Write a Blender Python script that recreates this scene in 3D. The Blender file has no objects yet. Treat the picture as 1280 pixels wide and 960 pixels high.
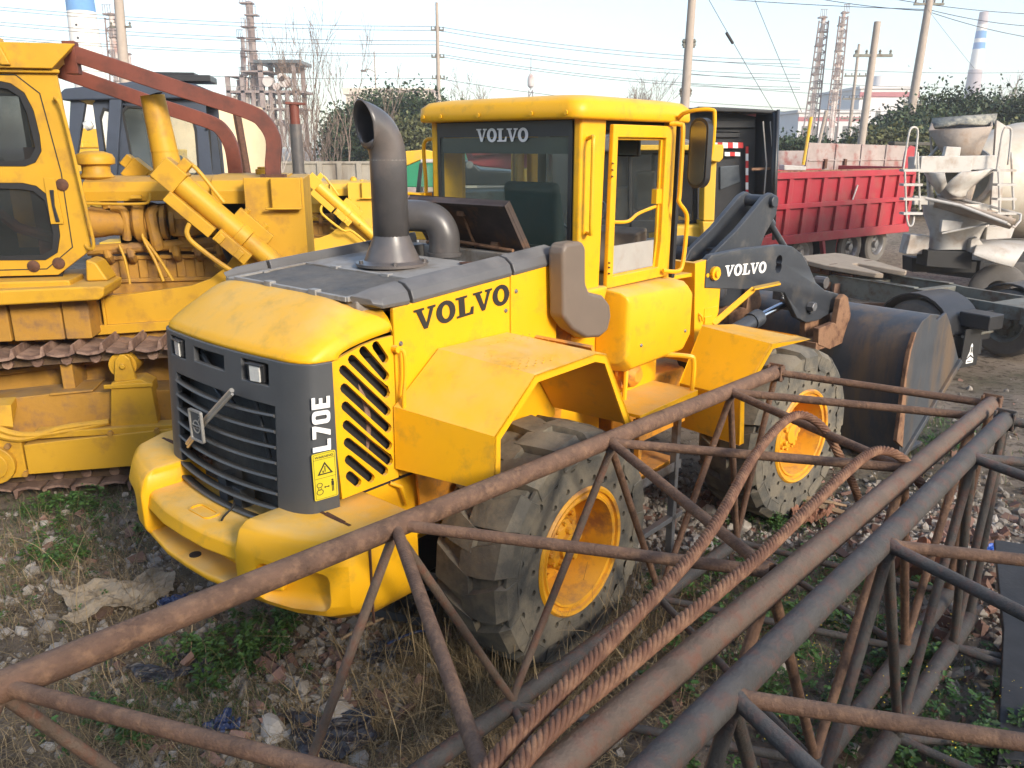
import bpy, bmesh, math, random
import numpy as np
from mathutils import Vector, Matrix, Euler
C = bpy.context; S = C.scene; COL = S.collection
random.seed(7); RNG = np.random.default_rng(7)
PI = math.pi; R = math.radians

# ---------------------------------------------------------------- camera, sky, sun, exposure
CAM_H = 3.0
cam_d = bpy.data.cameras.new('camera'); cam = bpy.data.objects.new('camera', cam_d); COL.objects.link(cam)
cam.location = (0, 0, CAM_H); cam.rotation_euler = (R(90 - 16.33), 0, 0)
cam_d.sensor_width = 36; cam_d.lens = 36*1010/1280; cam_d.clip_start = 0.05; cam_d.clip_end = 3000
S.camera = cam
S.view_settings.view_transform = 'Standard'; S.view_settings.look = 'None'
S.view_settings.gamma = 1; S.view_settings.use_curve_mapping = False
S.view_settings.exposure = 1.12
SUN_AZ, SUN_EL = 142, 24          # azimuth clockwise from +Y (camera forward)
w = bpy.data.worlds.new('World'); S.world = w; w.use_nodes = True
nt = w.node_tree; bg = nt.nodes['Background']
sky = nt.nodes.new('ShaderNodeTexSky'); sky.sky_type = 'NISHITA'; sky.sun_disc = False
sky.sun_elevation = R(SUN_EL); sky.sun_rotation = R(SUN_AZ)
sky.air_density = 1.0; sky.dust_density = 1.5; sky.ozone_density = 1.0; sky.altitude = 20
nt.links.new(sky.outputs[0], bg.inputs[0]); bg.inputs[1].default_value = 0.15
sd = bpy.data.lights.new('sun', 'SUN'); so = bpy.data.objects.new('sun', sd); COL.objects.link(so)
sd.energy = 2.15; sd.angle = R(13); sd.color = (1.0, 0.90, 0.76)
_a, _e = R(SUN_AZ), R(SUN_EL)
_dir = Vector((math.sin(_a)*math.cos(_e), math.cos(_a)*math.cos(_e), math.sin(_e)))
so.rotation_euler = _dir.to_track_quat('Z', 'Y').to_euler(); so.location = _dir*60
S.cycles.use_denoising = True
S.cycles.max_bounces = 6; S.cycles.diffuse_bounces = 3; S.cycles.glossy_bounces = 3
S.cycles.transmission_bounces = 4; S.cycles.transparent_max_bounces = 8; S.cycles.volume_bounces = 1
S.cycles.caustics_reflective = False; S.cycles.caustics_refractive = False

# ---------------------------------------------------------------- materials
def srgb(r, g, b):
    f = lambda c: (c/255/12.92) if c/255 <= .04045 else ((c/255+.055)/1.055)**2.4
    return (f(r), f(g), f(b))
def mat(name, col, rough=.5, metal=0, var=.12, scale=3., col2=None, mix=.0, mscale=2.5, dust=0., dustcol=(.42,.34,.24), bump=0., bscale=40., island=0., spec=.5, coat=0., streak=False, thr=.5, base_dust=.18):
    m = bpy.data.materials.new(name); m.use_nodes = True; t = m.node_tree; N = t.nodes; K = t.links
    p = N['Principled BSDF']; p.inputs['Roughness'].default_value = rough; p.inputs['Metallic'].default_value = metal
    p.inputs['Specular IOR Level'].default_value = spec
    if coat: p.inputs['Coat Weight'].default_value = coat; p.inputs['Coat Roughness'].default_value = .25
    tc = N.new('ShaderNodeTexCoord'); co = tc.outputs['Object']
    if streak:
        mp = N.new('ShaderNodeMapping'); mp.inputs['Scale'].default_value = (1, 1, .18); K.new(co, mp.inputs[0]); cs = mp.outputs[0]
    else: cs = co
    def noise(sc, det=5, c=co):
        n = N.new('ShaderNodeTexNoise'); n.inputs['Scale'].default_value = sc; n.inputs['Detail'].default_value = det
        n.inputs['Roughness'].default_value = .65; K.new(c, n.inputs['Vector']); return n.outputs['Fac']
    def ramp(f, a, b):
        r = N.new('ShaderNodeMapRange'); r.inputs[1].default_value = a; r.inputs[2].default_value = b; K.new(f, r.inputs[0]); return r.outputs[0]
    def mixc(f, a, b, mode='MIX'):
        x = N.new('ShaderNodeMix'); x.data_type = 'RGBA'; x.blend_type = mode; x.clamp_factor = True
        if isinstance(f, float): x.inputs['Factor'].default_value = f
        else: K.new(f, x.inputs['Factor'])
        for s, v in ((6, a), (7, b)):
            if isinstance(v, tuple): x.inputs[s].default_value = (*v, 1)
            else: K.new(v, x.inputs[s])
        return x.outputs[2]
    n1 = noise(scale)
    c = mixc(ramp(n1, .3, .7), tuple(x*(1-var) for x in col), tuple(min(x*(1+var), .95) for x in col))
    if island:
        g = N.new('ShaderNodeNewGeometry'); ri = g.outputs['Random Per Island']
        mr = N.new('ShaderNodeMapRange'); mr.inputs[3].default_value = 1-island; mr.inputs[4].default_value = 1+island; K.new(ri, mr.inputs[0])
        c = mixc(1.0, c, mr.outputs[0], 'MULTIPLY')
    if col2 is not None:
        n2 = noise(mscale, 8, cs); c = mixc(ramp(n2, thr-.06-.2*mix+.1, thr+.1-.2*mix+.1), c, col2)
    if dust:
        g = N.new('ShaderNodeNewGeometry'); sx = N.new('ShaderNodeSeparateXYZ'); K.new(g.outputs['Normal'], sx.inputs[0])
        up = ramp(sx.outputs[2], .62, 1.0); n3 = ramp(noise(4.5, 7), .25, .75)
        mm = N.new('ShaderNodeMath'); mm.operation = 'MULTIPLY'; K.new(up, mm.inputs[0]); K.new(n3, mm.inputs[1])
        m2 = N.new('ShaderNodeMath'); m2.operation = 'MULTIPLY_ADD'; K.new(mm.outputs[0], m2.inputs[0]); m2.inputs[1].default_value = dust
        m3 = N.new('ShaderNodeMath'); m3.operation = 'MULTIPLY'; K.new(n3, m3.inputs[0]); m3.inputs[1].default_value = dust*base_dust; K.new(m3.outputs[0], m2.inputs[2])
        c = mixc(m2.outputs[0], c, dustcol)
        rr = N.new('ShaderNodeMapRange'); rr.inputs[3].default_value = rough; rr.inputs[4].default_value = .85; K.new(m2.outputs[0], rr.inputs[0]); K.new(rr.outputs[0], p.inputs['Roughness'])
    K.new(c, p.inputs['Base Color'])
    if bump:
        b = N.new('ShaderNodeBump'); b.inputs['Strength'].default_value = bump; b.inputs['Distance'].default_value = .02
        K.new(noise(bscale, 6), b.inputs['Height']); K.new(b.outputs[0], p.inputs['Normal'])
    return m
def glass(name, tint, refl=.12, alpha=.25):
    m = bpy.data.materials.new(name); m.use_nodes = True; t = m.node_tree; N = t.nodes; K = t.links
    p = N['Principled BSDF']; o = N['Material Output']
    p.inputs['Base Color'].default_value = (*tint, 1); p.inputs['Roughness'].default_value = .06; p.inputs['Specular IOR Level'].default_value = .5
    tr = N.new('ShaderNodeBsdfTransparent'); tr.inputs[0].default_value = (*[min(1, .80+x*.6) for x in tint], 1)
    n = N.new('ShaderNodeTexNoise'); n.inputs['Scale'].default_value = 2.2; n.inputs['Detail'].default_value = 6
    tc = N.new('ShaderNodeTexCoord'); K.new(tc.outputs['Object'], n.inputs[0])
    mr = N.new('ShaderNodeMapRange'); mr.inputs[1].default_value = .3; mr.inputs[2].default_value = .8; mr.inputs[3].default_value = alpha*.6; mr.inputs[4].default_value = min(1, alpha*1.7); K.new(n.outputs['Fac'], mr.inputs[0])
    mx = N.new('ShaderNodeMixShader'); K.new(mr.outputs[0], mx.inputs[0]); K.new(tr.outputs[0], mx.inputs[1]); K.new(p.outputs[0], mx.inputs[2])
    gl = N.new('ShaderNodeBsdfGlossy'); gl.inputs['Roughness'].default_value = .03; fr = N.new('ShaderNodeFresnel'); fr.inputs[0].default_value = 1.45
    mx2 = N.new('ShaderNodeMixShader'); ge = N.new('ShaderNodeNewGeometry'); inv = N.new('ShaderNodeMath'); inv.operation = 'SUBTRACT'; inv.inputs[0].default_value = 1; K.new(ge.outputs['Backfacing'], inv.inputs[1]); mu = N.new('ShaderNodeMath'); mu.operation = 'MULTIPLY'; K.new(inv.outputs[0], mu.inputs[0]); K.new(fr.outputs[0], mu.inputs[1]); K.new(mu.outputs[0], mx2.inputs[0]); K.new(mx.outputs[0], mx2.inputs[1]); K.new(gl.outputs[0], mx2.inputs[2])
    K.new(mx2.outputs[0], o.inputs[0]); return m
RUST = (.085, .035, .018)
M = dict(
 yellow=mat('loader_yellow_paint', (.80,.405,.004), .42, var=.05, scale=1.5, col2=(.60,.32,.02), mix=.05, mscale=7, dust=.80, dustcol=(.60,.45,.22), bump=.03, bscale=60, base_dust=.05, spec=.35),
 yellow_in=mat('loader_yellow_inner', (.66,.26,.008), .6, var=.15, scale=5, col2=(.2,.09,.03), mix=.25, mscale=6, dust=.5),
 dozer=mat('dozer_yellow_paint', (.52,.285,.018), .5, var=.07, scale=2, col2=(.36,.19,.03), mix=.15, mscale=3.5, dust=.5, dustcol=(.46,.33,.15), bump=.05, bscale=50, base_dust=.08, spec=.3),
 dozer_dirty=mat('dozer_dirty_paint', (.40,.20,.02), .7, var=.15, scale=5, col2=(.22,.115,.04), mix=.35, mscale=5, dust=.6, dustcol=(.30,.22,.13), bump=.15, bscale=30),
 dozer_back=mat('second_dozer_yellow', (.64,.38,.02), .5, var=.06, col2=(.5,.3,.06), mix=.1, mscale=3, dust=.3, dustcol=(.6,.45,.2)),
 grey=mat('charcoal_plastic', (.058,.062,.068), .45, var=.1, scale=4, dust=.28, dustcol=(.3,.27,.22), bump=.04, bscale=80),
 trim=mat('dusty_grey_trim', (.10,.098,.10), .42, var=.12, scale=3, dust=.45, dustcol=(.34,.32,.29), bump=.03),
 tanktop=mat('dusty_hood_top', (.26,.25,.235), .6, var=.15, scale=3, col2=(.16,.13,.10), mix=.3, mscale=5, dust=.35, dustcol=(.38,.36,.33), bump=.08),
 pipe=mat('dark_grey_pipe_paint', (.085,.08,.08), .34, var=.15, scale=6, col2=(.13,.11,.10), mix=.2, bump=.03),
 taupe=mat('taupe_plastic', (.15,.115,.09), .5, var=.08, dust=.3, bump=.03),
 lid=mat('sooty_brown_lid', (.060,.042,.035), .6, var=.35, scale=4, col2=(.17,.08,.035), mix=.2, mscale=5, bump=.1),
 black=mat('flat_black', (.012,.012,.013), .7, var=.2),
 blackpaint=mat('satin_black_paint', (.02,.021,.024), .35, var=.25, scale=3, dust=.3, dustcol=(.16,.14,.12)),
 mesh=mat('dark_wire_mesh', (.055,.06,.065), .65, var=.35, scale=30, dust=.3, bump=.5, bscale=180),
 boom=mat('boom_charcoal_paint', (.036,.042,.052), .36, var=.12, scale=2.5, col2=(.09,.085,.08), mix=.12, mscale=4, dust=.35, dustcol=(.2,.19,.18), bump=.04),
 bucket=mat('bucket_scraped_steel', (.07,.078,.09), .4, metal=.25, var=.2, scale=2.5, col2=(.17,.12,.08), mix=.42, mscale=3.0, dust=.25, dustcol=(.2,.18,.16), bump=.1, bscale=20, streak=True),
 tan=mat('rusty_tan_bracket', (.26,.14,.075), .75, var=.3, scale=7, col2=(.10,.045,.025), mix=.4, mscale=7, bump=.2),
 tyre=mat('dusty_tyre_rubber', (.085,.080,.068), .85, var=.25, scale=4, col2=(.17,.145,.105), mix=.6, mscale=4.5, dust=.55, dustcol=(.25,.215,.165), bump=.35, bscale=22),
 tyre2=mat('dusty_tyre_grey', (.13,.12,.11), .9, var=.2, scale=4, dust=.3, dustcol=(.28,.24,.2), bump=.2),
 rim=mat('orange_yellow_rim', (.74,.34,.008), .5, var=.08, col2=(.36,.15,.04), mix=.2, mscale=5, dust=.3, bump=.05),
 chrome=mat('chrome_rod', (.62,.64,.68), .15, 1, var=.03),
 steel=mat('worn_steel', (.25,.25,.26), .45, .7, var=.2, col2=(.12,.08,.05), mix=.3, bump=.1),
 white=mat('white_lettering', (.80,.80,.78), .6, var=.03),
 decalblack=mat('black_lettering', (.02,.018,.016), .55, var=.1),
 decalyellow=mat('yellow_sticker', (.62,.50,.02), .5, var=.05),
 lampglass=mat('lamp_lens', (.55,.55,.52), .12, var=.1, bump=.3, bscale=120),
 seat=mat('dark_seat_fabric', (.018,.03,.03), .8, var=.2),
 board=mat('grubby_white_board', (.36,.34,.31), .7, var=.1, col2=(.30,.25,.2), mix=.2),
 rubber=mat('black_hose_rubber', (.016,.016,.017), .5, var=.2, dust=.3, dustcol=(.12,.1,.08)),
 trussA=mat('rusty_pipe', (.125,.066,.040), .72, .0, var=.35, scale=9, col2=(.21,.115,.065), mix=.28, mscale=24, dust=.3, dustcol=(.21,.155,.11), bump=.5, bscale=70),
 trussB=mat('rusty_grey_pipe', (.135,.092,.064), .72, .0, var=.3, scale=9, col2=(.15,.065,.038), mix=.32, mscale=18, dust=.3, dustcol=(.24,.20,.17), bump=.5, bscale=70),
 trussC=mat('dark_grey_pipe', (.064,.057,.050), .65, .0, var=.3, scale=9, col2=(.11,.055,.04), mix=.25, mscale=16, dust=.25, dustcol=(.17,.15,.14), bump=.45, bscale=70),
 rope=mat('rusted_wire_rope', (.14,.062,.033), .75, var=.25, scale=12, col2=(.25,.13,.07), mix=.35, mscale=14, bump=.3, bscale=80),
 trackshoe=mat('rusty_track_shoe', (.17,.10,.075), .75, .1, var=.3, scale=6, col2=(.34,.22,.16), mix=.4, mscale=6, dust=.4, dustcol=(.3,.22,.17), bump=.35, bscale=25),
 track=mat('dirty_track_chain', (.14,.085,.045), .85, var=.3, scale=6, col2=(.07,.045,.03), mix=.5, bump=.3),
 ropsrust=mat('red_oxide_beam', (.15,.036,.020), .6, var=.18, scale=4, col2=(.085,.024,.015), mix=.3, mscale=3, bump=.08),
 rustbolt=mat('rusty_bolt', RUST, .8, var=.4, scale=20, bump=.2),
 blue=mat('slate_blue_cab', (.035,.046,.070), .45, var=.15, scale=3, dust=.3, dustcol=(.16,.17,.2)),
 cream=mat('sunlit_cream_panel', (.62,.48,.30), .6, var=.06),
 red=mat('dump_red_paint', (.33,.018,.032), .5, var=.15, scale=1.5, col2=(.30,.05,.05), mix=.3, mscale=2, dust=.3, dustcol=(.4,.2,.17), bump=.08, bscale=12),
 redold=mat('faded_dump_panel', (.30,.25,.235), .8, var=.2, scale=2, col2=(.24,.09,.08), mix=.2, mscale=2.2, bump=.1, bscale=15),
 mixer=mat('dusty_white_paint', (.47,.45,.42), .55, var=.06, scale=2, col2=(.34,.28,.23), mix=.2, mscale=2.4, dust=.35, dustcol=(.38,.31,.25), bump=.08),
 hopper=mat('cement_crusted_steel', (.33,.28,.24), .85, var=.2, scale=4, col2=(.28,.21,.16), mix=.25, mscale=4, bump=.4, bscale=20),
 cement=mat('lumpy_grey_cement', (.28,.27,.23), .95, var=.3, scale=10, col2=(.1,.11,.12), mix=.4, mscale=8, bump=.8, bscale=25),
 drum=mat('dusty_cream_drum', (.50,.46,.39), .6, var=.08, scale=1.5, col2=(.45,.38,.3), mix=.3, dust=.2),
 chassis=mat('grey_green_chassis', (.14,.145,.125), .6, var=.2, scale=3, col2=(.09,.06,.04), mix=.3, mscale=5, dust=.4, dustcol=(.26,.24,.2)),
 spring=mat('rusty_leaf_spring', (.16,.09,.06), .8, var=.2, scale=6, bump=.2),
 fifth=mat('dusty_brown_plate', (.27,.22,.17), .8, var=.15, scale=5, bump=.15, dust=.3),
 concrete=mat('stained_concrete', (.30,.27,.22), .9, var=.15, scale=.8, col2=(.17,.14,.11), mix=.4, mscale=.9, bump=.2, bscale=8, streak=True),
 polec=mat('concrete_pole', (.34,.29,.25), .85, var=.1, scale=3),
 ind=mat('rusty_grey_steelwork', (.22,.17,.16), .8, var=.25, scale=.6, col2=(.28,.24,.23), mix=.4, mscale=.8),
 indc=mat('pale_column_cladding', (.50,.46,.44), .7, var=.15, scale=.5, col2=(.33,.2,.17), mix=.3, mscale=.6),
 bldg=mat('cream_building_wall', (.58,.52,.45), .85, var=.06, scale=.2),
 bldg2=mat('white_building_wall', (.56,.55,.55), .85, var=.06, scale=.2),
 redband=mat('dull_red_band', (.34,.12,.13), .8),
 window=mat('dark_window_pane', (.08,.09,.10), .25, var=.3),
 chimw=mat('white_chimney_paint', (.72,.70,.66), .8, var=.05, scale=.1),
 chimb=mat('blue_chimney_band', (.10,.26,.52), .8, var=.05),
 chimg=mat('grey_chimney_top', (.36,.32,.34), .8),
 wire=mat('dark_cable', (.05,.05,.055), .6),
 bark=mat('grey_brown_bark', (.19,.14,.115), .9, var=.25, scale=3, island=.3),
 leafd=mat('dark_green_leaf', (.036,.056,.026), .6, var=.2, scale=.5, island=.65, spec=.3),
 leafo=mat('olive_green_leaf', (.075,.080,.032), .6, var=.25, scale=.5, island=.6, spec=.3),
 weed=mat('bright_weed_leaf', (.055,.115,.026), .5, var=.25, scale=2, island=.55, spec=.4),
 drygrass=mat('dry_straw', (.27,.20,.11), .85, var=.25, scale=2, island=.55, spec=.2),
 stem=mat('plant_stem', (.10,.14,.04), .7, island=.3),
 petal=mat('small_yellow_flower', (.75,.55,.03), .6, island=.2),
 stone=mat('grey_rubble', (.28,.25,.215), .9, var=.2, scale=5, island=.55, dust=.3, dustcol=(.26,.21,.16), bump=.3, bscale=30),
 brick=mat('broken_brick', (.22,.125,.095), .9, var=.2, scale=6, island=.45, dust=.35, dustcol=(.26,.19,.14), bump=.3, bscale=40),
 whitestone=mat('pale_stone', (.36,.33,.29), .85, var=.12, scale=5, island=.3, dust=.2, bump=.3, bscale=30),
 bag=mat('muddy_beige_sheet', (.36,.29,.20), .6, var=.25, scale=4, col2=(.17,.13,.08), mix=.35, mscale=4, bump=.2),
 bluescrap=mat('crumpled_blue_plastic', (.03,.05,.13), .4, var=.3, scale=8),
 bluebright=mat('bright_blue_plastic', (.03,.12,.5), .4, var=.3, scale=8),
 blackscrap=mat('black_plastic_sheet', (.028,.028,.035), .4, var=.4, scale=8),
 brownboard=mat('warped_brown_sheet', (.24,.11,.065), .85, var=.25, scale=5, bump=.2),
 wood=mat('splintered_wood', (.36,.25,.15), .85, var=.25, scale=12, bump=.3),
 belt=mat('weathered_black_plank', (.030,.031,.034), .7, var=.25, scale=6, dust=.3, dustcol=(.1,.1,.1), bump=.2),
 silver=mat('badge_silver', (.5,.49,.46), .35, .6, var=.1),
 green=mat('truck_green', (.02,.20,.10), .5),
 redtape=mat('red_reflective_tape', (.55,.02,.02), .5, var=.05),
 glass=glass('cab_glass', (.16,.24,.22), alpha=.07),
 glassd=glass('dark_cab_glass', (.05,.055,.055), alpha=.32),
 glassc=glass('clear_side_glass', (.30,.34,.33), alpha=.10),
 mirrorg=mat('mirror_glass', (.22,.23,.22), .22, .8, var=.15),
)

# ---------------------------------------------------------------- mesh builder
class MB:
    def __init__(s, T=None): s.v = []; s.f = []; s.T = T or Matrix()
    def add(s, vs, fs, T=None):
        n = len(s.v); TT = s.T @ T if T is not None else s.T
        s.v += [tuple(TT @ Vector(p)) for p in vs]; s.f += [tuple(i+n for i in f) for f in fs]; return s
    def box(s, x0, x1, y0, y1, z0, z1, T=None):
        return s.hexa([(x0,y0,z0),(x1,y0,z0),(x1,y1,z0),(x0,y1,z0),(x0,y0,z1),(x1,y0,z1),(x1,y1,z1),(x0,y1,z1)], T)
    def hexa(s, p, T=None): return s.add(p, [(3,2,1,0),(4,5,6,7),(0,1,5,4),(1,2,6,5),(2,3,7,6),(3,0,4,7)], T)
    def prism(s, pts, lo, hi, plane='xz', T=None):
        n = len(pts)
        def m(p, h):
            a, b = p
            return {'xz': (a,h,b), 'xy': (a,b,h), 'yz': (h,a,b)}[plane]
        vs = [m(p, lo) for p in pts]+[m(p, hi) for p in pts]
        ar = sum(pts[i][0]*pts[(i+1) % n][1]-pts[(i+1) % n][0]*pts[i][1] for i in range(n))
        flip = (ar > 0) ^ (plane == 'xz')
        fs = [tuple(range(n))[::-1], tuple(range(n, 2*n))]+[(i, (i+1) % n, (i+1) % n+n, i+n) for i in range(n)]
        if not flip: fs = [f[::-1] for f in fs]
        return s.add(vs, fs, T)
    def loft(s, rings, caps=True, closed=True, T=None):
        n = len(rings[0]); vs = [p for r in rings for p in r]; fs = []
        for k in range(len(rings)-1):
            for i in range(n if closed else n-1):
                j = (i+1) % n; fs.append((k*n+i, k*n+j, (k+1)*n+j, (k+1)*n+i))
        if caps and closed: fs.append(tuple(range(n))[::-1]); fs.append(tuple((len(rings)-1)*n+i for i in range(n)))
        return s.add(vs, fs, T)
    def tube(s, pts, r, n=8, caps=True, smooth=0, T=None):
        P = [Vector(p) for p in pts]
        if smooth: P = catmull(P, smooth)
        rr = r if isinstance(r, (list, tuple)) else None
        rings = []; up = None
        for i, p in enumerate(P):
            d = ((P[min(i+1, len(P)-1)]-P[max(i-1, 0)])).normalized()
            if up is None:
                up = Vector((0,0,1)) if abs(d.z) < .9 else Vector((1,0,0))
            a = d.cross(up)
            if a.length < 1e-4: a = d.orthogonal()
            a.normalize(); b = a.cross(d).normalized(); up = b
            if rr is None: q = r
            else:
                t = i/(len(P)-1)*(len(rr)-1); k = min(int(t), len(rr)-2); q = rr[k]+(rr[k+1]-rr[k])*(t-k)
            rings.append([tuple(p+a*math.cos(2*PI*j/n)*q+b*math.sin(2*PI*j/n)*q) for j in range(n)])
        return s.loft(rings, caps, T=T)
    def cyl(s, p0, p1, r0, r1=None, n=16, T=None):
        r1 = r0 if r1 is None else r1
        return s.tube([p0, p1], [r0, r1], n, T=T)
    def revolve(s, prof, c=(0,0,0), axis='z', n=24, T=None, caps=False):
        rings = []
        for r, h in prof:
            ring = []
            for j in range(n):
                a = 2*PI*j/n; u, v = r*math.cos(a), r*math.sin(a)
                q = {'z': (u,v,h), 'y': (v,h,u), 'x': (h,u,v)}[axis]
                ring.append((q[0]+c[0], q[1]+c[1], q[2]+c[2]))
            rings.append(ring)
        return s.loft(rings, caps, T=T)
    def plate(s, outer, holes, th, T=None, bevel=0.):
        """flat plate with real holes in its local xy plane, thickness th along +z"""
        cu = bpy.data.curves.new('t', 'CURVE'); cu.dimensions = '2D'; cu.fill_mode = 'BOTH'; cu.extrude = th/2
        for o in [outer]+holes:
            sp = cu.splines.new('POLY'); sp.points.add(len(o)-1)
            for q, p in zip(sp.points, o): q.co = (p[0], p[1], 0, 1)
            sp.use_cyclic_u = True
        ob = bpy.data.objects.new('t', cu); COL.objects.link(ob)
        dg = C.evaluated_depsgraph_get(); me = bpy.data.meshes.new_from_object(ob.evaluated_get(dg))
        vs = [(v.co.x, v.co.y, v.co.z+th/2) for v in me.vertices]; fs = [tuple(p.vertices) for p in me.polygons]
        bpy.data.objects.remove(ob); bpy.data.curves.remove(cu); bpy.data.meshes.remove(me)
        return s.add(vs, fs, T)
    def build(s, name, m, parent=None, bevel=0., seg=2, smooth=True, ang=35, kind=None, sub=0, solid=0.):
        me = bpy.data.meshes.new(name); me.from_pydata(s.v, [], s.f)
        me.materials.append(M[m] if isinstance(m, str) else m)
        o = bpy.data.objects.new(name, me); COL.objects.link(o)
        if parent is not None: o.parent = parent
        bm = bmesh.new(); bm.from_mesh(me); bmesh.ops.remove_doubles(bm, verts=bm.verts, dist=1e-5)
        bmesh.ops.recalc_face_normals(bm, faces=bm.faces); bm.to_mesh(me); bm.free()
        if smooth: me.shade_smooth(); me.set_sharp_from_angle(angle=R(ang))
        if solid:
            q = o.modifiers.new('s', 'SOLIDIFY'); q.thickness = solid; q.offset = 0
        if bevel:
            q = o.modifiers.new('b', 'BEVEL'); q.width = bevel; q.segments = seg; q.limit_method = 'ANGLE'; q.angle_limit = R(30); q.harden_normals = True
        if kind: o['kind'] = kind
        return o
def catmull(P, k):
    out = []; n = len(P)
    for i in range(n-1):
        p0, p1, p2, p3 = P[max(i-1, 0)], P[i], P[i+1], P[min(i+2, n-1)]
        for j in range(k):
            t = j/k; out.append(.5*((2*p1)+(p2-p0)*t+(2*p0-5*p1+4*p2-p3)*t*t+(3*p1-p0-3*p2+p3)*t**3))
    out.append(P[-1]); return out
def thing(name, label, cat, loc=(0,0,0), rz=0., group=None):
    o = bpy.data.objects.new(name, None); COL.objects.link(o); o.empty_display_size = .2
    o.location = loc; o.rotation_euler = (0, 0, rz); return tag(o, label, cat, group)
def tag(o, label, cat, group=None):
    o['label'] = label; o['category'] = cat
    if group: o['group'] = group
    return o
def struct(o, kind='structure'): o['kind'] = kind; return o
def heading(deg): return R(90-deg)      # heading measured clockwise from camera forward -> z rotation of local +X
def TR(x=0, y=0, z=0, rx=0, ry=0, rz=0): return Matrix.Translation((x,y,z)) @ Euler((R(rx),R(ry),R(rz))).to_matrix().to_4x4()
def basis(o, ex, ey):
    ex = Vector(ex).normalized(); ey = Vector(ey); ez = ex.cross(ey).normalized(); ey = ez.cross(ex)
    m = Matrix((ex, ey, ez)).transposed().to_4x4(); m.translation = Vector(o); return m
def rrect(x0, x1, y0, y1, r, n=4):
    out = []
    for cx, cy, a in ((x1-r,y1-r,0),(x0+r,y1-r,90),(x0+r,y0+r,180),(x1-r,y0+r,270)):
        for i in range(n+1):
            t = R(a+90*i/n); out.append((cx+r*math.cos(t), cy+r*math.sin(t)))
    return out
def slot(p, q, r, n=4):
    d = math.atan2(q[1]-p[1], q[0]-p[0]); out = []
    for c, a0 in ((q, d-PI/2), (p, d+PI/2)):
        for i in range(n+1):
            t = a0+PI*i/n; out.append((c[0]+r*math.cos(t), c[1]+r*math.sin(t)))
    return out
def circ(x, y, r, n=12): return [(x+r*math.cos(2*PI*i/n), y+r*math.sin(2*PI*i/n)) for i in range(n)]
# lettering drawn as outlines: a unit-high slab alphabet
def glyph(ch):
    if ch == 'V': return [[(-.04,1),(-.04,.9),(.07,.88),(.36,0),(.52,0),(.84,.88),(.94,.9),(.94,1),(.58,1),(.58,.9),(.68,.88),(.50,.30),(.47,.30),(.31,.88),(.42,.9),(.42,1)]], .93
    if ch == 'O': return [[(.47+.45*math.cos(t)*1, .5+.54*math.sin(t)) for t in [2*PI*i/22 for i in range(22)]], [(.47+.19*math.cos(t), .5+.34*math.sin(t)) for t in [2*PI*i/18 for i in range(18)]]], .96
    if ch == 'L': return [[(0,0),(.82,0),(.86,.38),(.74,.38),(.66,.13),(.42,.12),(.42,.88),(.56,.9),(.56,1),(0,1),(0,.9),(.14,.88),(.14,.12),(0,.1)]], .90
    if ch == 'l': return [[(0,0),(.5,0),(.5,.19),(.21,.19),(.21,1),(0,1)]], .57
    if ch == '7': return [[(0,1),(.55,1),(.55,.82),(.32,0),(.08,0),(.33,.80),(0,.80)]], .63
    if ch == '0': return [rrect(0,.56,0,1,.2), rrect(.19,.37,.18,.82,.08)], .65
    if ch == 'E': return [[(0,0),(.5,0),(.5,.19),(.21,.19),(.21,.41),(.45,.41),(.45,.6),(.21,.6),(.21,.81),(.5,.81),(.5,1),(0,1)]], .55
def letters(name, text, T, h, wscale, m, parent, shear=0., th=.003, rough=None):
    mb = MB(); x = 0
    for ch in text:
        g, adv = glyph(ch)
        o = [[((x+px)*h*wscale+shear*py*h, py*h) for px, py in loop] for loop in g]
        mb.plate(o[0], o[1:], th, T); x += adv
    return mb.build(name, m, parent, smooth=False)
def text_mesh(name, body, size, T, m, parent, bold=.0, th=.001):
    cu = bpy.data.curves.new('t', 'FONT'); cu.body = body; cu.size = size; cu.extrude = th; cu.offset = bold
    ob = bpy.data.objects.new('t', cu); COL.objects.link(ob); dg = C.evaluated_depsgraph_get()
    me = bpy.data.meshes.new_from_object(ob.evaluated_get(dg)); mb = MB()
    mb.add([tuple(v.co) for v in me.vertices], [tuple(p.vertices) for p in me.polygons], T)
    bpy.data.objects.remove(ob); bpy.data.curves.remove(cu); bpy.data.meshes.remove(me)
    return mb.build(name, m, parent, smooth=False)
def carve(o, cutters):
    """cut real recesses: apply a boolean difference, then drop the cutters"""
    for c in cutters:
        q = o.modifiers.new('c', 'BOOLEAN'); q.operation = 'DIFFERENCE'; q.object = c; q.solver = 'EXACT'
    dg = C.evaluated_depsgraph_get(); me = bpy.data.meshes.new_from_object(o.evaluated_get(dg)); old = o.data
    o.modifiers.clear(); o.data = me; bpy.data.meshes.remove(old)
    me.shade_smooth(); me.set_sharp_from_angle(angle=R(35))
    for c in cutters: bpy.data.objects.remove(c)
def copy_tree(o, parent=None):
    c = o.copy(); COL.objects.link(c); c.parent = parent
    for ch in list(o.children): copy_tree(ch, c)
    return c
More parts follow.
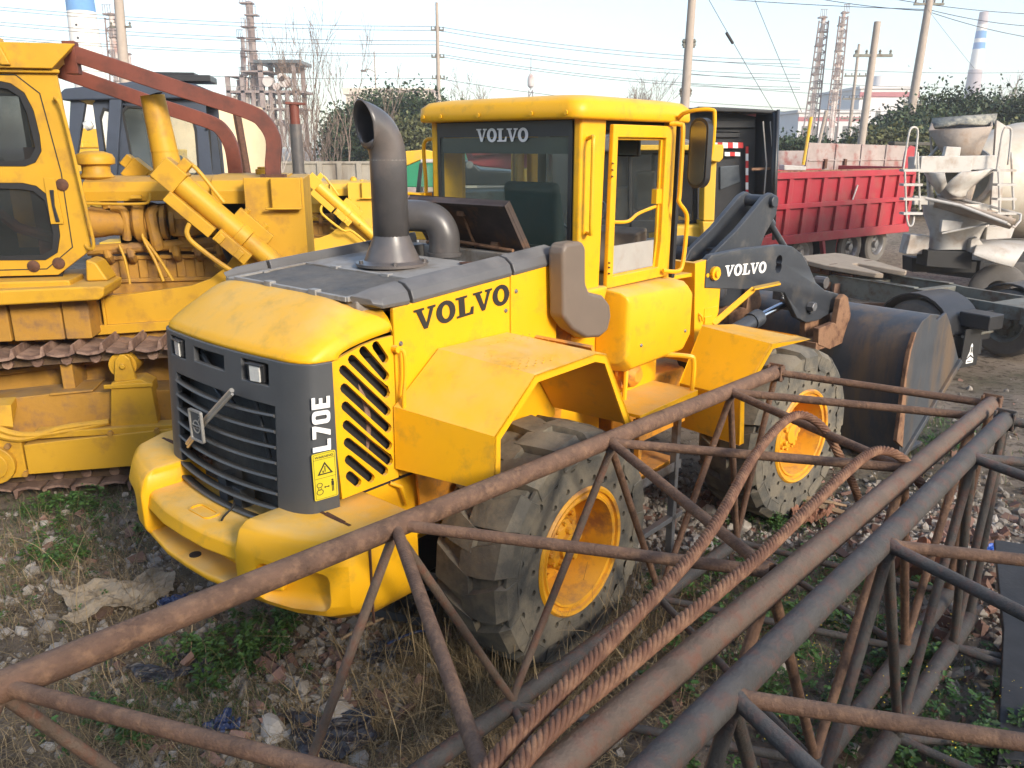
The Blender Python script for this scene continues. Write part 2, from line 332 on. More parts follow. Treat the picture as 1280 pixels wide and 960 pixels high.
# ================================================================ GROUND
def sstep(a, b, x):
    t = np.clip((x-a)/(b-a), 0, 1); return t*t*(3-2*t)
_oct = [(RNG.uniform(0, 7), RNG.uniform(0, 7), RNG.uniform(0, 6.28)) for _ in range(24)]
def bumpy(x, y, f0=.9):
    z = 0
    for i, (a, b, c) in enumerate(_oct):
        f = f0*1.28**i; th = c; z = z+np.sin((x*math.cos(th)+y*math.sin(th))*f+a*3)*(1/(1+i*.6))*.35*np.cos((x*math.sin(th)-y*math.cos(th))*f*.8+b)
    return z
def gh(x, y):
    x = np.asarray(x, float); y = np.asarray(y, float)
    lat = -.743*x+.669*y
    mound = .17*(1-sstep(1.5, 2.35, lat))*(1-sstep(5.0, 8.0, x))
    near = (1-sstep(10, 16, np.hypot(x, y-4)))
    bermL = .10*np.exp(-((x+3.2)**2+(y-4.2)**2)/1.2)
    return mound+bermL+bumpy(x, y)*.035*near-.02
xs = np.concatenate([[-1500,-600,-250,-120,-60,-35,-22,-14,-10,-8], np.arange(-7, 9.001, .065), [10,12,15,20,28,40,60,120,250,600,1500]])
ys = np.concatenate([[-60,-20,-8,-3,-1], np.arange(0, 12.5, .065), [14,16,19,23,28,35,45,60,90,150,300,700,1800]])
X, Y = np.meshgrid(xs, ys); Z = gh(X, Y)
V = np.stack([X.ravel(), Y.ravel(), Z.ravel()], 1); nx, ny = len(xs), len(ys)
ii = (np.arange(ny-1)[:, None]*nx+np.arange(nx-1)[None]).ravel()
F = np.stack([ii, ii+1, ii+nx+1, ii+nx], 1)
def npmesh(name, V, F, m, smooth=False):
    me = bpy.data.meshes.new(name); n, k = F.shape
    me.vertices.add(len(V)); me.vertices.foreach_set('co', np.asarray(V, np.float32).ravel())
    me.loops.add(n*k); me.loops.foreach_set('vertex_index', F.astype(np.int32).ravel())
    me.polygons.add(n); me.polygons.foreach_set('loop_start', np.arange(0, n*k, k, dtype=np.int32)); me.polygons.foreach_set('loop_total', np.full(n, k, np.int32))
    me.update(calc_edges=True); me.validate()
    me.polygons.foreach_set('use_smooth', np.full(len(me.polygons), smooth)); me.materials.append(M[m] if isinstance(m, str) else m)
    o = bpy.data.objects.new(name, me); COL.objects.link(o); return o
def ground_material():
    m = bpy.data.materials.new('trodden_earth'); m.use_nodes = True; t = m.node_tree; N = t.nodes; K = t.links; p = N['Principled BSDF']
    p.inputs['Roughness'].default_value = .95; p.inputs['Specular IOR Level'].default_value = .2
    tc = N.new('ShaderNodeTexCoord'); co = tc.outputs['Object']
    def noise(s, d=8, r=.65):
        n = N.new('ShaderNodeTexNoise'); n.inputs['Scale'].default_value = s; n.inputs['Detail'].default_value = d; n.inputs['Roughness'].default_value = r; K.new(co, n.inputs[0]); return n.outputs['Fac']
    def rp(f, a, b):
        r = N.new('ShaderNodeMapRange'); r.inputs[1].default_value = a; r.inputs[2].default_value = b; K.new(f, r.inputs[0]); return r.outputs[0]
    def mx(f, a, b):
        x = N.new('ShaderNodeMix'); x.data_type = 'RGBA'; K.new(f, x.inputs['Factor'])
        for s, v in ((6, a), (7, b)):
            if isinstance(v, tuple): x.inputs[s].default_value = (*v, 1)
            else: K.new(v, x.inputs[s])
        return x.outputs[2]
    c = mx(rp(noise(1.3), .35, .65), (.19,.15,.112), (.29,.235,.185))
    c = mx(rp(noise(.45), .52, .62), c, (.13,.115,.075))
    c = mx(rp(noise(9), .50, .62), c, (.095,.072,.052))
    c = mx(rp(noise(28), .58, .68), c, (.27,.225,.17))
    v = N.new('ShaderNodeTexVoronoi'); v.inputs['Scale'].default_value = 17; K.new(co, v.inputs[0])
    c = mx(rp(v.outputs['Distance'], .10, .04), c, (.24,.21,.18))
    K.new(c, p.inputs['Base Color'])
    b = N.new('ShaderNodeBump'); b.inputs['Strength'].default_value = .9; b.inputs['Distance'].default_value = .03
    ad = N.new('ShaderNodeMath'); ad.operation = 'ADD'; K.new(noise(14, 10, .75), ad.inputs[0]); K.new(noise(60, 6), ad.inputs[1]); K.new(ad.outputs[0], b.inputs['Height']); K.new(b.outputs[0], p.inputs['Normal'])
    return m
struct(npmesh('ground', V, F, ground_material(), True))

# ---------------------------------------------------------------- scattered stuff
ICO = bmesh.new(); bmesh.ops.create_icosphere(ICO, subdivisions=1, radius=1); IV = np.array([v.co[:] for v in ICO.verts]); IF = np.array([[v.index for v in f.verts] for f in ICO.faces]); ICO.free()
BV = np.array([(x,y,z) for z in (-1,1) for y in (-1,1) for x in (-1,1)], float); BF = np.array([(0,2,3,1),(4,5,7,6),(0,1,5,4),(2,6,7,3),(0,4,6,2),(1,3,7,5)])
def rotm(n):
    q = RNG.normal(size=(n, 4)); q /= np.linalg.norm(q, axis=1)[:, None]; w_, x, y, z = q.T
    return np.stack([1-2*(y*y+z*z), 2*(x*y-z*w_), 2*(x*z+y*w_), 2*(x*y+z*w_), 1-2*(x*x+z*z), 2*(y*z-x*w_), 2*(x*z-y*w_), 2*(y*z+x*w_), 1-2*(x*x+y*y)], 1).reshape(n, 3, 3)
def blobs(spec, n):
    """sample n points from gaussian patches (x, y, sx, sy, weight)"""
    wts = np.array([s[4] for s in spec], float); k = RNG.choice(len(spec), n, p=wts/wts.sum()); S_ = np.array(spec, float)[k]
    return S_[:, 0]+RNG.normal(size=n)*S_[:, 2], S_[:, 1]+RNG.normal(size=n)*S_[:, 3]
def chunks(name, spec, n, s0, s1, m, kind='rock', flat=.6, lift=.0):
    x, y = blobs(spec, n); sz = s0*(s1/s0)**(RNG.random(n)**1.7)
    base, FF = (IV, IF) if kind == 'rock' else (BV, BF)
    v = base[None]*(1+RNG.uniform(-.28, .28, (n, len(base), 1)))+RNG.uniform(-.13, .13, (n, len(base), 3))
    sc = np.stack([RNG.uniform(.7, 1.3, n), RNG.uniform(.6, 1.1, n), RNG.uniform(.4, .8, n)*flat/.6], 1) if kind == 'rock' else np.stack([RNG.uniform(.8, 1.5, n), RNG.uniform(.5, .9, n), RNG.uniform(.3, .55, n)], 1)
    v = v*sc[:, None]*sz[:, None, None]; Rm = rotm(n)
    if kind == 'brick':
        pass
    v = np.einsum('nij,nkj->nki', Rm, v); z = gh(x, y)+sz*.25+lift*RNG.random(n)
    v += np.stack([x, y, z], 1)[:, None]
    Fc = (FF[None]+(np.arange(n)*len(base))[:, None, None]).reshape(-1, FF.shape[1])
    return struct(npmesh(name, v.reshape(-1, 3), Fc, m), 'stuff')
ROCKS = [(-1.0,4.15,.32,.38,3),(1.3,6.25,.45,.45,4),(1.9,6.7,.5,.4,2),(2.9,6.0,.6,.6,3),(3.6,5.5,.6,.7,4),(2.6,3.9,.5,.6,2),(3.0,4.5,.4,.5,2),(-2.4,4.6,.8,.8,2.2),(-3.3,5.7,.7,.6,1.8),(-1.6,3.6,.4,.4,1.6),(.2,4.1,.5,.4,1.0),(0,5,6,4,2.2),(4.5,8,1.5,1.2,1.0),(1.0,4.6,.5,.5,1.0),(-3.6,4.3,.6,.9,1.2)]
tag_s = lambda o, l, c: tag(o, l, c)
tag_s(chunks('stone_rubble', ROCKS, 6200, .010, .055, 'stone'), 'loose grey and brown stones strewn over the earth round the loader', 'rubble')
tag_s(chunks('stone_chips', ROCKS+[(0,5,5,4,3)], 9000, .004, .016, 'stone'), 'fine grey gravel chips mixed into the bare soil', 'gravel')
tag_s(chunks('brick_rubble', [r for r in ROCKS if r[0] > -1.2 or r[4] < 2]+[(3.5,5.3,.5,.6,5),(2.9,4.3,.4,.5,3),(-1.0,4.2,.3,.3,1.5)], 1250, .012, .055, 'brick', 'brick'), 'broken red brick pieces lying among the stones', 'bricks')
tag_s(chunks('pale_stones', ROCKS, 700, .012, .052, 'whitestone'), 'pale whitish stones scattered among darker rubble', 'stones')
BIG = [(-1.28,3.62,.085),(-.95,3.75,.10),(-.78,3.42,.06),(1.5,5.75,.085),(1.25,5.9,.075),(1.7,6.35,.09),(-3.62,5.78,.075),(-2.0,4.9,.07),(3.2,6.3,.09),(3.55,5.0,.10),(2.7,3.6,.09),(1.9,6.1,.08),(3.0,5.2,.085),(-2.75,4.25,.06),(.9,5.5,.07)]
for k, (x, y, s) in enumerate(BIG):
    rd = random.Random(k); bm = bmesh.new(); bmesh.ops.create_icosphere(bm, subdivisions=2, radius=1)
    ph = [rd.uniform(0, 6) for _ in range(6)]; sc_ = (rd.uniform(.9,1.4), rd.uniform(.7,1), rd.uniform(.5,.75))
    for v in bm.verts:
        f = 1+.16*math.sin(v.co.x*3+ph[0])*math.cos(v.co.y*2.6+ph[1])+.10*math.sin(v.co.z*5+ph[2]+v.co.x*4)+rd.uniform(-.05,.05)
        v.co = Vector((v.co.x*sc_[0], v.co.y*sc_[1], v.co.z*sc_[2]))*f*s
    me = bpy.data.meshes.new('rock'); bm.to_mesh(me); bm.free(); me.materials.append(M['stone' if k % 3 else 'whitestone']); o = bpy.data.objects.new('rock', me); COL.objects.link(o)
    o.location = (x, y, float(gh(x, y))+s*.2); o.rotation_euler = (rd.uniform(-.3,.3), rd.uniform(-.3,.3), rd.uniform(0,6)); tag(o, 'fist to head sized rough rock lying in the rubble', 'rock', 'larger rocks in the rubble')

def blades(name, spec, n, L0, L1, wd, m, up=.6, lay=.0, seg=4, zoff=0.):
    x, y = blobs(spec, n); L = RNG.uniform(L0, L1, n); az = RNG.uniform(0, 2*PI, n); tilt = np.clip(RNG.normal(up, .25, n), .02, 1.2)
    bend = RNG.uniform(.2, 1.5, n)*RNG.choice([-1, 1], n, p=[.25, .75]); t = np.linspace(0, 1, seg+1)
    el = tilt[:, None]*1.2-bend[:, None]*t[None]
    dr = np.cumsum(np.cos(el)/seg, 1)-np.cos(el)/seg; dz = np.cumsum(np.sin(el)/seg, 1)-np.sin(el)/seg
    az2 = az[:, None]+RNG.normal(0, .5, n)[:, None]*t[None]
    px = x[:, None]+dr*L[:, None]*np.cos(az2); py = y[:, None]+dr*L[:, None]*np.sin(az2); pz = gh(x, y)[:, None]+zoff+np.maximum(dz*L[:, None], -.0)+lay*RNG.random(n)[:, None]
    wv = wd*(1-.75*t)[None]*RNG.uniform(.6, 1.4, n)[:, None]; a_ = np.stack([px-np.sin(az2)*wv, py+np.cos(az2)*wv, pz], 2); b_ = np.stack([px+np.sin(az2)*wv, py-np.cos(az2)*wv, pz+wv*.3], 2)
    v = np.stack([a_, b_], 2).reshape(n, -1, 3); k = 2*(seg+1)
    f0 = np.array([(2*i, 2*i+1, 2*i+3, 2*i+2) for i in range(seg)]); Fc = (f0[None]+(np.arange(n)*k)[:, None, None]).reshape(-1, 4)
    return struct(npmesh(name, v.reshape(-1, 3), Fc, m), 'stuff')
DRY = [(-.1,3.9,.45,.35,4),(.5,4.2,.5,.4,4),(-.6,3.3,.5,.4,2),(-1.2,3.0,.6,.5,2),(-2.9,4.5,.9,.9,4),(-3.6,5.3,.7,.8,3),(-2.0,3.6,.5,.5,2.5),(-1.9,2.7,.5,.5,2),(1.2,4.7,.5,.5,1.5),(0,5,5,4,2),(3.8,7,1,1,1),(-.3,4.4,.35,.3,2)]
tag_s(blades('dry_grass', DRY, 30000, .06, .28, .0018, 'drygrass', up=.35, lay=.03), 'tangled dead straw coloured grass matted over the ground', 'dry grass')
tag_s(blades('dry_stalks', [(-.1,3.85,.30,.22,3),(.45,4.25,.35,.25,3),(.75,4.5,.25,.2,1),(-2.6,4.9,.6,.6,1),(-.5,4.2,.3,.3,1.5)], 800, .25, .70, .0030, 'drygrass', up=.75, seg=7), 'long dry stalks arching beside the near tyre', 'dry stalks')
GRN = [(-3.6,5.9,.45,.5,2),(-3.7,4.9,.35,.6,1.2),(-1.75,4.0,.25,.25,1.2),(-1.9,3.75,.3,.15,1.5),(2.2,6.3,.25,.2,1),(4.6,8.6,.35,.3,1.5),(4.3,7.7,.3,.3,1.5),(1.9,4.2,.5,.5,3),(0,5,5,3,1.2),(-4.0,6.4,.4,.2,1)]
tag_s(blades('green_grass', GRN, 7000, .04, .13, .0022, 'weed', up=.8), 'short green grass sprouting through rubble and straw', 'grass')
def leafplants(name, spec, n, per, h, ls, m, label, stems=True):
    x, y = blobs(spec, n); hh = h*RNG.uniform(.5, 1.15, n)
    N_ = n*per; pi_ = np.repeat(np.arange(n), per); t = RNG.random(N_)**.7; az = RNG.uniform(0, 2*PI, N_); rad = (.25+.75*(1-t))*RNG.uniform(.1, 1, N_)*hh[pi_]*.55
    cx = x[pi_]+np.cos(az)*rad; cy = y[pi_]+np.sin(az)*rad; cz = gh(x, y)[pi_]+.02+t*hh[pi_]*RNG.uniform(.75, 1, N_)
    L = ls*RNG.uniform(.5, 1.3, N_); d = np.stack([np.cos(az), np.sin(az), RNG.uniform(-.5, .6, N_)], 1); d /= np.linalg.norm(d, axis=1)[:, None]
    s_ = np.stack([-np.sin(az), np.cos(az), RNG.uniform(-.35, .35, N_)], 1); u_ = np.cross(d, s_)
    shape = [(0,0,0),(.30,.34,.07),(.45,.22,.03),(.72,.30,.05),(1,0,-.10),(.72,-.30,.05),(.45,-.22,.03),(.30,-.34,.07)]
    c = np.stack([cx, cy, cz], 1)
    v = np.stack([c+d*(a*L)[:, None]+s_*(b*L)[:, None]+u_*(e*L)[:, None] for a, b, e in shape], 1)
    mid = np.array([(0,1,2,4),(2,3,4,4),(0,4,6,7),(4,5,6,6)]); tri = np.array([(0,1,2),(0,2,4),(2,3,4),(0,4,6),(4,5,6),(0,6,7)])
    Fc = (tri[None]+(np.arange(N_)*8)[:, None, None]).reshape(-1, 3)
    o = struct(npmesh(name, v.reshape(-1, 3), Fc, m), 'stuff'); tag(o, label, 'weeds'); return o
WD = [(-1.78,4.22,.16,.14,2.2),(-1.55,4.6,.12,.2,.8),(-3.75,6.35,.3,.12,1.2),(-3.35,5.55,.25,.2,.8),(2.15,5.1,.35,.35,2.5),(1.8,4.3,.45,.4,3.5),(2.15,3.5,.35,.35,3),(1.25,3.55,.35,.35,2),(2.2,6.15,.22,.15,1),(1.7,5.2,.2,.3,1),(-2.1,3.65,.25,.15,.8),(4.4,7.9,.3,.3,.8),(.9,4.9,.3,.2,.5),(2.6,3.0,.3,.3,1.2)]
leafplants('broadleaf_weeds', WD, 230, 42, .17, .038, 'weed', 'leafy bright green weeds growing between the truss pipes and under the loader')
leafplants('small_weeds', WD+[(0,5,4.5,3,5),(-3.2,5,.8,.9,4)], 420, 22, .08, .022, 'weed', 'small low green weeds dotted over the rubble')
leafplants('flower_heads', [(1.9,3.9,.45,.4,2),(2.2,3.4,.3,.3,2),(1.4,3.7,.3,.3,1)], 60, 4, .30, .009, 'petal', 'tiny yellow flowers on thin stems among the weeds')
# embankment of the far ground is flat here; puddled track
def crumple(name, x, y, sx, sy, rz, m, label, cat, amp=.05, seed=0, z0=.02, solid=.003, cut=.15):
    rd = np.random.default_rng(seed); n = 26; u, v = np.meshgrid(np.linspace(-1, 1, n), np.linspace(-1, 1, n)); ph = rd.uniform(0, 6, 12)
    ed = 1+cut*np.sin(3*np.arctan2(v, u)+ph[0])+cut*.7*np.sin(5*np.arctan2(v, u)+ph[1]); X_ = u*ed*sx/2+.02*np.sin(v*7+ph[2]); Y_ = v*ed*sy/2+.02*np.sin(u*6+ph[3])
    z = amp*(np.abs(np.sin(u*3.1+v*1.7+ph[4]))*.6+np.abs(np.sin(v*4.3-u*2.2+ph[5]))*.4+.25*np.abs(np.sin(u*9+v*5+ph[6])))+rd.normal(0, amp*.06, u.shape)
    X2 = x+X_*math.cos(rz)-Y_*math.sin(rz); Y2 = y+X_*math.sin(rz)+Y_*math.cos(rz); Zz = z
    i_ = (np.arange(n-1)[:, None]*n+np.arange(n-1)[None]).ravel(); q = np.stack([i_, i_+1, i_+n+1, i_+n], 1)
    gz = float(gh(x, y)); V_ = np.stack([X2.ravel()-x, Y2.ravel()-y, Zz.ravel()+gh(X2, Y2).ravel()-gz+z0], 1)
    o = npmesh(name, V_, q, m, False); o.location = (x, y, gz); md = o.modifiers.new('s', 'SOLIDIFY'); md.thickness = solid; return tag(o, label, cat)
crumple('plastic_sheet', -2.66, 4.86, .66, .44, .55, 'bag', 'muddy beige crumpled plastic sheet lying on the rubble left of the loader', 'plastic sheet', .075, 3, cut=.07)
crumple('plastic_scrap', -2.28, 4.82, .17, .13, .2, 'bluescrap', 'dark blue plastic scrap beside the beige sheet', 'plastic scrap', .05, 4)
crumple('plastic_scrap', -1.55, 3.62, .15, .10, .9, 'bluescrap', 'dark blue plastic scrap in the grass under the long rusty pipe', 'plastic scrap', .05, 5)
crumple('plastic_scrap', 3.52, 5.29, .2, .10, .1, 'bluebright', 'bright blue plastic scrap among bricks at the right edge', 'plastic scrap', .04, 6)
for k, (x, y, sx, sy, rz, l) in enumerate([(-1.95,4.1,.45,.2,.5,'black plastic sheet half buried behind the near rusty pipe'),(-.95,3.55,.42,.34,.2,'large dark plastic sheet lying over the stones at the bottom of the frame'),(-2.25,5.55,.28,.14,-.9,'small black plastic sheet under the left end of the bumper'),(-.75,4.3,.25,.2,.9,'torn dark plastic sheet beside the dry grass below the bumper')]):
    crumple('black_sheet', x, y, sx, sy, rz, 'blackscrap', l, 'plastic sheet', .05, 10+k)
crumple('warped_sheet', 2.5, 6.2, .38, .26, .7, 'brownboard', 'warped brown rusty sheet beside the front tyre', 'metal sheet', .12, 21, solid=.006)
crumple('warped_sheet', 2.75, 5.0, .30, .5, .3, 'brownboard', 'curled brown rusty sheet behind the dark truss', 'metal sheet', .2, 22, solid=.006)
q = MB(); q.box(-.055,.055,-.03,.03,-.006,.006); o = q.build('ceramic_tile', 'whitestone', bevel=.002); o.location = (-2.35,5.35,.06); o.rotation_euler = (.2,.15,-.5); tag(o, 'small white rectangular tile piece lying on the soil', 'tile')
for k, (a, b, c_, l) in enumerate([((2.25,6.55,.06),(2.85,6.02,.10),.035,'long splintered wooden plank beside the front tyre'),((2.35,6.45,.10),(2.8,6.2,.12),.025,'shorter split wooden plank on top of the long one'),((-1.05,4.32,.10),(-.82,4.52,.12),.016,'small pale wooden stick on the stones near the bumper')]):
    q = MB(); q.tube([a, tuple((Vector(a)+Vector(b))/2+Vector((0,0,.015))), b], [c_*.6, c_, c_*.5], n=5); o = q.build('wooden_plank', 'wood', smooth=False); tag(o, l, 'plank')
# steel grating pallet half under the loader
gr_ = thing('steel_grating', 'dark steel grating lying under the loader behind the near tyre', 'grating', (-.66,4.92,.10), heading(20))
q = MB()
for k in range(5): q.box(-.40,.40,-.26+k*.13,-.25+k*.13,0,.06)
q.build('bearing_bar', 'boom', gr_); q = MB()
for k in range(6): q.box(-.40+k*.158,-.39+k*.158,-.26,.27,.0,.055)
q.build('cross_bar', 'boom', gr_)
q = MB(); q.tube([(-.75,4.25,.12),(-.6,4.4,.10),(-.45,4.38,.12)], .008, smooth=5); tag(q.build('cable_offcut', 'bluescrap'), 'short dark blue cable offcut on the stones below the bumper', 'cable')
# black rubber plank and mat at the right edge
pk = thing('rubber_plank', 'long weathered black plank leaning at the bottom right corner', 'plank')
q = MB(); q.loft([[(2.28,3.15,.20),(2.46,3.12,.22),(2.47,3.12,.25),(2.29,3.16,.24)],[(2.78,4.0,.34),(2.98,3.94,.36),(2.99,3.95,.39),(2.79,4.01,.38)],[(3.18,4.82,.47),(3.44,4.72,.48),(3.45,4.74,.51),(3.19,4.84,.51)],[(3.36,5.05,.30),(3.62,4.93,.30),(3.63,4.96,.33),(3.37,5.08,.34)]]); q.build('plank_body', 'belt', pk, bevel=.006)
q = MB(); q.prism([(2.55,3.1),(3.1,3.0),(3.5,3.9),(2.95,4.15)], .20, .235, 'xy'); tag(q.build('rubber_mat', 'blackscrap'), 'flat black rubber mat under the weathered plank at the bottom right', 'mat')
q = MB(); q.tube([(2.82,3.75,.33),(2.95,3.78,.36),(3.05,3.6,.34)], .035, n=12, smooth=5); tag(q.build('hose_piece', 'rubber'), 'short black hose piece beside the weathered black plank', 'hose')
# ================================================================ WHEEL LOADER
LO = thing('wheel_loader', 'bright yellow wheel loader with dark grille, curved exhaust and black front bucket, nearest machine', 'wheel loader', (-.51, 5.06, 0), heading(41))
def tyre_mb(Rr=.735, W=.50, N=17, seed=0):
    rd = random.Random(seed); mb = MB(); w = W/2; c = Rr-.048
    mb.revolve([(.36,-w+.04),(.385,-w+.01),(c-.06,-w+.012),(c-.012,-w+.04),(c,-w+.12),(c,w-.12),(c-.012,w-.04),(c-.06,w-.012),(.385,w-.01),(.36,w-.04)], axis='y', n=64)
    holes = []
    for k in range(22):
        a = 2*PI*k/22; holes.append(circ(.445*math.cos(a), .445*math.sin(a), .019, 10))
        a += PI/22; holes.append(circ((c-.125)*math.cos(a), (c-.125)*math.sin(a), .025, 10))
    ring = circ(0, 0, c-.02, 64)
    for sgn in (-1, 1):
        mb.plate(ring, [circ(0, 0, .39, 48)]+(holes if sgn < 0 else []), .02, Matrix(((1,0,0,0),(0,0,1,-(w+.008) if sgn < 0 else w-.012),(0,1,0,0),(0,0,0,1))))
    for sgn in (-1, 1):
        for k in range(N):
            a0 = 2*PI*(k+(0.5 if sgn > 0 else 0))/N
            secs = [(.035, .11, Rr-.09, Rr-.008, .070), (-.10, .06, Rr-.09, Rr-.002, .094), (-w+.03, .0, Rr-.11, Rr-.016, .112), (-w-.016, -.012, Rr-.15, Rr-.062, .106), (-w-.013, -.02, Rr-.175, Rr-.115, .075)]
            rings = []
            for (y, da, ri, ro, hw) in secs:
                hw *= rd.uniform(.93, 1.05); ro += rd.uniform(-.006, .003)
                ring = []
                for (rr, s2, k2) in ((ri,-1,1.15),(ro,-1,.92),(ro,1,.92),(ri,1,1.15)):
                    t = a0+da+s2*hw*k2/Rr; ring.append((rr*math.cos(t), -sgn*y if sgn > 0 else y, rr*math.sin(t)))
                rings.append(ring if sgn < 0 else ring[::-1])
            mb.loft(rings)
    return mb
def rim_mb():
    mb = MB()
    mb.revolve([(.392,-.235),(.398,-.262),(.384,-.276),(.366,-.27),(.362,-.252),(.345,-.250),(.336,-.262),(.322,-.258),(.318,-.235),(.305,-.20),(.300,-.06),(.285,-.01),(.20,.0),(.185,-.02),(.0,-.02)], axis='y', n=56)
    return mb
def hub_mb():
    mb = MB(); mb.revolve([(.19,-.015),(.175,-.05),(.16,-.06),(.155,-.12),(.13,-.15),(.085,-.16),(.08,-.185),(.0,-.19)], axis='y', n=32)
    for k in range(12):
        a = 2*PI*k/12; mb.cyl((.235*math.cos(a), .0, .235*math.sin(a)), (.235*math.cos(a), -.04, .235*math.sin(a)), .017, n=6)
        a += .2; mb.cyl((.142*math.cos(a), -.10, .142*math.sin(a)), (.142*math.cos(a), -.155, .142*math.sin(a)), .014, n=6)
    for k in range(5):
        a = 2*PI*k/5+.4; mb.cyl((.10*math.cos(a), -.14, .10*math.sin(a)), (.10*math.cos(a), -.18, .10*math.sin(a)), .028, .02, n=8)
    return mb
def wheel(parent, x, y, T=None, flip=False, rot=0., seed=0):
    TT = (T or Matrix()) @ Matrix.Translation((x, y, .73))
    t = tyre_mb(seed=seed).build('tyre', 'tyre', None, bevel=.02, seg=3); t.matrix_local = Matrix()
    wl = bpy.data.objects.new('wheel', None); COL.objects.link(wl); wl.parent = parent
    wl.matrix_local = TT @ Euler((0, rot, PI if flip else 0)).to_matrix().to_4x4()
    t.parent = wl; rim_mb().build('rim', 'rim', wl); hub_mb().build('hub', 'rim', wl, bevel=.004)
    return wl
GT = Matrix.Translation((1.45, 0, 0)) @ Euler((0, 0, R(-8))).to_matrix().to_4x4()
wheel(LO, 0, -.955, rot=.1, seed=1); wheel(LO, 0, .955, flip=True, seed=2)
wheel(LO, 1.5, -.955, T=GT, rot=.3, seed=3); wheel(LO, 1.5, .955, T=GT, flip=True, seed=4)

W_ = .68
# ---- engine housing side panels (real thickness), rear cap, trim
def ztrim(x): return 2.235+.085*(x+.92)/1.28          # underside of the grey trim
mb = MB()
for y0, y1 in ((-W_, -W_+.03), (W_-.03, W_)):
    mb.prism([(-.90,1.34),(-.02,1.34),(-.02,ztrim(-.02)),(-.90,ztrim(-.90))], y0, y1)
    mb.prism([(-.012,1.34),(.42,1.34),(.42,ztrim(.42)),(-.012,ztrim(-.012))], y0, y1)
mb.box(.39,.42,-W_+.03,W_-.03,1.34,2.30)
mb.build('side_panel', 'yellow', LO, bevel=.008)
MB().box(-1.24,.38,-W_+.05,W_-.05,1.30,2.0).build('engine_bay', 'black', LO)
# vent panel with ten slots
S_ = [((-1.02,2.07),(-.965,1.99)),((-1.10,2.06),(-.965,1.90)),((-1.17,2.03),(-.965,1.81)),((-1.225,1.99),(-.965,1.715)),((-1.225,1.90),(-.965,1.625)),((-1.225,1.81),(-.965,1.53)),((-1.225,1.715),(-.965,1.445)),((-1.225,1.625),(-1.0,1.40)),((-1.225,1.535),(-1.09,1.39)),((-1.225,1.45),(-1.175,1.395))]
OUT = [(-1.275,1.34),(-.91,1.34),(-.91,2.10),(-1.0,2.098),(-1.1,2.085),(-1.2,2.06),(-1.315,2.03)]
for sy in (-1, 1):
    mb = MB(); mb.plate(OUT, [slot(p, q, .0225) for p, q in S_], .022, Matrix(((1,0,0,0),(0,0,1,-W_ if sy < 0 else W_-.022),(0,1,0,0),(0,0,0,1))))
    mb.build('vent_panel', 'yellow', LO, bevel=.006)
    # rolled lips round the slots
mb = MB()
for k in range(9): mb.box(-1.22,-.98,-.60,-.585,1.38+.07*k,1.40+.07*k)
mb.tube([(-1.1,-.6,1.35),(-1.05,-.62,1.7),(-1.15,-.6,2.0)], .02, smooth=6); mb.tube([(-.98,-.6,1.4),(-1.2,-.6,1.75)], .012)
mb.build('radiator_side', 'trackshoe', LO)
# rear cap : rings across y, swept from grille to crest
CAPLATER = True
# top deck and trim rails
mb = MB()
mb.hexa([(-1.06,-.60,2.20),(.0,-.60,2.24),(.0,.60,2.24),(-1.06,.60,2.20),(-1.06,-.60,2.284),(.0,-.60,2.345),(.0,.60,2.345),(-1.06,.60,2.284)])
mb.box(-.0,.40,-.60,-.42,2.2,2.362); mb.box(-.0,.40,.42,.60,2.2,2.362); mb.box(.33,.40,-.42,.42,2.2,2.362)
mb.build('hood_deck', 'tanktop', LO, bevel=.01)
MB().box(0,.33,-.42,.42,2.15,2.28).build('hatch_well', 'black', LO)
for sy in (-1, 1):
    for xa, xb in ((-1.06,-.795), (-.775,-.015), (.005,.41)):
        mb = MB(); rings = []
        for x in (xa, xb):
            zt = ztrim(x)
            prof = [(W_+.006,zt-.002),(W_+.012,zt+.02),(W_-.005,zt+.065),(W_-.05,zt+.098),(W_-.10,zt+.108),(W_-.115,zt+.07),(W_-.115,zt-.002)]
            rings.append([(x, sy*p[0], p[1]) for p in prof])
            if x == -1.06: rings[-1] = [(x-.02 if k in (4,5) else x+.05*(k<3), sy*(p[0]-.03*(k<4)), zt+.04+(p[1]-zt)*.42) for k, p in enumerate(prof)]; rings.append([(-.97, sy*p[0], zt+.02+(p[1]-zt)*.82) for p in prof])
        mb.loft(rings); mb.build('hood_trim', 'trim', LO, bevel=.006, ang=50)
# mesh intake panel, frame clips
mb = MB(); T = Matrix.Translation((0,0,2.302)) @ Euler((0, R(-3.3), 0)).to_matrix().to_4x4()
mb.box(-1.07,-.62,-.55,.46,-.035,-.012, T=Matrix.Translation((0,0,2.302)) @ Euler((0,R(-3.3),0)).to_matrix().to_4x4() @ Matrix.Translation((0,0,.0)))
pn = MB(); pn.hexa([(-1.08,-.55,2.28),(-.62,-.55,2.305),(-.62,.44,2.305),(-1.08,.44,2.28),(-1.08,-.55,2.295),(-.62,-.55,2.325),(-.62,.44,2.325),(-1.08,.44,2.295)])
pm = pn.build('intake_mesh', 'mesh', LO)
fr = MB()
for y in (-.56, .44): fr.hexa([(-1.09,y-.012,2.28),(-.60,y-.012,2.30),(-.60,y+.012,2.30),(-1.09,y+.012,2.28),(-1.09,y-.012,2.305),(-.60,y-.012,2.335),(-.60,y+.012,2.335),(-1.09,y+.012,2.305)])
for x, z in ((-1.085,2.30),(-.61,2.33)): fr.box(x-.012,x+.012,-.56,.44,z-.02,z+.004)
for x, y in ((-1.085,-.3),(-1.085,.1),(-.61,-.3),(-.61,.15),(-.9,-.56),(-.9,.44)): fr.box(x-.02,x+.02,y-.03,y+.03,2.28,2.34 if x>-.8 else 2.315)
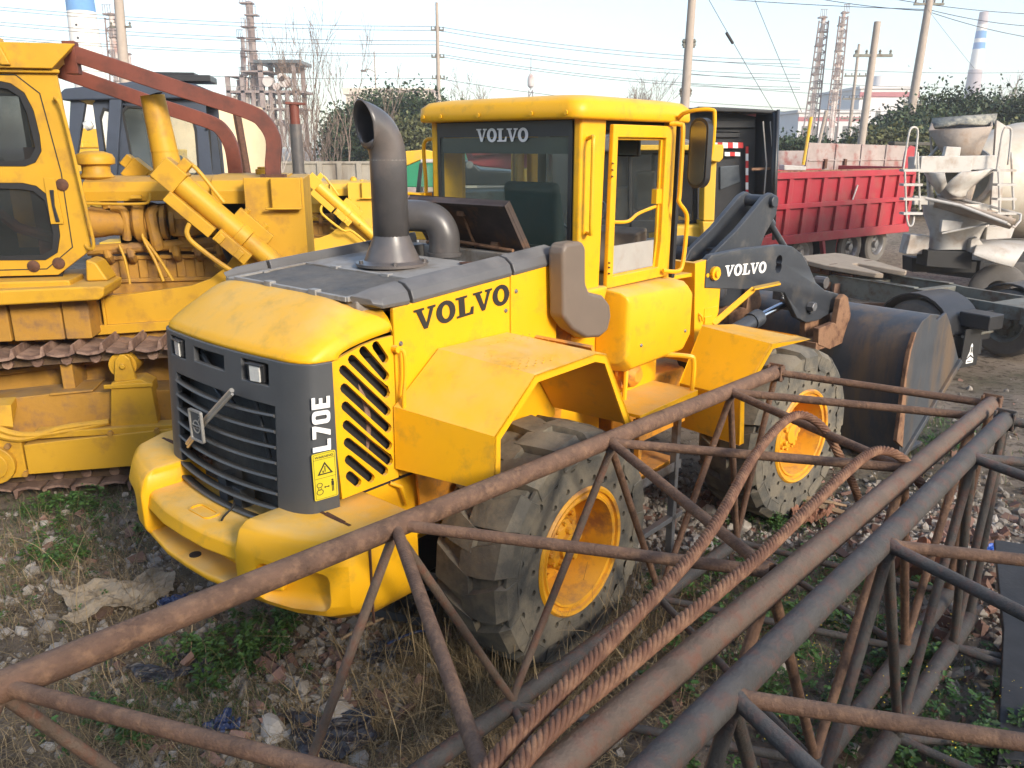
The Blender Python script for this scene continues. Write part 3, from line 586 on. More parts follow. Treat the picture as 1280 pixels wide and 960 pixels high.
fr.build('intake_frame', 'tanktop', LO, bevel=.003)
# exhaust stack
mb = MB(); mb.revolve([(.0,2.33),(.215,2.33),(.215,2.346),(.19,2.35),(.165,2.36),(.13,2.44),(.106,2.50),(.103,2.52)], c=(-.31,0,0), n=36)
for k in range(5):
    a = 2*PI*k/5+.3; mb.cyl((-.31+.195*math.cos(a), .195*math.sin(a), 2.34), (-.31+.195*math.cos(a), .195*math.sin(a), 2.365), .012, n=6)
sk = mb.build('exhaust_stack', 'pipe', LO)
el = MB(); d = Vector((-.985, .17, 0)); base = Vector((-.31, 0, 0)); rings = []; r0 = .103
path = [(0, 2.50, 0), (0, 2.93, 0)]
for k in range(1, 13):
    a = R(84)*k/12; path.append((.165*(1-math.cos(a)), 2.93+.165*math.sin(a)*1.25, a))
side = d.cross(Vector((0,0,1)))
for i, (s_, z_, a) in enumerate(path):
    cpt = base+d*s_+Vector((0,0,z_)); nrm = d*math.sin(a)+Vector((0,0,1))*math.cos(a); u = side; v = nrm.cross(u)
    ring = []
    for j in range(28):
        t = 2*PI*j/28; p = cpt+u*math.cos(t)*r0+v*math.sin(t)*r0
        ring.append(p)
    rings.append(ring)
# slanted mouth: push the last rings outwards at the top
for k, amt in ((-1, 1.0), (-2, .6), (-3, .3)):
    for j, p in enumerate(rings[k]):
        t = (p.z-(base+d*path[k][0]+Vector((0,0,path[k][1]))).z)/r0
        rings[k][j] = p+d*(.035*t*amt)+Vector((0,0,.015*t*amt))-Vector((0,0,.03*amt if t < 0 else 0))
el.loft([[tuple(p) for p in r] for r in rings], caps=False)
el.build('exhaust_elbow', 'pipe', LO, solid=.006, ang=60)
sm = MB(); sm.revolve([(.1045,2.925),(.1065,2.93),(.1045,2.935)], c=(-.31,0,0), n=28); sm.build('weld_seam', 'tanktop', LO)
mb = MB(); mb.tube([(.14,.02,2.33),(.14,.02,2.47),(.11,.07,2.56),(.04,.17,2.585),(-.06,.32,2.575)], .098, n=24, smooth=8)
mb.tube([(.14,.02,2.335),(.14,.02,2.36)], .112, n=24); mb.build('air_pipe', 'pipe', LO, ang=60)
mb = MB(); mb.revolve([(.0,2.348),(.05,2.348)], c=(-.06,-.38,0), n=20); mb.build('filler_hole', 'rustbolt', LO)
# open hatch lid
mb = MB(); T = basis((.42,0,2.37), (0,1,0), (-.22,0,.33))
mb.box(-.45,.43,0,.37,-.008,.008,T)
for x0,x1,y0,y1 in ((-.45,.43,0,.02),(-.45,.43,.35,.37),(-.45,-.43,0,.37),(.41,.43,0,.37)): mb.box(x0,x1,y0,y1,-.03,.03,T)
ld = mb.build('hatch_lid', 'lid', LO, bevel=.004)
mb = MB(); mb.tube([(.40,-.02,2.36),(.33,-.03,2.46),(.26,-.02,2.62)], .009); mb.box(.25,.29,-.05,.01,2.58,2.66); mb.box(.36,.42,-.24,-.18,2.37,2.42)
mb.tube([(.35,-.38,2.38),(.36,.1,2.40),(.33,.38,2.38)], .012); mb.build('lid_stay', 'tan', ld)
# ---- grille shell: grid in (u round the corner, v up) with openings left out
def gpath(u):   # u in -1..1 : plan outline of the grille, x(y)
    a = abs(u); sg = 1 if u > 0 else -1
    if a < .62: y = a/.62*.47; return (-1.505+.12*y*y, sg*y)
    if a < .84:
        t = (a-.62)/.22*PI/2*.92; return (-1.478+.09*(1-math.cos(t)), sg*(.47+.195*math.sin(t)))
    t = (a-.84)/.16; t0 = PI/2*.92; xs = -1.478+.09*(1-math.cos(t0)); ys = .47+.195*math.sin(t0); return (xs+(-1.285-xs)*t, sg*(ys+(.683-ys)*t))
US = [-1,-.95,-.9,-.86,-.83,-.80,-.77,-.74,-.71,-.68,-.655,-.62,-.57,-.5,-.44,-.38,-.30,-.2,-.1,0,.1,.2,.30,.38,.44,.5,.57,.62,.655,.68,.71,.74,.77,.80,.83,.86,.9,.95,1]
VS = [1.12,1.17,1.235,1.245,1.31,1.33,1.395,1.415,1.48,1.50,1.565,1.585,1.65,1.67,1.735,1.755,1.82,1.87,1.915,1.93,2.005,2.02,2.034,2.045]
def lean(z): return .055*(2.05-z)/.93*-1+.0
mb = MB(); vs = []; nu = len(US)
def topz(x, y): return min(2.045, 2.045-.0)
for z in VS:
    for u in US:
        x, y = gpath(u); vs.append((x+lean(z)+.03-(.035*(z-1.3)/.75*max(0,(abs(u)-.84)/.16)), y, z))
fs = []
def hole(u, z):
    a = abs(u)
    if 1.17 < z < 1.82 and a < .60:
        k = [z0 for z0 in (1.235,1.31,1.395,1.48,1.565,1.65,1.735) if z0 < z]
        return True
    if 1.93 < z < 2.005 and -.1 < u < .30: return True
    if 1.915 < z < 2.02 and (-.57 < u < -.30 or .44 < u < .655): return True
    return False
for j in range(len(VS)-1):
    for i in range(nu-1):
        if not hole((US[i]+US[i+1])/2, (VS[j]+VS[j+1])/2): fs.append((j*nu+i, j*nu+i+1, (j+1)*nu+i+1, (j+1)*nu+i))
mb.add(vs, fs); gr = mb.build('grille', 'grey', LO, solid=.03, ang=45, bevel=.006)
mb = MB(); rings = []
for t in (0, .012, .04, .09, .18, .32, .48, .64, .80, .93, 1.0, 1.06, 1.3):
    tt = min(t, 1); ring = []
    for i in range(41):
        u = -1+i/20; x0, y0 = gpath(u); x0 += .033; c1x = -1.10 if t <= 1 else -1.10+(t-1)*.6
        yc = .683*math.sin(u*PI/2) if abs(u) > 2 else y0*(1 if t > 0 else 1)
        yn = min(1, abs(yc)/.684); S_u = (1-yn**6)**(1/2.2)
        ex = -.915 if tt > .98 else -1.285+(.37)*tt
        wgt = max(0, (yn-.86)/.14)
        x = (x0+(c1x-x0)*tt)*(1-wgt)+wgt*((x0+(ex-x0)*tt) if tt < 1 else max(ex, c1x))
        H = .024*min(1, t/.04)**.5+.155*(1-(1-tt)**1.45)
        ze = 2.045+.06*tt; z = ze+H*S_u-(.012 if t > 1.0 else 0)
        ring.append((x, yc, z))
    rings.append(ring)
mb.loft(rings, caps=False, closed=False); mb.build('hood_cap', 'yellow', LO, ang=70, solid=.010)
for k in range(8):
    z = 1.225+.079*k; rings = []
    for i in range(25):
        u = -.62+1.24*i/24; x, y = gpath(u); bul = .012*math.cos(u/.62*PI/2)
        sag = -.012*(1-(u/.6)**2)
        rings.append([(x+lean(z)+.03+dx-bul, y, z+dz+sag) for dx, dz in ((-.018,-.010),(-.026,-.003),(-.020,.007),(.03,-.010),(.034,-.020),(.0,-.018))])
    q = MB(); q.loft(rings); q.build('grille_bar', 'grey', gr, ang=60)
mb = MB(); mb.box(-1.38,-1.34,-.52,.52,1.15,2.02); mb.build('radiator_core', 'mesh', LO)
mb = MB(); mb.box(-1.50,-1.40,.02,.10,1.16,1.34); mb.box(-1.50,-1.42,-.12,-.04,1.16,1.30); mb.box(-1.5,-1.44,-.05,.04,1.24,1.28)
mb.tube([(-1.43,.35,1.95),(-1.42,.1,1.72)], .014); mb.tube([(-1.43,.25,1.95),(-1.42,.0,1.72)], .014); mb.tube([(-1.43,-.2,1.9),(-1.42,-.3,1.5)], .012); mb.build('latch_bracket', 'grey', gr, bevel=.003)
MB().tube([(-1.53,-.10,1.24),(-1.56,-.14,1.235),(-1.62,-.16,1.215),(-1.66,-.2,1.215)], .006, n=5, smooth=4).build('strap', 'rubber', gr)
for sy in (-1, 1):
    x, y = gpath(-.435 if sy < 0 else .55); mb = MB(); T = Matrix.Translation((x+.06, y, 1.967)) @ Euler((0,0,R(-10*sy))).to_matrix().to_4x4()
    mb.box(-.05,.05,-.055,.055,-.045,.045,T); mb.box(-.065,-.05,-.057,.057,.036,.045,T); h = mb.build('headlight', 'blackpaint', LO, bevel=.01)
    q = MB(); q.box(-.058,-.048,-.035,.035,-.045,.035,T); q.build('lens', 'lampglass', h, bevel=.004)
# badge and diagonal bar
mb = MB(); mb.tube([(-1.535,.32,1.46),(-1.555,.05,1.665),(-1.545,-.22,1.87)], .013, n=6); mb.tube([(-1.543,.305,1.445),(-1.563,.035,1.65),(-1.553,-.235,1.855)], .008, n=5); dbar = mb.build('emblem_bar', 'silver', gr)
T = basis((-1.583,.085,1.63), (0,-1,0), (0,0,1)); mb = MB(); mb.plate(rrect(-.062,.062,-.085,.085,.012), [rrect(-.052,.052,-.075,.075,.008)], .014, T); bd = mb.build('emblem_frame', 'silver', gr)
mb = MB(); mb.plate(rrect(-.055,.055,-.078,.078,.01), [], .006, T); mb.build('emblem_plate', 'grey', bd)
mb = MB(); T2 = T @ Matrix.Translation((0,0,.007)); mb.plate(circ(0,-.005,.036,24), [circ(0,-.005,.029,20)], .003, T2); mb.box(-.040,.040,-.014,.004,0,.004,T2)
mb.plate([(.02,.03),(.045,.055),(.03,.06),(.052,.064),(.052,.04),(.047,.052),(.024,.026)], [], .003, T2); mb.build('emblem', 'silver', bd)
letters('emblem_lettering', 'VOLVO', T2 @ Matrix.Translation((-.036,-.0105,.004)), .011, 1.4, 'black', bd, th=.001)
# lettering and sticker on the grille side
x1, y1 = gpath(-.97)
Tv = basis((-1.352,-.6905,1.585), (0,0,1), (-1,-.02,0))
def side_T(x, z): return basis((x, -.6875 if x > -1.33 else -.679, z), (0.03,-.0,1), (-1,.10,0))
letters('model_lettering', 'l70E', basis((-1.338,-.7005,1.625), (.05,0,1), (-1,.18,0)) , .092, 1.22, 'white', LO, th=.002)
T = basis((-1.437,-.6835,1.385), (1,-.18,0), (.05,0,1)) @ Matrix.Diagonal((1.22,1,1,1)); mb = MB(); mb.plate(rrect(0,.10,0,.235,.008), [], .003, T); stk = mb.build('warning_sticker', 'decalyellow', LO)
T = T @ Matrix.Translation((0,0,.0032)); mb = MB(); mb.plate(rrect(.005,.095,.005,.23,.005), [rrect(.0065,.0935,.0065,.2285,.005)], .0006, T)
mb.box(.006,.094,.202,.2035,0,.0008,T); mb.box(.006,.094,.108,.1095,0,.0008,T)
mb.plate([(.018,.125),(.084,.125),(.051,.188)], [[(.028,.131),(.074,.131),(.051,.175)]], .0008, T); mb.box(.049,.053,.137,.158,0,.0008,T); mb.plate(circ(.051,.162,.003,8), [], .0008, T); mb.box(.040,.045,.134,.145,0,.0008,T)
mb.plate(circ(.024,.075,.013,12), [circ(.024,.075,.010,12)], .0008, T); mb.plate(circ(.024,.04,.015,12), [circ(.024,.04,.012,12)], .0008, T); mb.plate(circ(.024,.057,.008,10), [circ(.024,.057,.006,10)], .0008, T)
mb.plate([(.042,.06),(.048,.066),(.048,.062),(.060,.062),(.060,.066),(.066,.06),(.060,.054),(.060,.058),(.048,.058),(.048,.054)], [], .0008, T)
mb.plate(circ(.079,.088,.005,10), [], .0008, T); mb.box(.0735,.0845,.06,.082,0,.0008,T); mb.box(.0745,.078,.03,.06,0,.0008,T); mb.box(.080,.0835,.03,.06,0,.0008,T); mb.build('pictogram', 'decalblack', stk)
text_mesh('warning_lettering', 'WARNING', .016, T @ Matrix.Translation((.012,.209,0)) , 'decalblack', stk, bold=.0004, th=.0006)
letters('side_lettering', 'VOLVO', basis((-.755,-.6825,2.095), (1,0,.068), (0,0,1)), .112, 1.40, 'decalblack', LO, shear=.0, th=.002)
# handles, latch on vent panel edge
mb = MB(); mb.tube([(-.905,-.70,2.02),(-.885,-.73,2.02),(-.885,-.735,1.9),(-.90,-.735,1.8),(-.905,-.735,1.68),(-.90,-.71,1.62),(-.88,-.69,1.61)], .011, n=8, smooth=4)
mb.cyl((-.91,-.68,2.035),(-.91,-.72,2.035),.018,n=10); mb.cyl((-.895,-.68,1.63),(-.895,-.72,1.63),.018,n=10); mb.tube([(-.84,-.68,1.52),(-.83,-.74,1.51),(-.83,-.745,1.44),(-.83,-.74,1.38),(-.86,-.68,1.37)], .014, n=8, smooth=4)
mb.box(-.80,-.765,-.70,-.68,1.735,1.785); mb.build('handle', 'yellow', LO)
MB().cyl((-.855,-.68,1.45),(-.855,-.69,1.45),.011).build('lock', 'rustbolt', LO)

# ---- counterweight
def cw(rings, name):
    m_ = MB(); m_.loft(rings); return m_.build(name, 'yellow', LO, bevel=.03, seg=3, ang=50)
def podpts(s, z, g=0., k=1.):     # plan outline of the pod at a height
    P_ = [(-1.76+g,.46),(-1.73+g,.60),(-1.68+g,.78),(-1.60+g,.92),(-1.50+g,1.0-g*.4),(-1.36,1.04-g*.4),(-1.1,1.04-g*.4),(-1.1,.46)]
    return [(x, s*y, z) for x, y in P_]
for s in (-1, 1):
    r_ = [podpts(s,.87,.12), podpts(s,.92,.04), podpts(s,.98,0), podpts(s,1.18,.0), podpts(s,1.275,.03), podpts(s,1.315,.08)]
    if s < 0: r_ = [r[::-1] for r in r_]
    m_ = MB(); m_.loft(r_); pod = m_.build('counterweight_pod', 'yellow', LO, bevel=.022, seg=3, ang=40)
    Tl = Matrix.Translation((-1.70, s*.80, 1.075)) @ Euler((0,0,R(-27*s))).to_matrix().to_4x4()
    q = MB(); q.box(-.2,.12,-.19,.19,-.12,.085,Tl); carve(pod, [q.build('cut', 'yellow', LO, bevel=.05, seg=3)])
    q = MB(); q.box(-1.41,-1.395,s*.62-.28,s*.62+.28,1.29,1.318); q.tube([(-1.39,s*.40,1.318),(-1.40,s*1.0,1.295)], .009, n=6); q.cyl((-1.40,s*.44,1.324),(-1.40,s*.56,1.32),.013); q.cyl((-1.40,s*.85,1.31),(-1.40,s*.72,1.316),.013)
    q.box(-1.405,-1.398,s*1.035-.006,s*1.035+.006,.86,1.27); q.build('hinge_line', 'rustbolt', pod)
    q = MB(); q.box(.07,.125,-s*.11-.05,-s*.11+.05,-.065,.05,Tl); q.build('lamp_cover', 'yellow', pod, bevel=.015, seg=3)
mb = MB()   # centre shelf + lower beam with a long recess
def cpl(z, g): return [(-1.10,-.48,z),(-1.10,.48,z),(-1.73+g,.48,z),(-1.775+g,.2,z),(-1.78+g,0,z),(-1.775+g,-.2,z),(-1.73+g,-.48,z)]
mb.loft([cpl(.88,.08), cpl(.93,.0), cpl(.965,.0)][::1]); mb.loft([cpl(1.10,.0), cpl(1.18,.02), cpl(1.195,.05)]); mb.box(-1.62,-1.1,-.46,.46,.93,1.12)
ct = mb.build('counterweight_shelf', 'yellow', LO, bevel=.02, seg=3)
mb = MB(); mb.cyl((-1.71,.02,.962),(-1.71,.02,.972),.03,n=16); mb.build('drain_hole', 'black', ct)
mb = MB(); mb.plate(rrect(-1.69,-1.60,-.10,.10,.03), [rrect(-1.68,-1.615,-.085,.085,.02)], .012, Matrix.Translation((0,.0,1.192))); mb.build('towing_recess', 'yellow', ct, bevel=.003)
# ---- rear frame, underbody
mb = MB(); mb.box(-1.1,-.62,-.62,.62,.95,1.30); mb.prism([(-1.1,.75),(-.62,.95),(-.62,1.3),(-1.1,1.3)], -.60,.60); mb.box(-.62,1.25,-.45,.45,.78,1.32); mb.box(-.55,-.48,-.66,.66,.95,1.32)
mb.tube([(-.93,-.63,1.30),(-.88,-.66,1.27),(-.84,-.66,1.15)], .012); mb.build('chassis_frame', 'yellow', LO, bevel=.012)
MB().box(-1.2,.6,-.42,.42,.50,.80).build('belly_guard', 'blackpaint', LO, bevel=.02)
MB().cyl((0,-.7,.73),(0,.7,.73),.16).build('axle', 'yellow_in', LO)
# inner wheel arch plates and clutter under the fender
mb = MB(); mb.prism([(-.75,1.0),(-.15,1.0),(-.10,1.30),(.0,1.55),(.05,1.86),(-.55,1.86),(-.80,1.62)], -.675,-.655)
mb.prism([(.10,1.18),(.55,1.10),(.62,1.45),(.40,1.86),(.12,1.80)], -.60,-.58); mb.box(-.1,.12,-.98,-.62,1.72,1.78, T=Euler((0,.2,0)).to_matrix().to_4x4())
for x, z in ((.18,1.35),(.28,1.33),(.4,1.32),(.48,1.31),(.5,1.4),(.46,1.5)): mb.cyl((x,-.60,z),(x,-.62,z),.013,n=6)
mb.build('wheel_arch', 'yellow_in', LO, bevel=.005)
# ---- rear fenders
def fender(s):
    o = [(-.80,1.38),(-.79,1.67),(-.49,1.915),(.04,1.93),(.14,1.90),(.43,1.42)]; i = [(-.94,1.40),(-.93,1.735),(-.61,1.98),(-.06,1.975),(.04,1.94),(.40,1.42)]
    yo, yi = s*1.25, s*.69; m_ = MB()
    for k in range(len(o)-1):
        t = .018; a, b = o[k], o[k+1]; c_, d_ = i[k], i[k+1]
        n_ = Vector((b[1]-a[1], 0, -(b[0]-a[0]))).normalized()*t
        if n_.z > 0: n_ = -n_
        if k == 0: n_ = Vector((t,0,0))
        P_ = [(a[0],yo,a[1]),(b[0],yo,b[1]),(d_[0],yi,d_[1]),(c_[0],yi,c_[1])]
        m_.hexa([tuple(Vector(p)+n_) for p in P_]+P_)
    # outer lip
    lip = []
    cx, cz = -.05, 1.2
    for p in o:
        v = Vector((cx-p[0], cz-p[1])).normalized()*.055; lip.append((p[0]+v.x, p[1]+v.y))
    for k in range(len(o)-1):
        P_ = [o[k], o[k+1], lip[k+1], lip[k]]; m_.prism(P_, yo, yo-s*.02)
    q = m_
    for a in range(16):
        for b in range(9):
            q.cyl((-.5+a*.034, s*(.78+b*.047+(.02 if a%2 else 0)), 1.925+.0+ (.045*(1-(b/9))) ), (-.5+a*.034+.0, s*(.78+b*.047+(.02 if a%2 else 0)), 1.962 - .03*b/9), .006, .003, n=5)
    q.build('fender', 'yellow', LO, bevel=.003, seg=1)
for s in (-1, 1): fender(s)
MB().tube([(.30,-1.0,1.62),(.40,-.8,1.70),(.38,-.62,1.60)], .02).build('mud_pipe', 'yellow_in', LO)
mb = MB(); mb.loft([[(x,y,z) for x,z in ((.20,1.90),(.45,1.48),(.47,1.49),(.22,1.91))] for y in (-1.10,-.66)]); mb.build('inner_guard', 'yellow_in', LO)

# ---- cab
def cbox(name, m, boxes, parent=LO, bevel=.008, **k):
    q = MB()
    for b in boxes: q.box(*b)
    return q.build(name, m, parent, bevel=bevel, **k)
# lower cab shell
lo = [(.66,1.86),(.98,1.86),(1.02,1.58),(1.10,1.51),(1.80,1.53),(1.88,1.62),(1.88,1.98),(1.80,2.10),(.66,2.12)]
mb = MB(); mb.prism([(.44,1.36),(1.75,1.36),(1.86,1.62),(1.86,2.08),(.44,2.10)], -.60,.60); low = mb.build('cab_base', 'yellow', LO, bevel=.03)
mb = MB()
def lowring(y, k): return [(p[0]+(k if p[0]<1.2 else -k)*.6, y, p[1]+(k if p[1]<1.7 else -k)) for p in [(.96,1.60),(1.06,1.52),(1.78,1.53),(1.87,1.62),(1.87,2.0),(1.80,2.06),(.96,2.08)]]
mb.loft([lowring(-.60,-.02), lowring(-.78,-.0), lowring(-.83,.03), lowring(-.845,.07)]); mb.build('cab_side_box', 'yellow', LO, bevel=.02, seg=3, ang=60)
mb = MB(); mb.loft([lowring(.60,-.02), lowring(.78,-.0), lowring(.83,.03), lowring(.845,.07)]); mb.build('cab_side_box', 'yellow', LO, bevel=.02, seg=3, ang=60)
mb = MB(); mb.box(1.0,1.75,-.60,-.3,1.30,1.52); mb.revolve([(.0,-.10),(.05,-.10),(.09,-.06),(.095,.0),(.10,.05)], c=(1.28,-.66,1.44), axis='y', n=20); mb.tube([(1.18,-.62,1.5),(1.2,-.66,1.36),(1.35,-.66,1.34)],.018); mb.build('pump_housing', 'yellow_in', LO, bevel=.008)
# pillars
q = MB()
for s in (-1, 1):
    q = MB(); q.prism([(.66,2.08),(.90,2.08),(.93,3.18),(.66,3.18)], s*.66, s*.595); q.build('cab_pillar', 'yellow', LO, bevel=.02, seg=3)
    q = MB(); q.prism([(1.72,2.05),(1.80,2.05),(1.80,3.18),(1.70,3.18)], s*.66, s*.60); q.build('cab_pillar', 'yellow', LO, bevel=.02, seg=3)
q = MB(); q.prism([(.655,1.80),(.86,1.86),(.95,2.12),(.655,2.12)], -.70,-.50); q.build('pillar_foot', 'yellow', LO, bevel=.02)
q = MB()
for ys in ((-.66,-.56),(.56,.66)): q.box(1.84,1.88,ys[0],ys[1],2.06,3.16)
q.box(1.84,1.88,-.6,.6,2.02,2.2); q.box(.67,.70,-.595,.595,2.12,2.38); q.box(.67,.70,-.595,-.57,2.3,3.16); q.box(.67,.70,.57,.595,2.3,3.16); q.build('window_surround', 'blackpaint', LO, bevel=.004)
# roof
rf = MB(); prof = []
def rr_(x0,x1,y0,y1,r,z): return [(a,b,z) for a,b in rrect(x0,x1,y0,y1,r,5)]
rf.loft([rr_(.57,1.93,-.71,.71,.09,3.165), rr_(.56,1.94,-.72,.72,.10,3.18), rr_(.565,1.935,-.715,.715,.10,3.255), rr_(.60,1.90,-.68,.68,.12,3.292), rr_(.68,1.82,-.60,.60,.15,3.308)]); roof = rf.build('roof', 'yellow', LO, ang=60)
q = MB()
for y in (-.62,-.35,.1,.45,.62): q.cyl((.556,y,3.20),(.548,y,3.20),.014,n=8)
q.build('roof_bolt', 'yellow', roof); MB().box(.70,1.84,-.60,.60,3.10,3.166).build('headliner', 'seat', LO)
# rear glass
MB().box(.662,.668,-.59,.59,2.34,3.16).build('cab_window', 'glass', LO)
q = MB(); q.box(.657,.661,-.592,.592,3.065,3.16); q.box(.657,.661,-.592,.592,2.30,2.37); q.box(.657,.661,-.592,-.565,2.37,3.065); q.box(.657,.661,.565,.592,2.37,3.065); q.box(.672,.68,-.59,.59,2.96,3.06); q.build('window_tint_band', 'blackpaint', LO)
letters('window_lettering', 'VOLVO', basis((.654,.205,3.035), (0,-1,0), (0,0,1)), .083, 1.17, 'white', LO, th=.002)
MB().box(1.852,1.860,-.56,.56,2.2,3.1).build('cab_window', 'glassc', LO)
q = MB(); q.box(.95,1.70,.655,.663,2.3,3.1); q.build('side_window', 'glassc', LO); MB().box(.62,.66,-.66,.62,2.095,2.115).build('window_ledge', 'yellow', LO, bevel=.004)
# door (both sides share the build, right one has a missing pane and a board)
def door(s):
    y0, y1 = (-.695,-.66) if s < 0 else (.66,.695); T = Matrix(((1,0,0,0),(0,0,1,y0),(0,1,0,0),(0,0,0,1)))
    q = MB(); q.plate([(.935,2.10),(1.66,2.10),(1.69,2.35),(1.69,3.14),(.955,3.14)], [[(1.005,2.175),(1.575,2.175),(1.60,2.36),(1.60,3.06),(1.01,3.06)]], .035, T)
    d_ = q.build('door', 'yellow', LO, bevel=.008)
    q = MB(); q.plate([(1.0,2.17),(1.58,2.17),(1.605,2.36),(1.605,3.065),(1.0,3.065)], [[(1.02,2.19),(1.555,2.19),(1.58,2.36),(1.58,3.045),(1.025,3.045)]], .02, T @ Matrix.Translation((0,0,.03))); q.build('inner_frame', 'yellow', d_, bevel=.004)
    if s < 0:
        q = MB(); q.box(1.015,1.545,-.665,-.655,2.18,2.37); q.build('lower_board', 'board', d_)
        q = MB(); q.tube([(1.0,-.65,2.53),(1.25,-.63,2.515),(1.38,-.63,2.56),(1.57,-.65,2.60)], .012, n=8, smooth=5); q.box(1.53,1.60,-.68,-.64,2.62,2.72); q.build('door_bar', 'yellow', d_)
        q = MB()
        for z in (2.20,2.24,2.27,2.82,2.86,2.9): q.cyl((.945,-.70,z),(.945,-.703,z+.004),.008,n=6)
        q.build('hinge_rust', 'rustbolt', d_)
door(-1); door(1)
# handrails
q = MB(); q.tube([(.72,-.66,3.05),(.70,-.72,3.06),(.68,-.735,3.02),(.68,-.735,2.8),(.68,-.735,2.52),(.70,-.72,2.48),(.74,-.66,2.48)], .013, n=8, smooth=4); q.build('grab_rail', 'yellow', LO)
q = MB(); q.tube([(1.62,-.70,3.155),(1.66,-.76,3.15),(1.67,-.78,3.10),(1.67,-.78,2.70),(1.67,-.78,2.63),(1.76,-.79,2.55),(1.78,-.79,2.45),(1.76,-.79,2.22),(1.72,-.78,2.14),(1.60,-.72,2.15)], .0155, n=8, smooth=4); q.build('grab_rail', 'yellow', LO)
q = MB(); q.tube([(.66,.75,2.50),(.72,.80,2.55),(.73,.80,2.75),(.72,.80,3.02),(.74,.72,3.06)], .014, n=8, smooth=4); q.tube([(.70,.79,2.66),(.62,.95,2.67),(.60,.98,2.62),(.60,.98,2.40)], .014, n=8, smooth=4); q.box(.68,.76,.77,.83,2.62,2.68); q.build('grab_rail', 'yellow', LO)
# mirrors
q = MB(); q.tube([(1.72,-.70,3.18),(1.66,-.78,3.22),(1.66,-.88,3.24),(1.70,-.97,3.24),(1.71,-.99,3.20),(1.71,-.99,3.0),(1.70,-.97,2.90)], .014, n=8, smooth=4); ms = q.build('mirror_bracket', 'yellow', LO)
T = Matrix.Translation((1.67,-.90,2.96)) @ Euler((0,0,R(-14))).to_matrix().to_4x4()
q = MB(); q.plate([(a,b) for a,b in rrect(-.085,.085,-.23,.23,.075,6)], [], .05, T @ Matrix(((0,0,1,0),(1,0,0,0),(0,1,0,0),(0,0,0,1)))); q.build('mirror_shell', 'blackpaint', ms, bevel=.015)
q = MB(); q.plate([(a,b) for a,b in rrect(-.07,.07,-.21,.21,.065,6)], [], .003, T @ Matrix.Translation((-.0035,0,0)) @ Matrix(((0,0,1,0),(1,0,0,0),(0,1,0,0),(0,0,0,1)))); q.build('mirror_glass', 'mirrorg', ms)
for (x,y,z,sy,sz,yaw) in ((1.62,-.38,3.00,.085,.065,10),(.78,-.42,3.02,.10,.06,-4)):
    T = Matrix.Translation((x,y,z)) @ Euler((0,0,R(yaw))).to_matrix().to_4x4(); q = MB(); q.box(-.02,.02,-sy,sy,-sz,sz,T); q.box(-.01,.01,-.01,.01,sz,sz+.08,T); im = q.build('interior_mirror', 'blackpaint', LO, bevel=.015)
    q = MB(); q.box(-.024,-.0205,-sy+.015,sy-.015,-sz+.012,sz-.012,T); q.build('mirror_glass', 'mirrorg', im)
# interior
q = MB(); q.box(1.0,1.42,-.25,.25,2.10,2.28); q.loft([[(x,y,z) for x,z in ((1.0,2.22),(1.14,2.22),(1.02,2.78),(.93,2.76))] for y in (-.24,.24)]); st = q.build('seat', 'seat', LO, bevel=.05, seg=3)
q = MB(); q.tube([(1.75,-.05,2.1),(1.55,-.05,2.46)], .035, n=10); q.revolve([(.17,-.012),(.182,0),(.17,.012),(.158,0),(.17,-.012)], n=28, T=Matrix.Translation((1.50,-.08,2.52)) @ Euler((0,R(-35),0)).to_matrix().to_4x4()); q.box(-.16,.16,-.012,.012,-.006,.006,T=Matrix.Translation((1.50,-.08,2.52)) @ Euler((0,R(-35),0)).to_matrix().to_4x4()); q.build('steering_wheel', 'blackpaint', LO)
q = MB(); q.prism([(1.55,2.1),(1.86,2.1),(1.86,2.42),(1.70,2.38)], -.42,.22); q.box(1.05,1.6,.32,.52,2.1,2.42); q.build('console', 'fifth', LO, bevel=.02)
# grey side guard on the right rear corner of the cab
g_ = [(.29,2.42),(.32,2.46),(.48,2.46),(.52,2.42),(.53,2.20),(.57,2.14),(.72,2.10),(.80,2.03),(.82,1.95),(.79,1.86),(.70,1.83),(.55,1.85),(.40,1.93),(.31,2.02)]
q = MB(); q.prism(g_, -.82,-.70); q.build('side_guard', 'taupe', LO, bevel=.05, seg=4, ang=60)
MB().box(.42,.66,-.62,.62,1.34,2.09).build('cab_bulkhead', 'yellow_in', LO, bevel=.01)
# step platform, rail, ladder, stand frame
q = MB(); q.box(.93,1.72,-1.0,-.60,1.262,1.285); q.box(.93,1.72,-1.0,-.985,1.24,1.264)
pf = q.build('step_platform', 'yellow', LO, bevel=.004)
q = MB(); q.tube([(1.68,-.97,1.28),(1.68,-.97,1.50),(1.64,-.93,1.545),(1.50,-.70,1.545),(1.40,-.64,1.53)], .018, n=8, smooth=4); q.tube([(1.16,-.72,1.28),(1.17,-.72,1.45),(1.2,-.70,1.52)], .018); q.tube([(.99,-.68,1.28),(.99,-.67,1.46)], .02); q.build('step_rail', 'yellow', LO)
q = MB()
for x in (1.02,1.10,1.18,1.26,1.36): q.box(x,x+.03,-.98,-.965,1.12,1.24)
q.box(.98,1.62,-.96,-.93,1.06,1.12); q.box(.98,1.62,-.90,-.62,.72,.76); q.box(.98,1.02,-.97,-.93,.7,1.24); q.build('ladder', 'yellow_in', LO, bevel=.004)
MB().box(1.3,1.75,-.62,-.55,1.28,1.50).build('tank_cover', 'yellow', LO, bevel=.01)
q = MB()
for x0, y0 in ((1.05,-.92),(1.45,-1.0)): q.box(x0,x0+.05,y0,y0+.012,.05,1.2); q.box(x0,x0+.012,y0,y0+.05,.05,1.2)
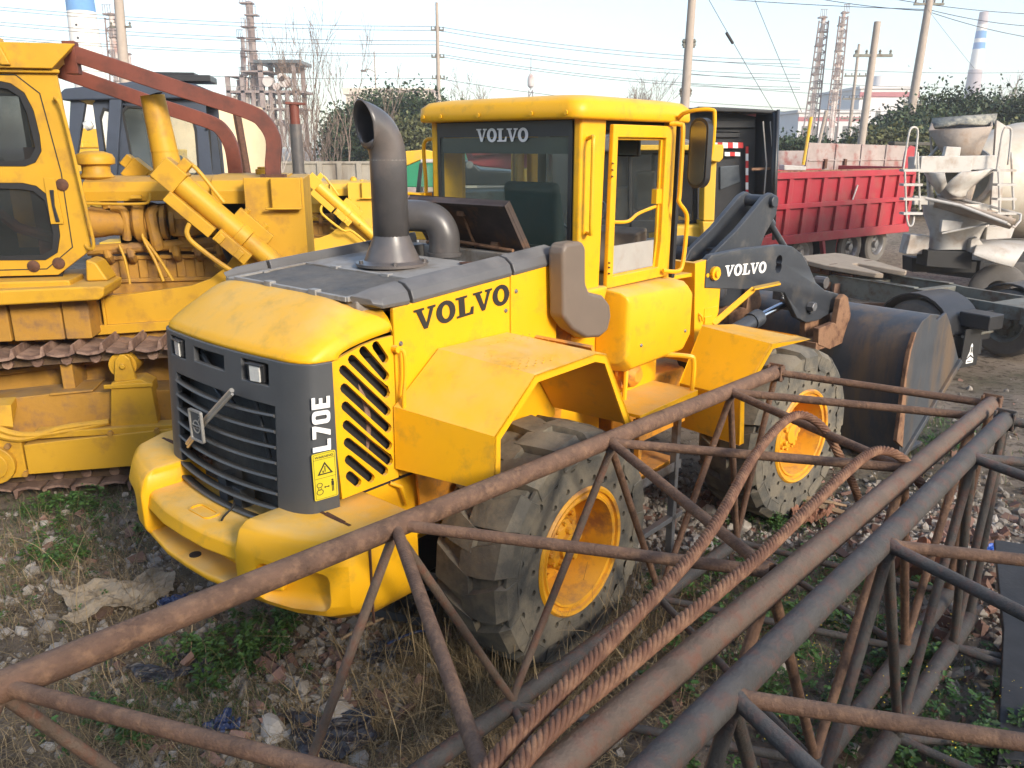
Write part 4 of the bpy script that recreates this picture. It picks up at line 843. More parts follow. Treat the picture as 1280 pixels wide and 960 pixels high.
q.box(1.0,1.55,-.99,-.978,.72,.79); q.box(1.0,1.55,-.99,-.94,.72,.732); q.box(1.0,1.6,-1.0,-.95,.32,.36); q.build('support_stand', 'steel', LO, bevel=.002)
# articulation hoses
for k in range(4):
    MB(GT).tube([(-.3+.02*k,-.28-.05*k,1.32),(0,-.42-.03*k,1.20+.03*k),(.25,-.44-.03*k,1.30+.04*k),(.6,-.36,1.42+.03*k)], .02, n=7, smooth=6).build('hydraulic_hose', 'rubber', LO)
MB().cyl((1.45,0,.6),(1.45,0,1.35),.12).build('centre_pivot', 'yellow_in', LO)

# ---- front section in its own frame
def fb(name, m, fn, **k):
    q = MB(GT); fn(q); return q.build(name, m, LO, **k)
def f_(q):
    q.box(.1,1.9,-.40,.40,.80,1.25); q.box(.05,.55,-.30,.30,1.05,1.35)
fb('loader_frame', 'yellow_in', f_, bevel=.02)
def f_(q):
    q.prism([(.86,2.13),(.93,1.30),(1.08,1.30),(1.22,1.70),(1.22,1.99),(1.18,2.10),(1.08,2.15)], -.52,-.47); q.prism([(.86,2.13),(.93,1.30),(.99,1.30),(.93,2.13)], -.47,-.20)
    q.box(.60,.90,-.49,-.20,2.02,2.05); q.prism([(.62,1.35),(.93,1.30),(.88,2.12),(.62,2.05)], -.24,-.20)
    q.prism([(.86,2.13),(.93,1.30),(1.08,1.30),(1.22,1.70),(1.22,1.99),(1.18,2.10),(1.08,2.15)], .47,.52); q.prism([(.86,2.13),(.93,1.30),(.99,1.30),(.93,2.13)], .20,.47)
    q.cyl((1.10,-.52,2.03),(1.10,-.56,2.03),.055,n=18); q.cyl((1.10,-.56,2.03),(1.10,-.58,2.03),.03,n=12); q.cyl((1.02,-.52,2.02),(1.02,-.535,2.02),.018,n=8)
    q.box(1.02,1.12,-.535,-.52,1.62,1.68); q.box(1.02,1.2,-.525,-.518,1.45,1.75)
    q.plate(rrect(.94,1.06,1.38,1.44,.028), [], .014, Matrix(((1,0,0,0),(0,0,1,-.535),(0,1,0,0),(0,0,0,1)))); q.tube([(.95,-.52,1.72),(.95,-.55,1.70),(.97,-.55,1.66)], .01)
fb('boom_tower', 'yellow', f_, bevel=.008)
def f_(q):
    q.tube([(1.15,-.52,1.60),(1.55,-.62,1.86)], .032, n=4); q.hexa([(1.50,-.66,1.86),(1.60,-.58,1.86),(1.80,-.70,1.90),(1.70,-.78,1.90),(1.50,-.66,1.875),(1.60,-.58,1.875),(1.80,-.70,1.915),(1.70,-.78,1.915)])
fb('marker_arm', 'yellow', f_, bevel=.004)
for s in (-1, 1):
    def f_(q):
        o = [(1.0,1.92),(1.0,2.14),(1.06,2.18),(1.5,2.195),(2.06,2.185),(2.26,2.155),(2.44,2.07),(2.60,1.93),(2.74,1.78),(2.92,1.69),(3.20,1.62),(3.30,1.60),(3.36,1.54),(3.34,1.47),(3.07,1.44),(2.84,1.40),(2.64,1.41),(2.46,1.48),(2.29,1.66),(2.2,1.745),(1.9,1.80)]
        T = Matrix(((1,0,0,0),(0,0,1,s*.50-.03),(0,1,0,0),(0,0,0,1)))
        q.prism(o, s*.50-.03, s*.50+.03)
    la = fb('lift_arm', 'boom', f_, bevel=.008); q = MB(GT); q.cyl((2.06,s*.4,2.045),(2.06,s*.6,2.045),.05,n=20); q2 = MB(GT); q2.cyl((2.06,s*.4,1.985),(2.06,s*.6,1.985),.05,n=20)
    carve(la, [q.build('cut','boom',LO), q2.build('cut','boom',LO)]); fb('arm_pin', 'boom', lambda q: q.cyl((2.68,s*.46,1.55),(2.68,s*.56,1.55),.06,n=14), bevel=.006)
letters('arm_lettering', 'VOLVO', GT @ basis((1.25,-.5325,1.985), (1,0,-.035), (0,0,1)), .092, 1.42, 'white', LO, th=.002)
def f_(q):
    for y in (-.16,.10): q.prism([(1.55,2.02),(1.62,2.12),(1.95,2.30),(2.34,2.57),(2.44,2.60),(2.54,2.57),(2.58,2.50),(2.56,2.40),(2.40,2.22),(2.30,2.02)], y, y+.05)
    q.cyl((2.46,-.2,2.52),(2.46,.2,2.52),.055,n=16); q.box(1.85,2.1,-.12,.10,2.02,2.12); q.cyl((1.9,-.47,2.0),(1.9,.47,2.0),.10,n=18)
fb('bell_crank', 'boom', f_, bevel=.01)
def f_(q): q.tube([(2.48,0,2.48),(2.74,0,2.28)], .05, n=12); q.tube([(2.7,0,2.31),(3.25,0,1.86)], .032, n=12)
fb('bucket_link', 'boom', f_)
def f_(q): q.cyl((3.20,-.12,1.86),(3.20,.12,1.86),.085,n=14); q.cyl((3.20,-.15,1.86),(3.20,-.12,1.86),.05,n=6); q.cyl((3.15,-.42,1.72),(3.15,-.30,1.72),.06,n=10); q.box(3.05,3.3,-.1,.1,1.5,1.86); q.box(2.95,3.15,-.10,.10,1.85,1.93)
fb('link_pin', 'pipe', f_, bevel=.006)
for s in (-1, 1):
    def f_(q): q.tube([(.95,s*.40,1.30),(2.0,s*.40,1.52)], .068, n=18); q.tube([(1.90,s*.40,1.50),(2.02,s*.40,1.525)], .08, n=18)
    lc = fb('lift_cylinder', 'boom', f_)
    q = MB(GT); q.tube([(2.0,s*.40,1.52),(2.45,s*.40,1.60)], .035, n=14); q.build('piston_rod', 'chrome', lc)
    q = MB(GT); q.cyl((2.52,s*.34,1.60),(2.52,s*.46,1.60),.075,n=14); q.cyl((2.64,s*.53,1.57),(2.64,s*.60,1.57),.045,n=6); q.box(2.4,2.64,s*.40-.03,s*.40+.03,1.55,1.65); q.build('rod_eye', 'steel', lc, bevel=.006)
def f_(q):
    for s in (-1, 1):
        y = s*.50
        q.prism([(2.72,1.20),(2.70,1.36),(2.98,1.38),(3.02,1.36),(3.05,1.60),(3.12,1.64),(3.20,1.60),(3.30,1.42),(3.28,1.15),(2.95,1.12)], y-.13, y-.07); q.prism([(2.80,1.20),(2.78,1.40),(3.02,1.42),(3.12,1.64),(3.26,1.42),(3.28,1.15),(2.95,1.12)], y+.06, y+.12); q.box(2.70,3.3,y-.12,y+.1,1.14,1.22)
fb('bucket_bracket', 'tan', f_, bevel=.008)
def f_(q):
    prof = [(3.31,.10),(3.24,.35),(3.19,.62),(3.17,.95),(3.19,1.18),(3.26,1.34),(3.38,1.44),(3.54,1.48),(3.70,1.46),(3.92,1.42)]
    inn = [(p[0]+(.04 if p[0]<3.5 else 0), p[1]-(.035 if p[1]>1.2 else 0)) for p in prof]
    q.prism(prof+inn[::-1], -1.25, 1.25)
    sp = [(3.31,.10),(3.24,.35),(3.19,.62),(3.17,.95),(3.19,1.18),(3.26,1.34),(3.38,1.44),(3.56,1.485),(3.66,1.47),(3.72,1.40),(3.92,1.45),(4.02,1.36),(4.20,1.15),(4.42,.90)]
    for y in (-1.28, 1.25): q.prism(sp, y, y+.03)
    q.prism([(4.42,.90),(3.31,.10),(3.36,.06),(4.47,.86)], -1.31,-1.24); q.prism([(4.42,.90),(3.31,.10),(3.36,.06),(4.47,.86)], 1.24,1.31)
    q.box(3.26,3.9,-1.25,1.25,.07,.11); q.box(3.30,3.36,-1.28,1.28,.05,.28)
bk = fb('bucket', 'bucket', f_, bevel=.006)
q = MB(GT); q.prism([(3.16,.30),(3.145,.95),(3.165,1.20),(3.235,1.36),(3.26,1.35),(3.20,1.18),(3.18,.95),(3.25,.62),(3.32,.20)], -1.295,-1.255); q.build('wear_strip', 'tan', bk, bevel=.006)
# front fenders
for s in (-1, 1):
    o = [(.54,.90),(.50,1.27),(.86,1.615),(1.18,1.63)]; i = [(.54,.90),(.54,1.25),(.78,1.67),(1.22,1.62)]; q = MB(GT)
    for k in range(3):
        P_ = [(o[k][0],s*1.25,o[k][1]),(o[k+1][0],s*1.25,o[k+1][1]),(i[k+1][0],s*.68,i[k+1][1]),(i[k][0],s*.68,i[k][1])]; n_ = Vector(((.02,0,0),(.014,0,-.014),(0,0,-.02))[k]); q.hexa([tuple(Vector(p)+n_) for p in P_]+P_)
    q.prism([(.54,.90),(.50,1.27),(.86,1.615),(1.18,1.63),(1.18,1.58),(.88,1.57),(.56,1.25),(.60,.90)], s*1.25, s*1.23); q.build('fender', 'yellow', LO, bevel=.005)
fb('axle', 'yellow_in', lambda q: q.cyl((1.5,-.7,.73),(1.5,.7,.73),.17), bevel=.01)

# panel fixings and seams
for x, z, y in ((-.86,1.42,-.681),(-.86,2.05,-.681),(-.06,1.42,-.681),(-.06,2.10,-.681),(.36,2.20,-.681),(.03,2.20,-.681),(.36,1.50,-.681),(-.78,1.74,-.701),(1.15,1.70,-.846),(1.75,1.70,-.846)):
    MB().revolve([(0,-.008),(.008,-.008),(.012,-.003),(.014,0)], c=(x,y,z), axis='y', n=10).build('panel_bolt', 'steel', LO)
# ================================================================ LATTICE BOOM SECTIONS
ZT, ZB = 1.55, .30
def seg(p, z): return (p[0], p[1], z)
def bar(parent, a, b, r, m, name='lacing_bar', n=12):
    a, b = Vector(a), Vector(b); L = (b-a).length; e = min(.03/L, .1); fl = 1.3 if name == 'lacing_bar' else 1.0
    ts = [0, e*.55, e, .25, .5, .75, 1-e, 1-e*.55, 1]; rs = [r*fl*1.05, r*fl, r, r*1.01, r, r*.99, r, r*fl, r*fl*1.05]
    q = MB(); d = (b-a).normalized(); u = d.orthogonal().normalized(); v = d.cross(u); q.loft([[tuple(a+(b-a)*t+(u*math.cos(2*PI*j/n)+v*math.sin(2*PI*j/n))*rr) for j in range(n)] for t, rr in zip(ts, rs)]); return q.build(name, m, parent)
T1 = thing('lattice_boom', 'rusty brown pipe lattice boom section lying in front of the loader', 'boom section')
A = [(-2.9,.42),(-1.44,1.94),(-.47,2.95),(.51,3.88),(1.35,4.77),(1.77,5.23)]
B = [(-1.2,.22),(-.03,1.48),(.92,2.57),(1.85,3.54),(2.59,4.31),(2.82,4.53)]
bar(T1, seg(A[0],ZT), seg(A[-1],ZT), .046, 'trussA', 'chord', 20); bar(T1, seg(B[0],ZT), seg(B[-1],ZT), .046, 'trussB', 'chord', 20)
AB = [(-1.9,1.38),(-.93,2.42),(.0,3.46),(.92,4.46),(1.60,5.22)]; BB = [(-.62,.85),(.45,2.05),(1.38,3.06),(2.2,3.93),(2.75,4.52)]
bar(T1, seg(AB[0],ZB), seg(AB[-1],ZB), .046, 'trussC', 'chord', 16); bar(T1, seg(BB[0],ZB), seg(BB[-1],ZB), .046, 'trussC', 'chord', 16)
r = .0235
def zj(p, z, k=0): return (p[0], p[1], z+k)
def shift(p, q, d=.008):   # start the bar just inside the chord
    v = (Vector(q)-Vector(p)).normalized()*d; return tuple(Vector(p)+v), tuple(Vector(q)-v)
for a, b in ((1,1),(2,1),(2,2),(3,2),(3,3),(4,3),(4,4),(5,5)):
    p, q_ = shift(zj(A[a],ZT), zj(B[b],ZT)); bar(T1, p, q_, r, 'trussA')
for a, b in ((1,0),(1,1),(2,1),(2,2),(3,2),(3,3),(4,3),(4,4),(5,4)):
    bar(T1, zj(A[a],ZT-.03), zj(AB[b],ZB+.03), .020, 'trussB' if b < 3 else 'trussA')
for a, b in ((1,0),(1,1),(2,1),(2,2),(3,2),(3,3),(4,3),(4,4),(5,4)):
    bar(T1, zj(B[a],ZT-.03), zj(BB[b],ZB+.03), .022, 'trussA')
for a, b in ((0,0),(1,0),(1,1),(2,1),(2,2),(3,2),(3,3),(4,3),(4,4)): bar(T1, zj(AB[a],ZB), zj(BB[b],ZB), .022, 'trussC')
def endplate(p, dirv, m, z=ZT):
    d = Vector((dirv[0], dirv[1], 0)).normalized(); q = MB(); T = basis((p[0],p[1],z), tuple(d), (-d.y,d.x,0)); q.box(.0,.012,-.05,.05,-.06,.06,T); q.box(-.03,.03,-.052,-.04,-.05,.05,T); q.box(-.03,.03,.04,.052,-.05,.05,T); return q
endplate(A[-1],(.7,.714),'trussA').build('end_plate','trussA',T1,bevel=.003); endplate(B[-1],(.69,.72),'trussA').build('end_plate','trussA',T1,bevel=.003)
T2 = thing('lattice_boom', 'dark grey pipe lattice boom section at the bottom right corner, beside the rusty one', 'boom section')
Cc = [(-1.5,-.4),(-.25,.96),(.61,1.89),(1.43,2.77),(2.24,3.67),(2.73,4.24)]
off = Vector((.743,-.669))*1.30; al = Vector((.669,.743))
D = [tuple(Vector(Cc[k])+off+al*(.68 if k < 5 else .1)) for k in range(1, 6)]; D = [tuple(Vector(Cc[1])+off-al*.6)]+D
bar(T2, seg(Cc[0],ZT), seg(Cc[-1],ZT), .046, 'trussC', 'chord', 20); bar(T2, seg(D[0],ZT), seg(D[-1],ZT), .046, 'trussC', 'chord', 16)
CB = [tuple((Vector(Cc[k])+Vector(Cc[k+1]))/2) for k in range(1, 5)]+[tuple(Vector(Cc[-1])+al*.02)]; DB = [tuple(Vector(p)+off) for p in CB]
bar(T2, seg(CB[0],ZB), seg(CB[-1],ZB), .046, 'trussC', 'chord', 16); bar(T2, seg(DB[0],ZB), seg(DB[-1],ZB), .046, 'trussC', 'chord', 16)
for k in range(1, 6):
    p, q_ = shift(zj(Cc[k],ZT), zj(D[k],ZT)); bar(T2, p, q_, r, 'trussC' if k > 3 else 'trussA')
    p, q_ = shift(zj(Cc[k],ZT), zj(D[k-1],ZT)); bar(T2, p, q_, r, 'trussC')
for k in range(1, 5):
    for j in (k, k+1): bar(T2, zj(Cc[j],ZT-.03), zj(CB[k-1],ZB+.03), .022, 'trussC'); bar(T2, zj(D[min(j,5)],ZT-.03), zj(DB[k-1],ZB+.03), .022, 'trussC')
    bar(T2, zj(CB[k-1],ZB), zj(DB[k-1],ZB), .022, 'trussC'); bar(T2, zj(CB[k-1],ZB), zj(DB[k],ZB), .022, 'trussC')
bar(T2, zj(Cc[5],ZT-.03), zj(CB[4],ZB+.03), .026, 'trussC'); bar(T2, zj(Cc[5],ZT-.25), zj(D[5],ZT-.25), .022, 'trussC')
endplate(Cc[-1],(.7,.714),'trussC').build('end_plate','trussC',T2,bevel=.003)
# wire ropes: six twisted strands
def rope(pts, r0, name, label, pitch=.10):
    P = [Vector(p) for p in pts]; P = catmull(P, 40); out = [P[0]]
    for p in P[1:]:
        if (p-out[-1]).length > .008: out.append(p)
    q = MB(); up = Vector((0,0,1)); n = 36; rings = []; s = 0
    for i, p in enumerate(out):
        d = (out[min(i+1,len(out)-1)]-out[max(i-1,0)]).normalized(); a = d.cross(up)
        a = a.normalized(); b = a.cross(d).normalized(); up = b
        if i: s += (p-out[i-1]).length
        ph = 2*PI*s/.15
        rings.append((p, a, b, ph))
    for k in range(6):
        rr = []
        for p, a, b, ph in rings:
            t = ph+2*PI*k/6; cpt = p+(a*math.cos(t)+b*math.sin(t))*r0*.60; rr.append([tuple(cpt+(a*math.cos(2*PI*j/8)+b*math.sin(2*PI*j/8))*r0*.40) for j in range(8)])
        q.loft(rr)
    return tag(q.build(name, 'rope', None, ang=80), label, 'wire rope', None)
rope([(-.45,.62,1.62),(-.25,1.15,1.62),(-.04,1.56,1.63),(.28,2.0,1.65),(.69,2.61,1.66),(1.12,3.46,1.66),(1.46,3.98,1.66),(1.62,4.02,1.60),(1.72,3.98,1.45),(1.88,4.08,1.20),(2.02,4.22,.95)], .0235, 'wire_rope', 'rusty twisted wire rope, the left one, looping over the truss lacing')
rope([(-.45,.55,1.60),(-.18,1.15,1.62),(.04,1.58,1.63),(.36,1.94,1.65),(.86,2.5,1.66),(1.40,3.18,1.66),(1.68,3.50,1.65),(1.83,3.55,1.60),(1.88,3.46,1.52),(1.93,3.40,1.46)], .0235, 'wire_rope', 'rusty twisted wire rope, the right one, lying along the rusty chord')
# ================================================================ BULLDOZERS
def winplate(parent, name, m, outer, wins, y, th=.03, gasket=.02, gm='black', gl='glassd', bevel=.006):
    """a wall in the xz plane with real window openings, rubber gaskets and panes"""
    P = Matrix(((1,0,0,0),(0,0,1,y),(0,1,0,0),(0,0,0,1)))
    q = MB(); q.plate(outer, wins, th, P); w_ = q.build(name, m, parent, bevel=bevel)
    for wn in wins:
        cx = sum(p[0] for p in wn)/len(wn); cz = sum(p[1] for p in wn)/len(wn)
        inn = [(p[0]+(cx-p[0])*gasket*2.2/max(.2,abs(p[0]-cx)+abs(p[1]-cz)), p[1]+(cz-p[1])*gasket*2.2/max(.2,abs(p[0]-cx)+abs(p[1]-cz))) for p in wn]
        q = MB(); q.plate(wn, [inn], th+.012, P @ Matrix.Translation((0,0,-.006))); q.build('gasket', gm, w_)
        q = MB(); q.plate(inn, [], .006, P @ Matrix.Translation((0,0,th*.5))); q.build('pane', gl, w_)
    return w_
def dozer(name, label, loc, scale, Y_, Yd, full=True):
    t = thing(name, label, 'bulldozer', loc, heading(79)); t.scale = (scale,)*3
    def b(nm, m, fn, par=t, **k):
        q = MB(); fn(q); return q.build(nm, m, par, **k)
    # tracks
    loop = []; r1, c1, c2 = .62, (1.55,.72), (-2.35,.72)
    def lp(s):          # arc-length parameter round the track
        top = 3.9; arc = PI*r1; tot = 2*top+2*arc; s = s % tot
        if s < top: x = c2[0]+s; sag = -.05*math.sin(PI*s/top)*0-.10*max(0, (0.6-x)/2.9); return (x, 1.34+.0*sag+sag), 0
        s -= top
        if s < arc: a = s/r1; return (c1[0]+r1*math.sin(a), c1[1]+r1*math.cos(a)), a
        s -= arc
        if s < top: return (c1[0]-s, .10), PI
        s -= top; a = s/r1; return (c2[0]-r1*math.sin(a), c2[1]-r1*math.cos(a)), PI+a
    tot = 7.8+2*PI*r1; ns = 50 if full else 30
    for side in ((0,.52),(1.95,2.47)) if full else ((0,.52),):
        tr = MB(); rings = []
        for i in range(60):
            (x, z), a = lp(tot*i/60); d = (math.sin(a), math.cos(a))
            rings.append([(x-d[0]*e, y, z-d[1]*e) for e, y in ((.03,side[0]+.15),(.03,side[0]+.36),(.13,side[0]+.36),(.13,side[0]+.15))])
        rings.append(rings[0]); tr.loft(rings, caps=False); chain = tr.build('track', 'track', t)
        for i in range(ns):
            (x, z), a = lp(tot*(i+.3)/ns); T = Matrix.Translation((x, side[0], z)) @ Euler((0, a, 0)).to_matrix().to_4x4(); q = MB()
            L = tot/ns*.93
            q.loft([[(-L/2,y,.0),(-L*.1,y,-.018),(L*.32,y,-.006),(L*.40,y,.065),(L*.47,y,.065),(L*.5,y,-.01),(L*.3,y,-.03),(-L*.1,y,-.04),(-L/2,y,-.02)] for y in (0,.13,.26,.39,.52)], T=T)
            q.cyl((.0,.11,-.09),(.0,.15,-.09),.045,n=8,T=T)
            q.build('track_shoe', 'trackshoe', chain, ang=40)
    # track frame
    b('roller_frame', Yd, lambda q: (q.prism([(-1.7,.34),(1.5,.34),(1.5,.78),(1.35,.92),(.2,.95),(-1.6,.84)], .10,.44), q.prism([(.12,.93),(.48,.95),(.48,.97),(.12,.955)], .08,.46)), bevel=.02)
    b('push_arm', Y_, lambda q: (q.prism([(-.08,.29),(2.9,.33),(2.9,.64),(1.4,.64),(.22,.58),(-.08,.56)], -.10,.06), q.box(.0,2.9,-.08,.08,.60,.66), q.cyl((-.33,-.13,.40),(-.33,.06,.40),.17,n=24), q.cyl((-.33,-.15,.40),(-.33,-.13,.40),.12,n=20), q.box(-.75,-.1,-.08,.1,.26,.62)), bevel=.012)
    b('roller_bracket', Y_, lambda q: (q.prism([(.60,.62),(1.0,.66),(.98,1.02),(.90,1.07),(.66,1.05)], -.02,.22), q.prism([(.68,1.05),(.86,1.06),(.83,1.25),(.79,1.29),(.75,1.29),(.71,1.24)], .0,.06), q.cyl((.77,-.03,1.19),(.77,.0,1.19),.025,n=8), q.box(.60,1.0,-.04,-.02,1.0,1.04)), bevel=.012)
    b('carrier_roller', Y_, lambda q: (q.cyl((.75,.06,1.18),(.75,.36,1.18),.115,n=22), q.cyl((.75,.05,1.18),(.75,.065,1.18),.085,n=18)), bevel=.006)
    b('bolt', Yd, lambda q: [q.cyl((x,-.12,z),(x,.0,z),.025,n=6) for x, z in ((-.46,.56),(-.2,.56),(-.1,.30),(1.0,.62),(.62,.62))])
    for k in range(2): b('hydraulic_hose', Y_, lambda q: q.tube([(-.9,-.02,.80-.06*k),(-.45,-.10,.82-.08*k),(-.1,-.10,.66-.04*k),(.25,-.06,.655+.03*k),(.6,-.02,.70)], .028, smooth=6))
    b('hose_cover', Y_, lambda q: q.loft([[(x,.12,.93),(x,-.02,.90),(x+.02,-.10,z),(x,-.08,z-.02),(x,.1,.86)] for x, z in ((-1.2,.84),(-.5,.80),(-.15,.73))]), solid=0)
    # hull
    b('hull', Yd, lambda q: (q.box(-2.2,1.9,.56,1.9,.55,1.40), q.box(-2.2,.5,.50,1.9,1.40,1.78), q.box(.2,.30,.20,.56,.95,1.30), q.prism([(-1.0,.98),(.55,1.12),(.55,1.16),(-1.0,1.03)], .47,.55)), bevel=.01)
    b('skirt', Y_, lambda q: (q.prism([(-2.2,1.28),(1.3,1.40),(1.9,1.42),(1.9,1.50),(.5,1.46),(-2.2,1.36)], .46,.56)), bevel=.008)
    b('tank_panel', Yd, lambda q: [q.box(x0,x0+.40,.20,.5,1.40,1.74) for x0 in (-1.8,-1.38,-.96,-.54,-.12)]+[q.box(.29,.50,.2,.5,1.40,1.74)], bevel=.012)
    b('mudguard', Y_, lambda q: (q.prism([(-2.2,1.70),(.66,1.77),(.70,1.80),(.72,1.88),(.66,1.89),(-2.2,1.84)], -.02,.55), q.box(-1.9,.42,.1,.5,1.86,1.93), q.prism([(.50,1.89),(.68,1.89),(.60,2.05),(.52,2.08)], .25,.55)), bevel=.02)
    # side plate with the sloped opening + radiator guard
    so = [(.53,1.44),(1.30,1.48),(1.84,1.50),(2.36,1.54),(2.36,2.74),(1.84,2.74),(1.84,2.42),(1.78,2.25),(1.72,2.08),(1.62,1.95),(1.48,1.85),(1.31,1.79),(.53,1.70)]
    b('side_plate', Y_, lambda q: (q.prism(so, .50,.54), q.prism([(.53,1.40),(.555,1.40),(.555,1.70),(.53,1.70)], .47,.54)), bevel=.008)
    b('radiator_guard', Y_, lambda q: (q.box(1.86,2.36,.54,1.86,1.4,2.73), q.box(2.08,2.34,.42,.56,2.47,2.74), q.box(2.02,2.34,.40,.44,2.46,2.48)), bevel=.015)
    b('hood', Y_, lambda q: (q.loft([[(x,.78,2.53),(x,.77,2.62),(x,.82,2.70),(x,.95,2.735),(x,1.6,2.735),(x,1.75,2.70),(x,1.78,2.53)] for x in (.42,1.52)]), q.loft([[(x,.70,2.50),(x,.68,2.62),(x,.75,2.71),(x,.92,2.75),(x,1.6,2.75),(x,1.78,2.70),(x,1.8,2.5)] for x in (1.53,2.20)]), q.cyl((1.95,1.1,2.74),(1.95,1.1,2.80),.06,n=14), q.cyl((1.95,1.1,2.80),(1.95,1.1,2.82),.045,n=6), q.cyl((2.1,1.0,2.74),(2.1,1.0,2.77),.03)), bevel=.008, ang=50)
    # engine
    b('engine_block', Yd, lambda q: (q.box(.35,1.85,1.0,1.5,1.5,2.02), [q.box(.42+.17*k,.50+.17*k,.97,1.0,1.80,1.98) for k in range(7)], q.box(.4,1.6,.97,1.0,1.76,1.80), q.box(.4,1.6,.95,1.0,1.98,2.02), q.box(.3,1.85,.56,1.0,1.62,1.66)), bevel=.01)
    def man(q):
        q.tube([(.35,.92,2.08),(1.6,.92,2.14)], .05, n=10)
        for k in range(6):
            x = .52+.20*k; q.tube([(x,.92,2.10+.01*k),(x+.01,.89,2.03),(x+.01,.97,1.98)], .038, n=8, smooth=3); q.box(x-.05,x+.05,.88,.90,2.05,2.10)
    b('exhaust_manifold', Yd, man, bevel=.004)
    def turbo(q):
        q.tube([(.42,.92,2.34),(.52,.92,2.33),(.60,.92,2.33),(.78,.92,2.32),(.92,.92,2.32)], [.15,.13,.115,.115,.10], n=20)
        q.revolve([(.06,-.05),(.15,-.05),(.185,-.02),(.185,.03),(.15,.06),(.06,.06)], c=(.84,.92,2.33), axis='x', n=24); q.revolve([(.05,-.02),(.165,-.02),(.165,.02),(.05,.02)], c=(1.06,.92,2.33), axis='x', n=24); q.revolve([(.05,-.02),(.14,-.02),(.14,.02),(.05,.02)], c=(1.14,.92,2.33), axis='x', n=20)
        q.tube([(.62,.9,2.46),(.72,.86,2.44),(.74,.84,2.3),(.72,.86,2.18)], .04, n=10, smooth=4); q.tube([(1.0,.9,2.44),(.96,.84,2.4),(.98,.82,2.2),(.98,.86,2.10)], .055, n=10, smooth=4); q.tube([(.55,.95,2.62),(.60,.93,2.46)], .07); q.tube([(.7,1.0,2.5),(1.0,1.05,2.42),(1.2,1.1,2.3)], .06, smooth=4)
    b('turbocharger', Yd, turbo)
    b('muffler', Yd if full else Y_, lambda q: q.revolve([(.0,2.06),(.08,2.06),(.10,2.10),(.08,2.12),(.08,2.19),(.15,2.21),(.155,2.36),(.158,2.365),(.155,2.37),(.155,2.50),(.14,2.54),(0,2.54)], c=(1.23,.95,0), n=28))
    b('engine_pipe', Y_, lambda q: (q.tube([(.86,.80,2.40),(.88,.78,2.2),(.96,.76,2.0),(1.02,.74,1.80)], .014, smooth=5), q.tube([(.88,.80,2.2),(1.0,.78,2.0),(1.1,.76,1.8)], .014, smooth=5), q.tube([(.66,.8,2.14),(.70,.78,2.0),(.72,.76,1.78)], .012, smooth=5), q.tube([(1.5,.7,1.95),(1.6,.68,1.9),(1.65,.7,1.98),(1.62,.72,2.1)], .02, smooth=5)))
    for k in range(2): b('hydraulic_hose', 'rubber', lambda q: q.tube([(1.50+.05*k,.72,2.45),(1.58+.04*k,.66,2.25),(1.62+.05*k,.64,2.05),(1.70+.05*k,.66,1.85)], .024, smooth=6))
    b('far_bay_wall', 'black', lambda q: q.box(.45,1.86,1.68,1.72,1.5,2.45))
    # lift cylinder near and far
    def cylp(y, nm='lift_cylinder'):
        a, e = Vector((1.27,y,2.76)), Vector((2.30,y,1.77)); d = (e-a).normalized(); up = Vector((d.z,0,-d.x))*-1
        def f(q):
            q.tube([tuple(a+d*.02), tuple(a+d*.72)], .097, n=20); q.tube([tuple(a+d*.70), tuple(a+d*.80)], .106, n=20); q.tube([tuple(a+d*.8), tuple(a+d*1.42)], .088, n=20)
            T = basis(tuple(a), tuple(d), (0,1,0)) @ Matrix.Diagonal((1,1,-1,1)); q.box(-.12,.10,-.11,.11,-.11,.10,T); q.box(-.13,-.04,-.07,.05,.02,.17,T) if 0 else q.box(-.02,.07,-.06,.06,-.20,-.08,T); q.cyl((-.10,-.0,.0),(-.02,0,0),.075,n=12,T=T)
            q.box(.08,.55,-.13,-.03,.09,.19,T)
            q.cyl((1.05,-.09,-.0),(1.05,-.12,-.0),.02,n=8,T=T)
        c_ = b(nm, Y_, f, bevel=.008)
        T = basis(tuple(a), tuple(d), (0,1,0)) @ Matrix.Diagonal((1,1,-1,1))
        b('trunnion', Y_, lambda q: (q.box(.58,.92,-.15,-.06,.06,.17,T), q.box(.60,.66,-.19,-.14,.08,.16,T), q.box(.80,.86,-.19,-.14,.08,.16,T), q.box(.58,.95,-.02,.06,-.18,-.08,T), q.cyl((.64,.02,-.22),(.64,.02,-.16),.03,n=6,T=T), q.cyl((.84,.02,-.22),(.84,.02,-.16),.03,n=6,T=T)), par=c_, bevel=.006)
        b('oil_pipe', Y_, lambda q: (q.tube([(.36,-.10,.20),(.40,-.12,.28),(.52,-.12,.31),(.90,-.12,.28),(1.02,-.1,.19),(1.42,-.08,.17)], .022, smooth=6, T=T), q.tube([(.02,0,-.16),(.1,0,-.19),(.45,0,-.12)], .018, smooth=4, T=T)), par=c_)
    cylp(.38)
    if full:
        a = Vector((.72,1.6,2.78)); b('lift_cylinder', Y_, lambda q: (q.tube([tuple(a), tuple(a+Vector((.9,0,-.8)))], .075, n=14), q.box(-.09,.10,-.10,.10,-.12,.09,basis(tuple(a), (.74,0,-.67), (0,1,0))), q.box(-.16,-.02,-.07,.07,-.05,.07,basis(tuple(a), (.74,0,-.67), (0,1,0)))), bevel=.01)
    return t, b
DZ, db = dozer('bulldozer', 'dusty yellow crawler bulldozer at the left edge with exposed engine and rusty red overhead beams', (-4.11,6.58,0), 1, 'dozer', 'dozer_dirty')
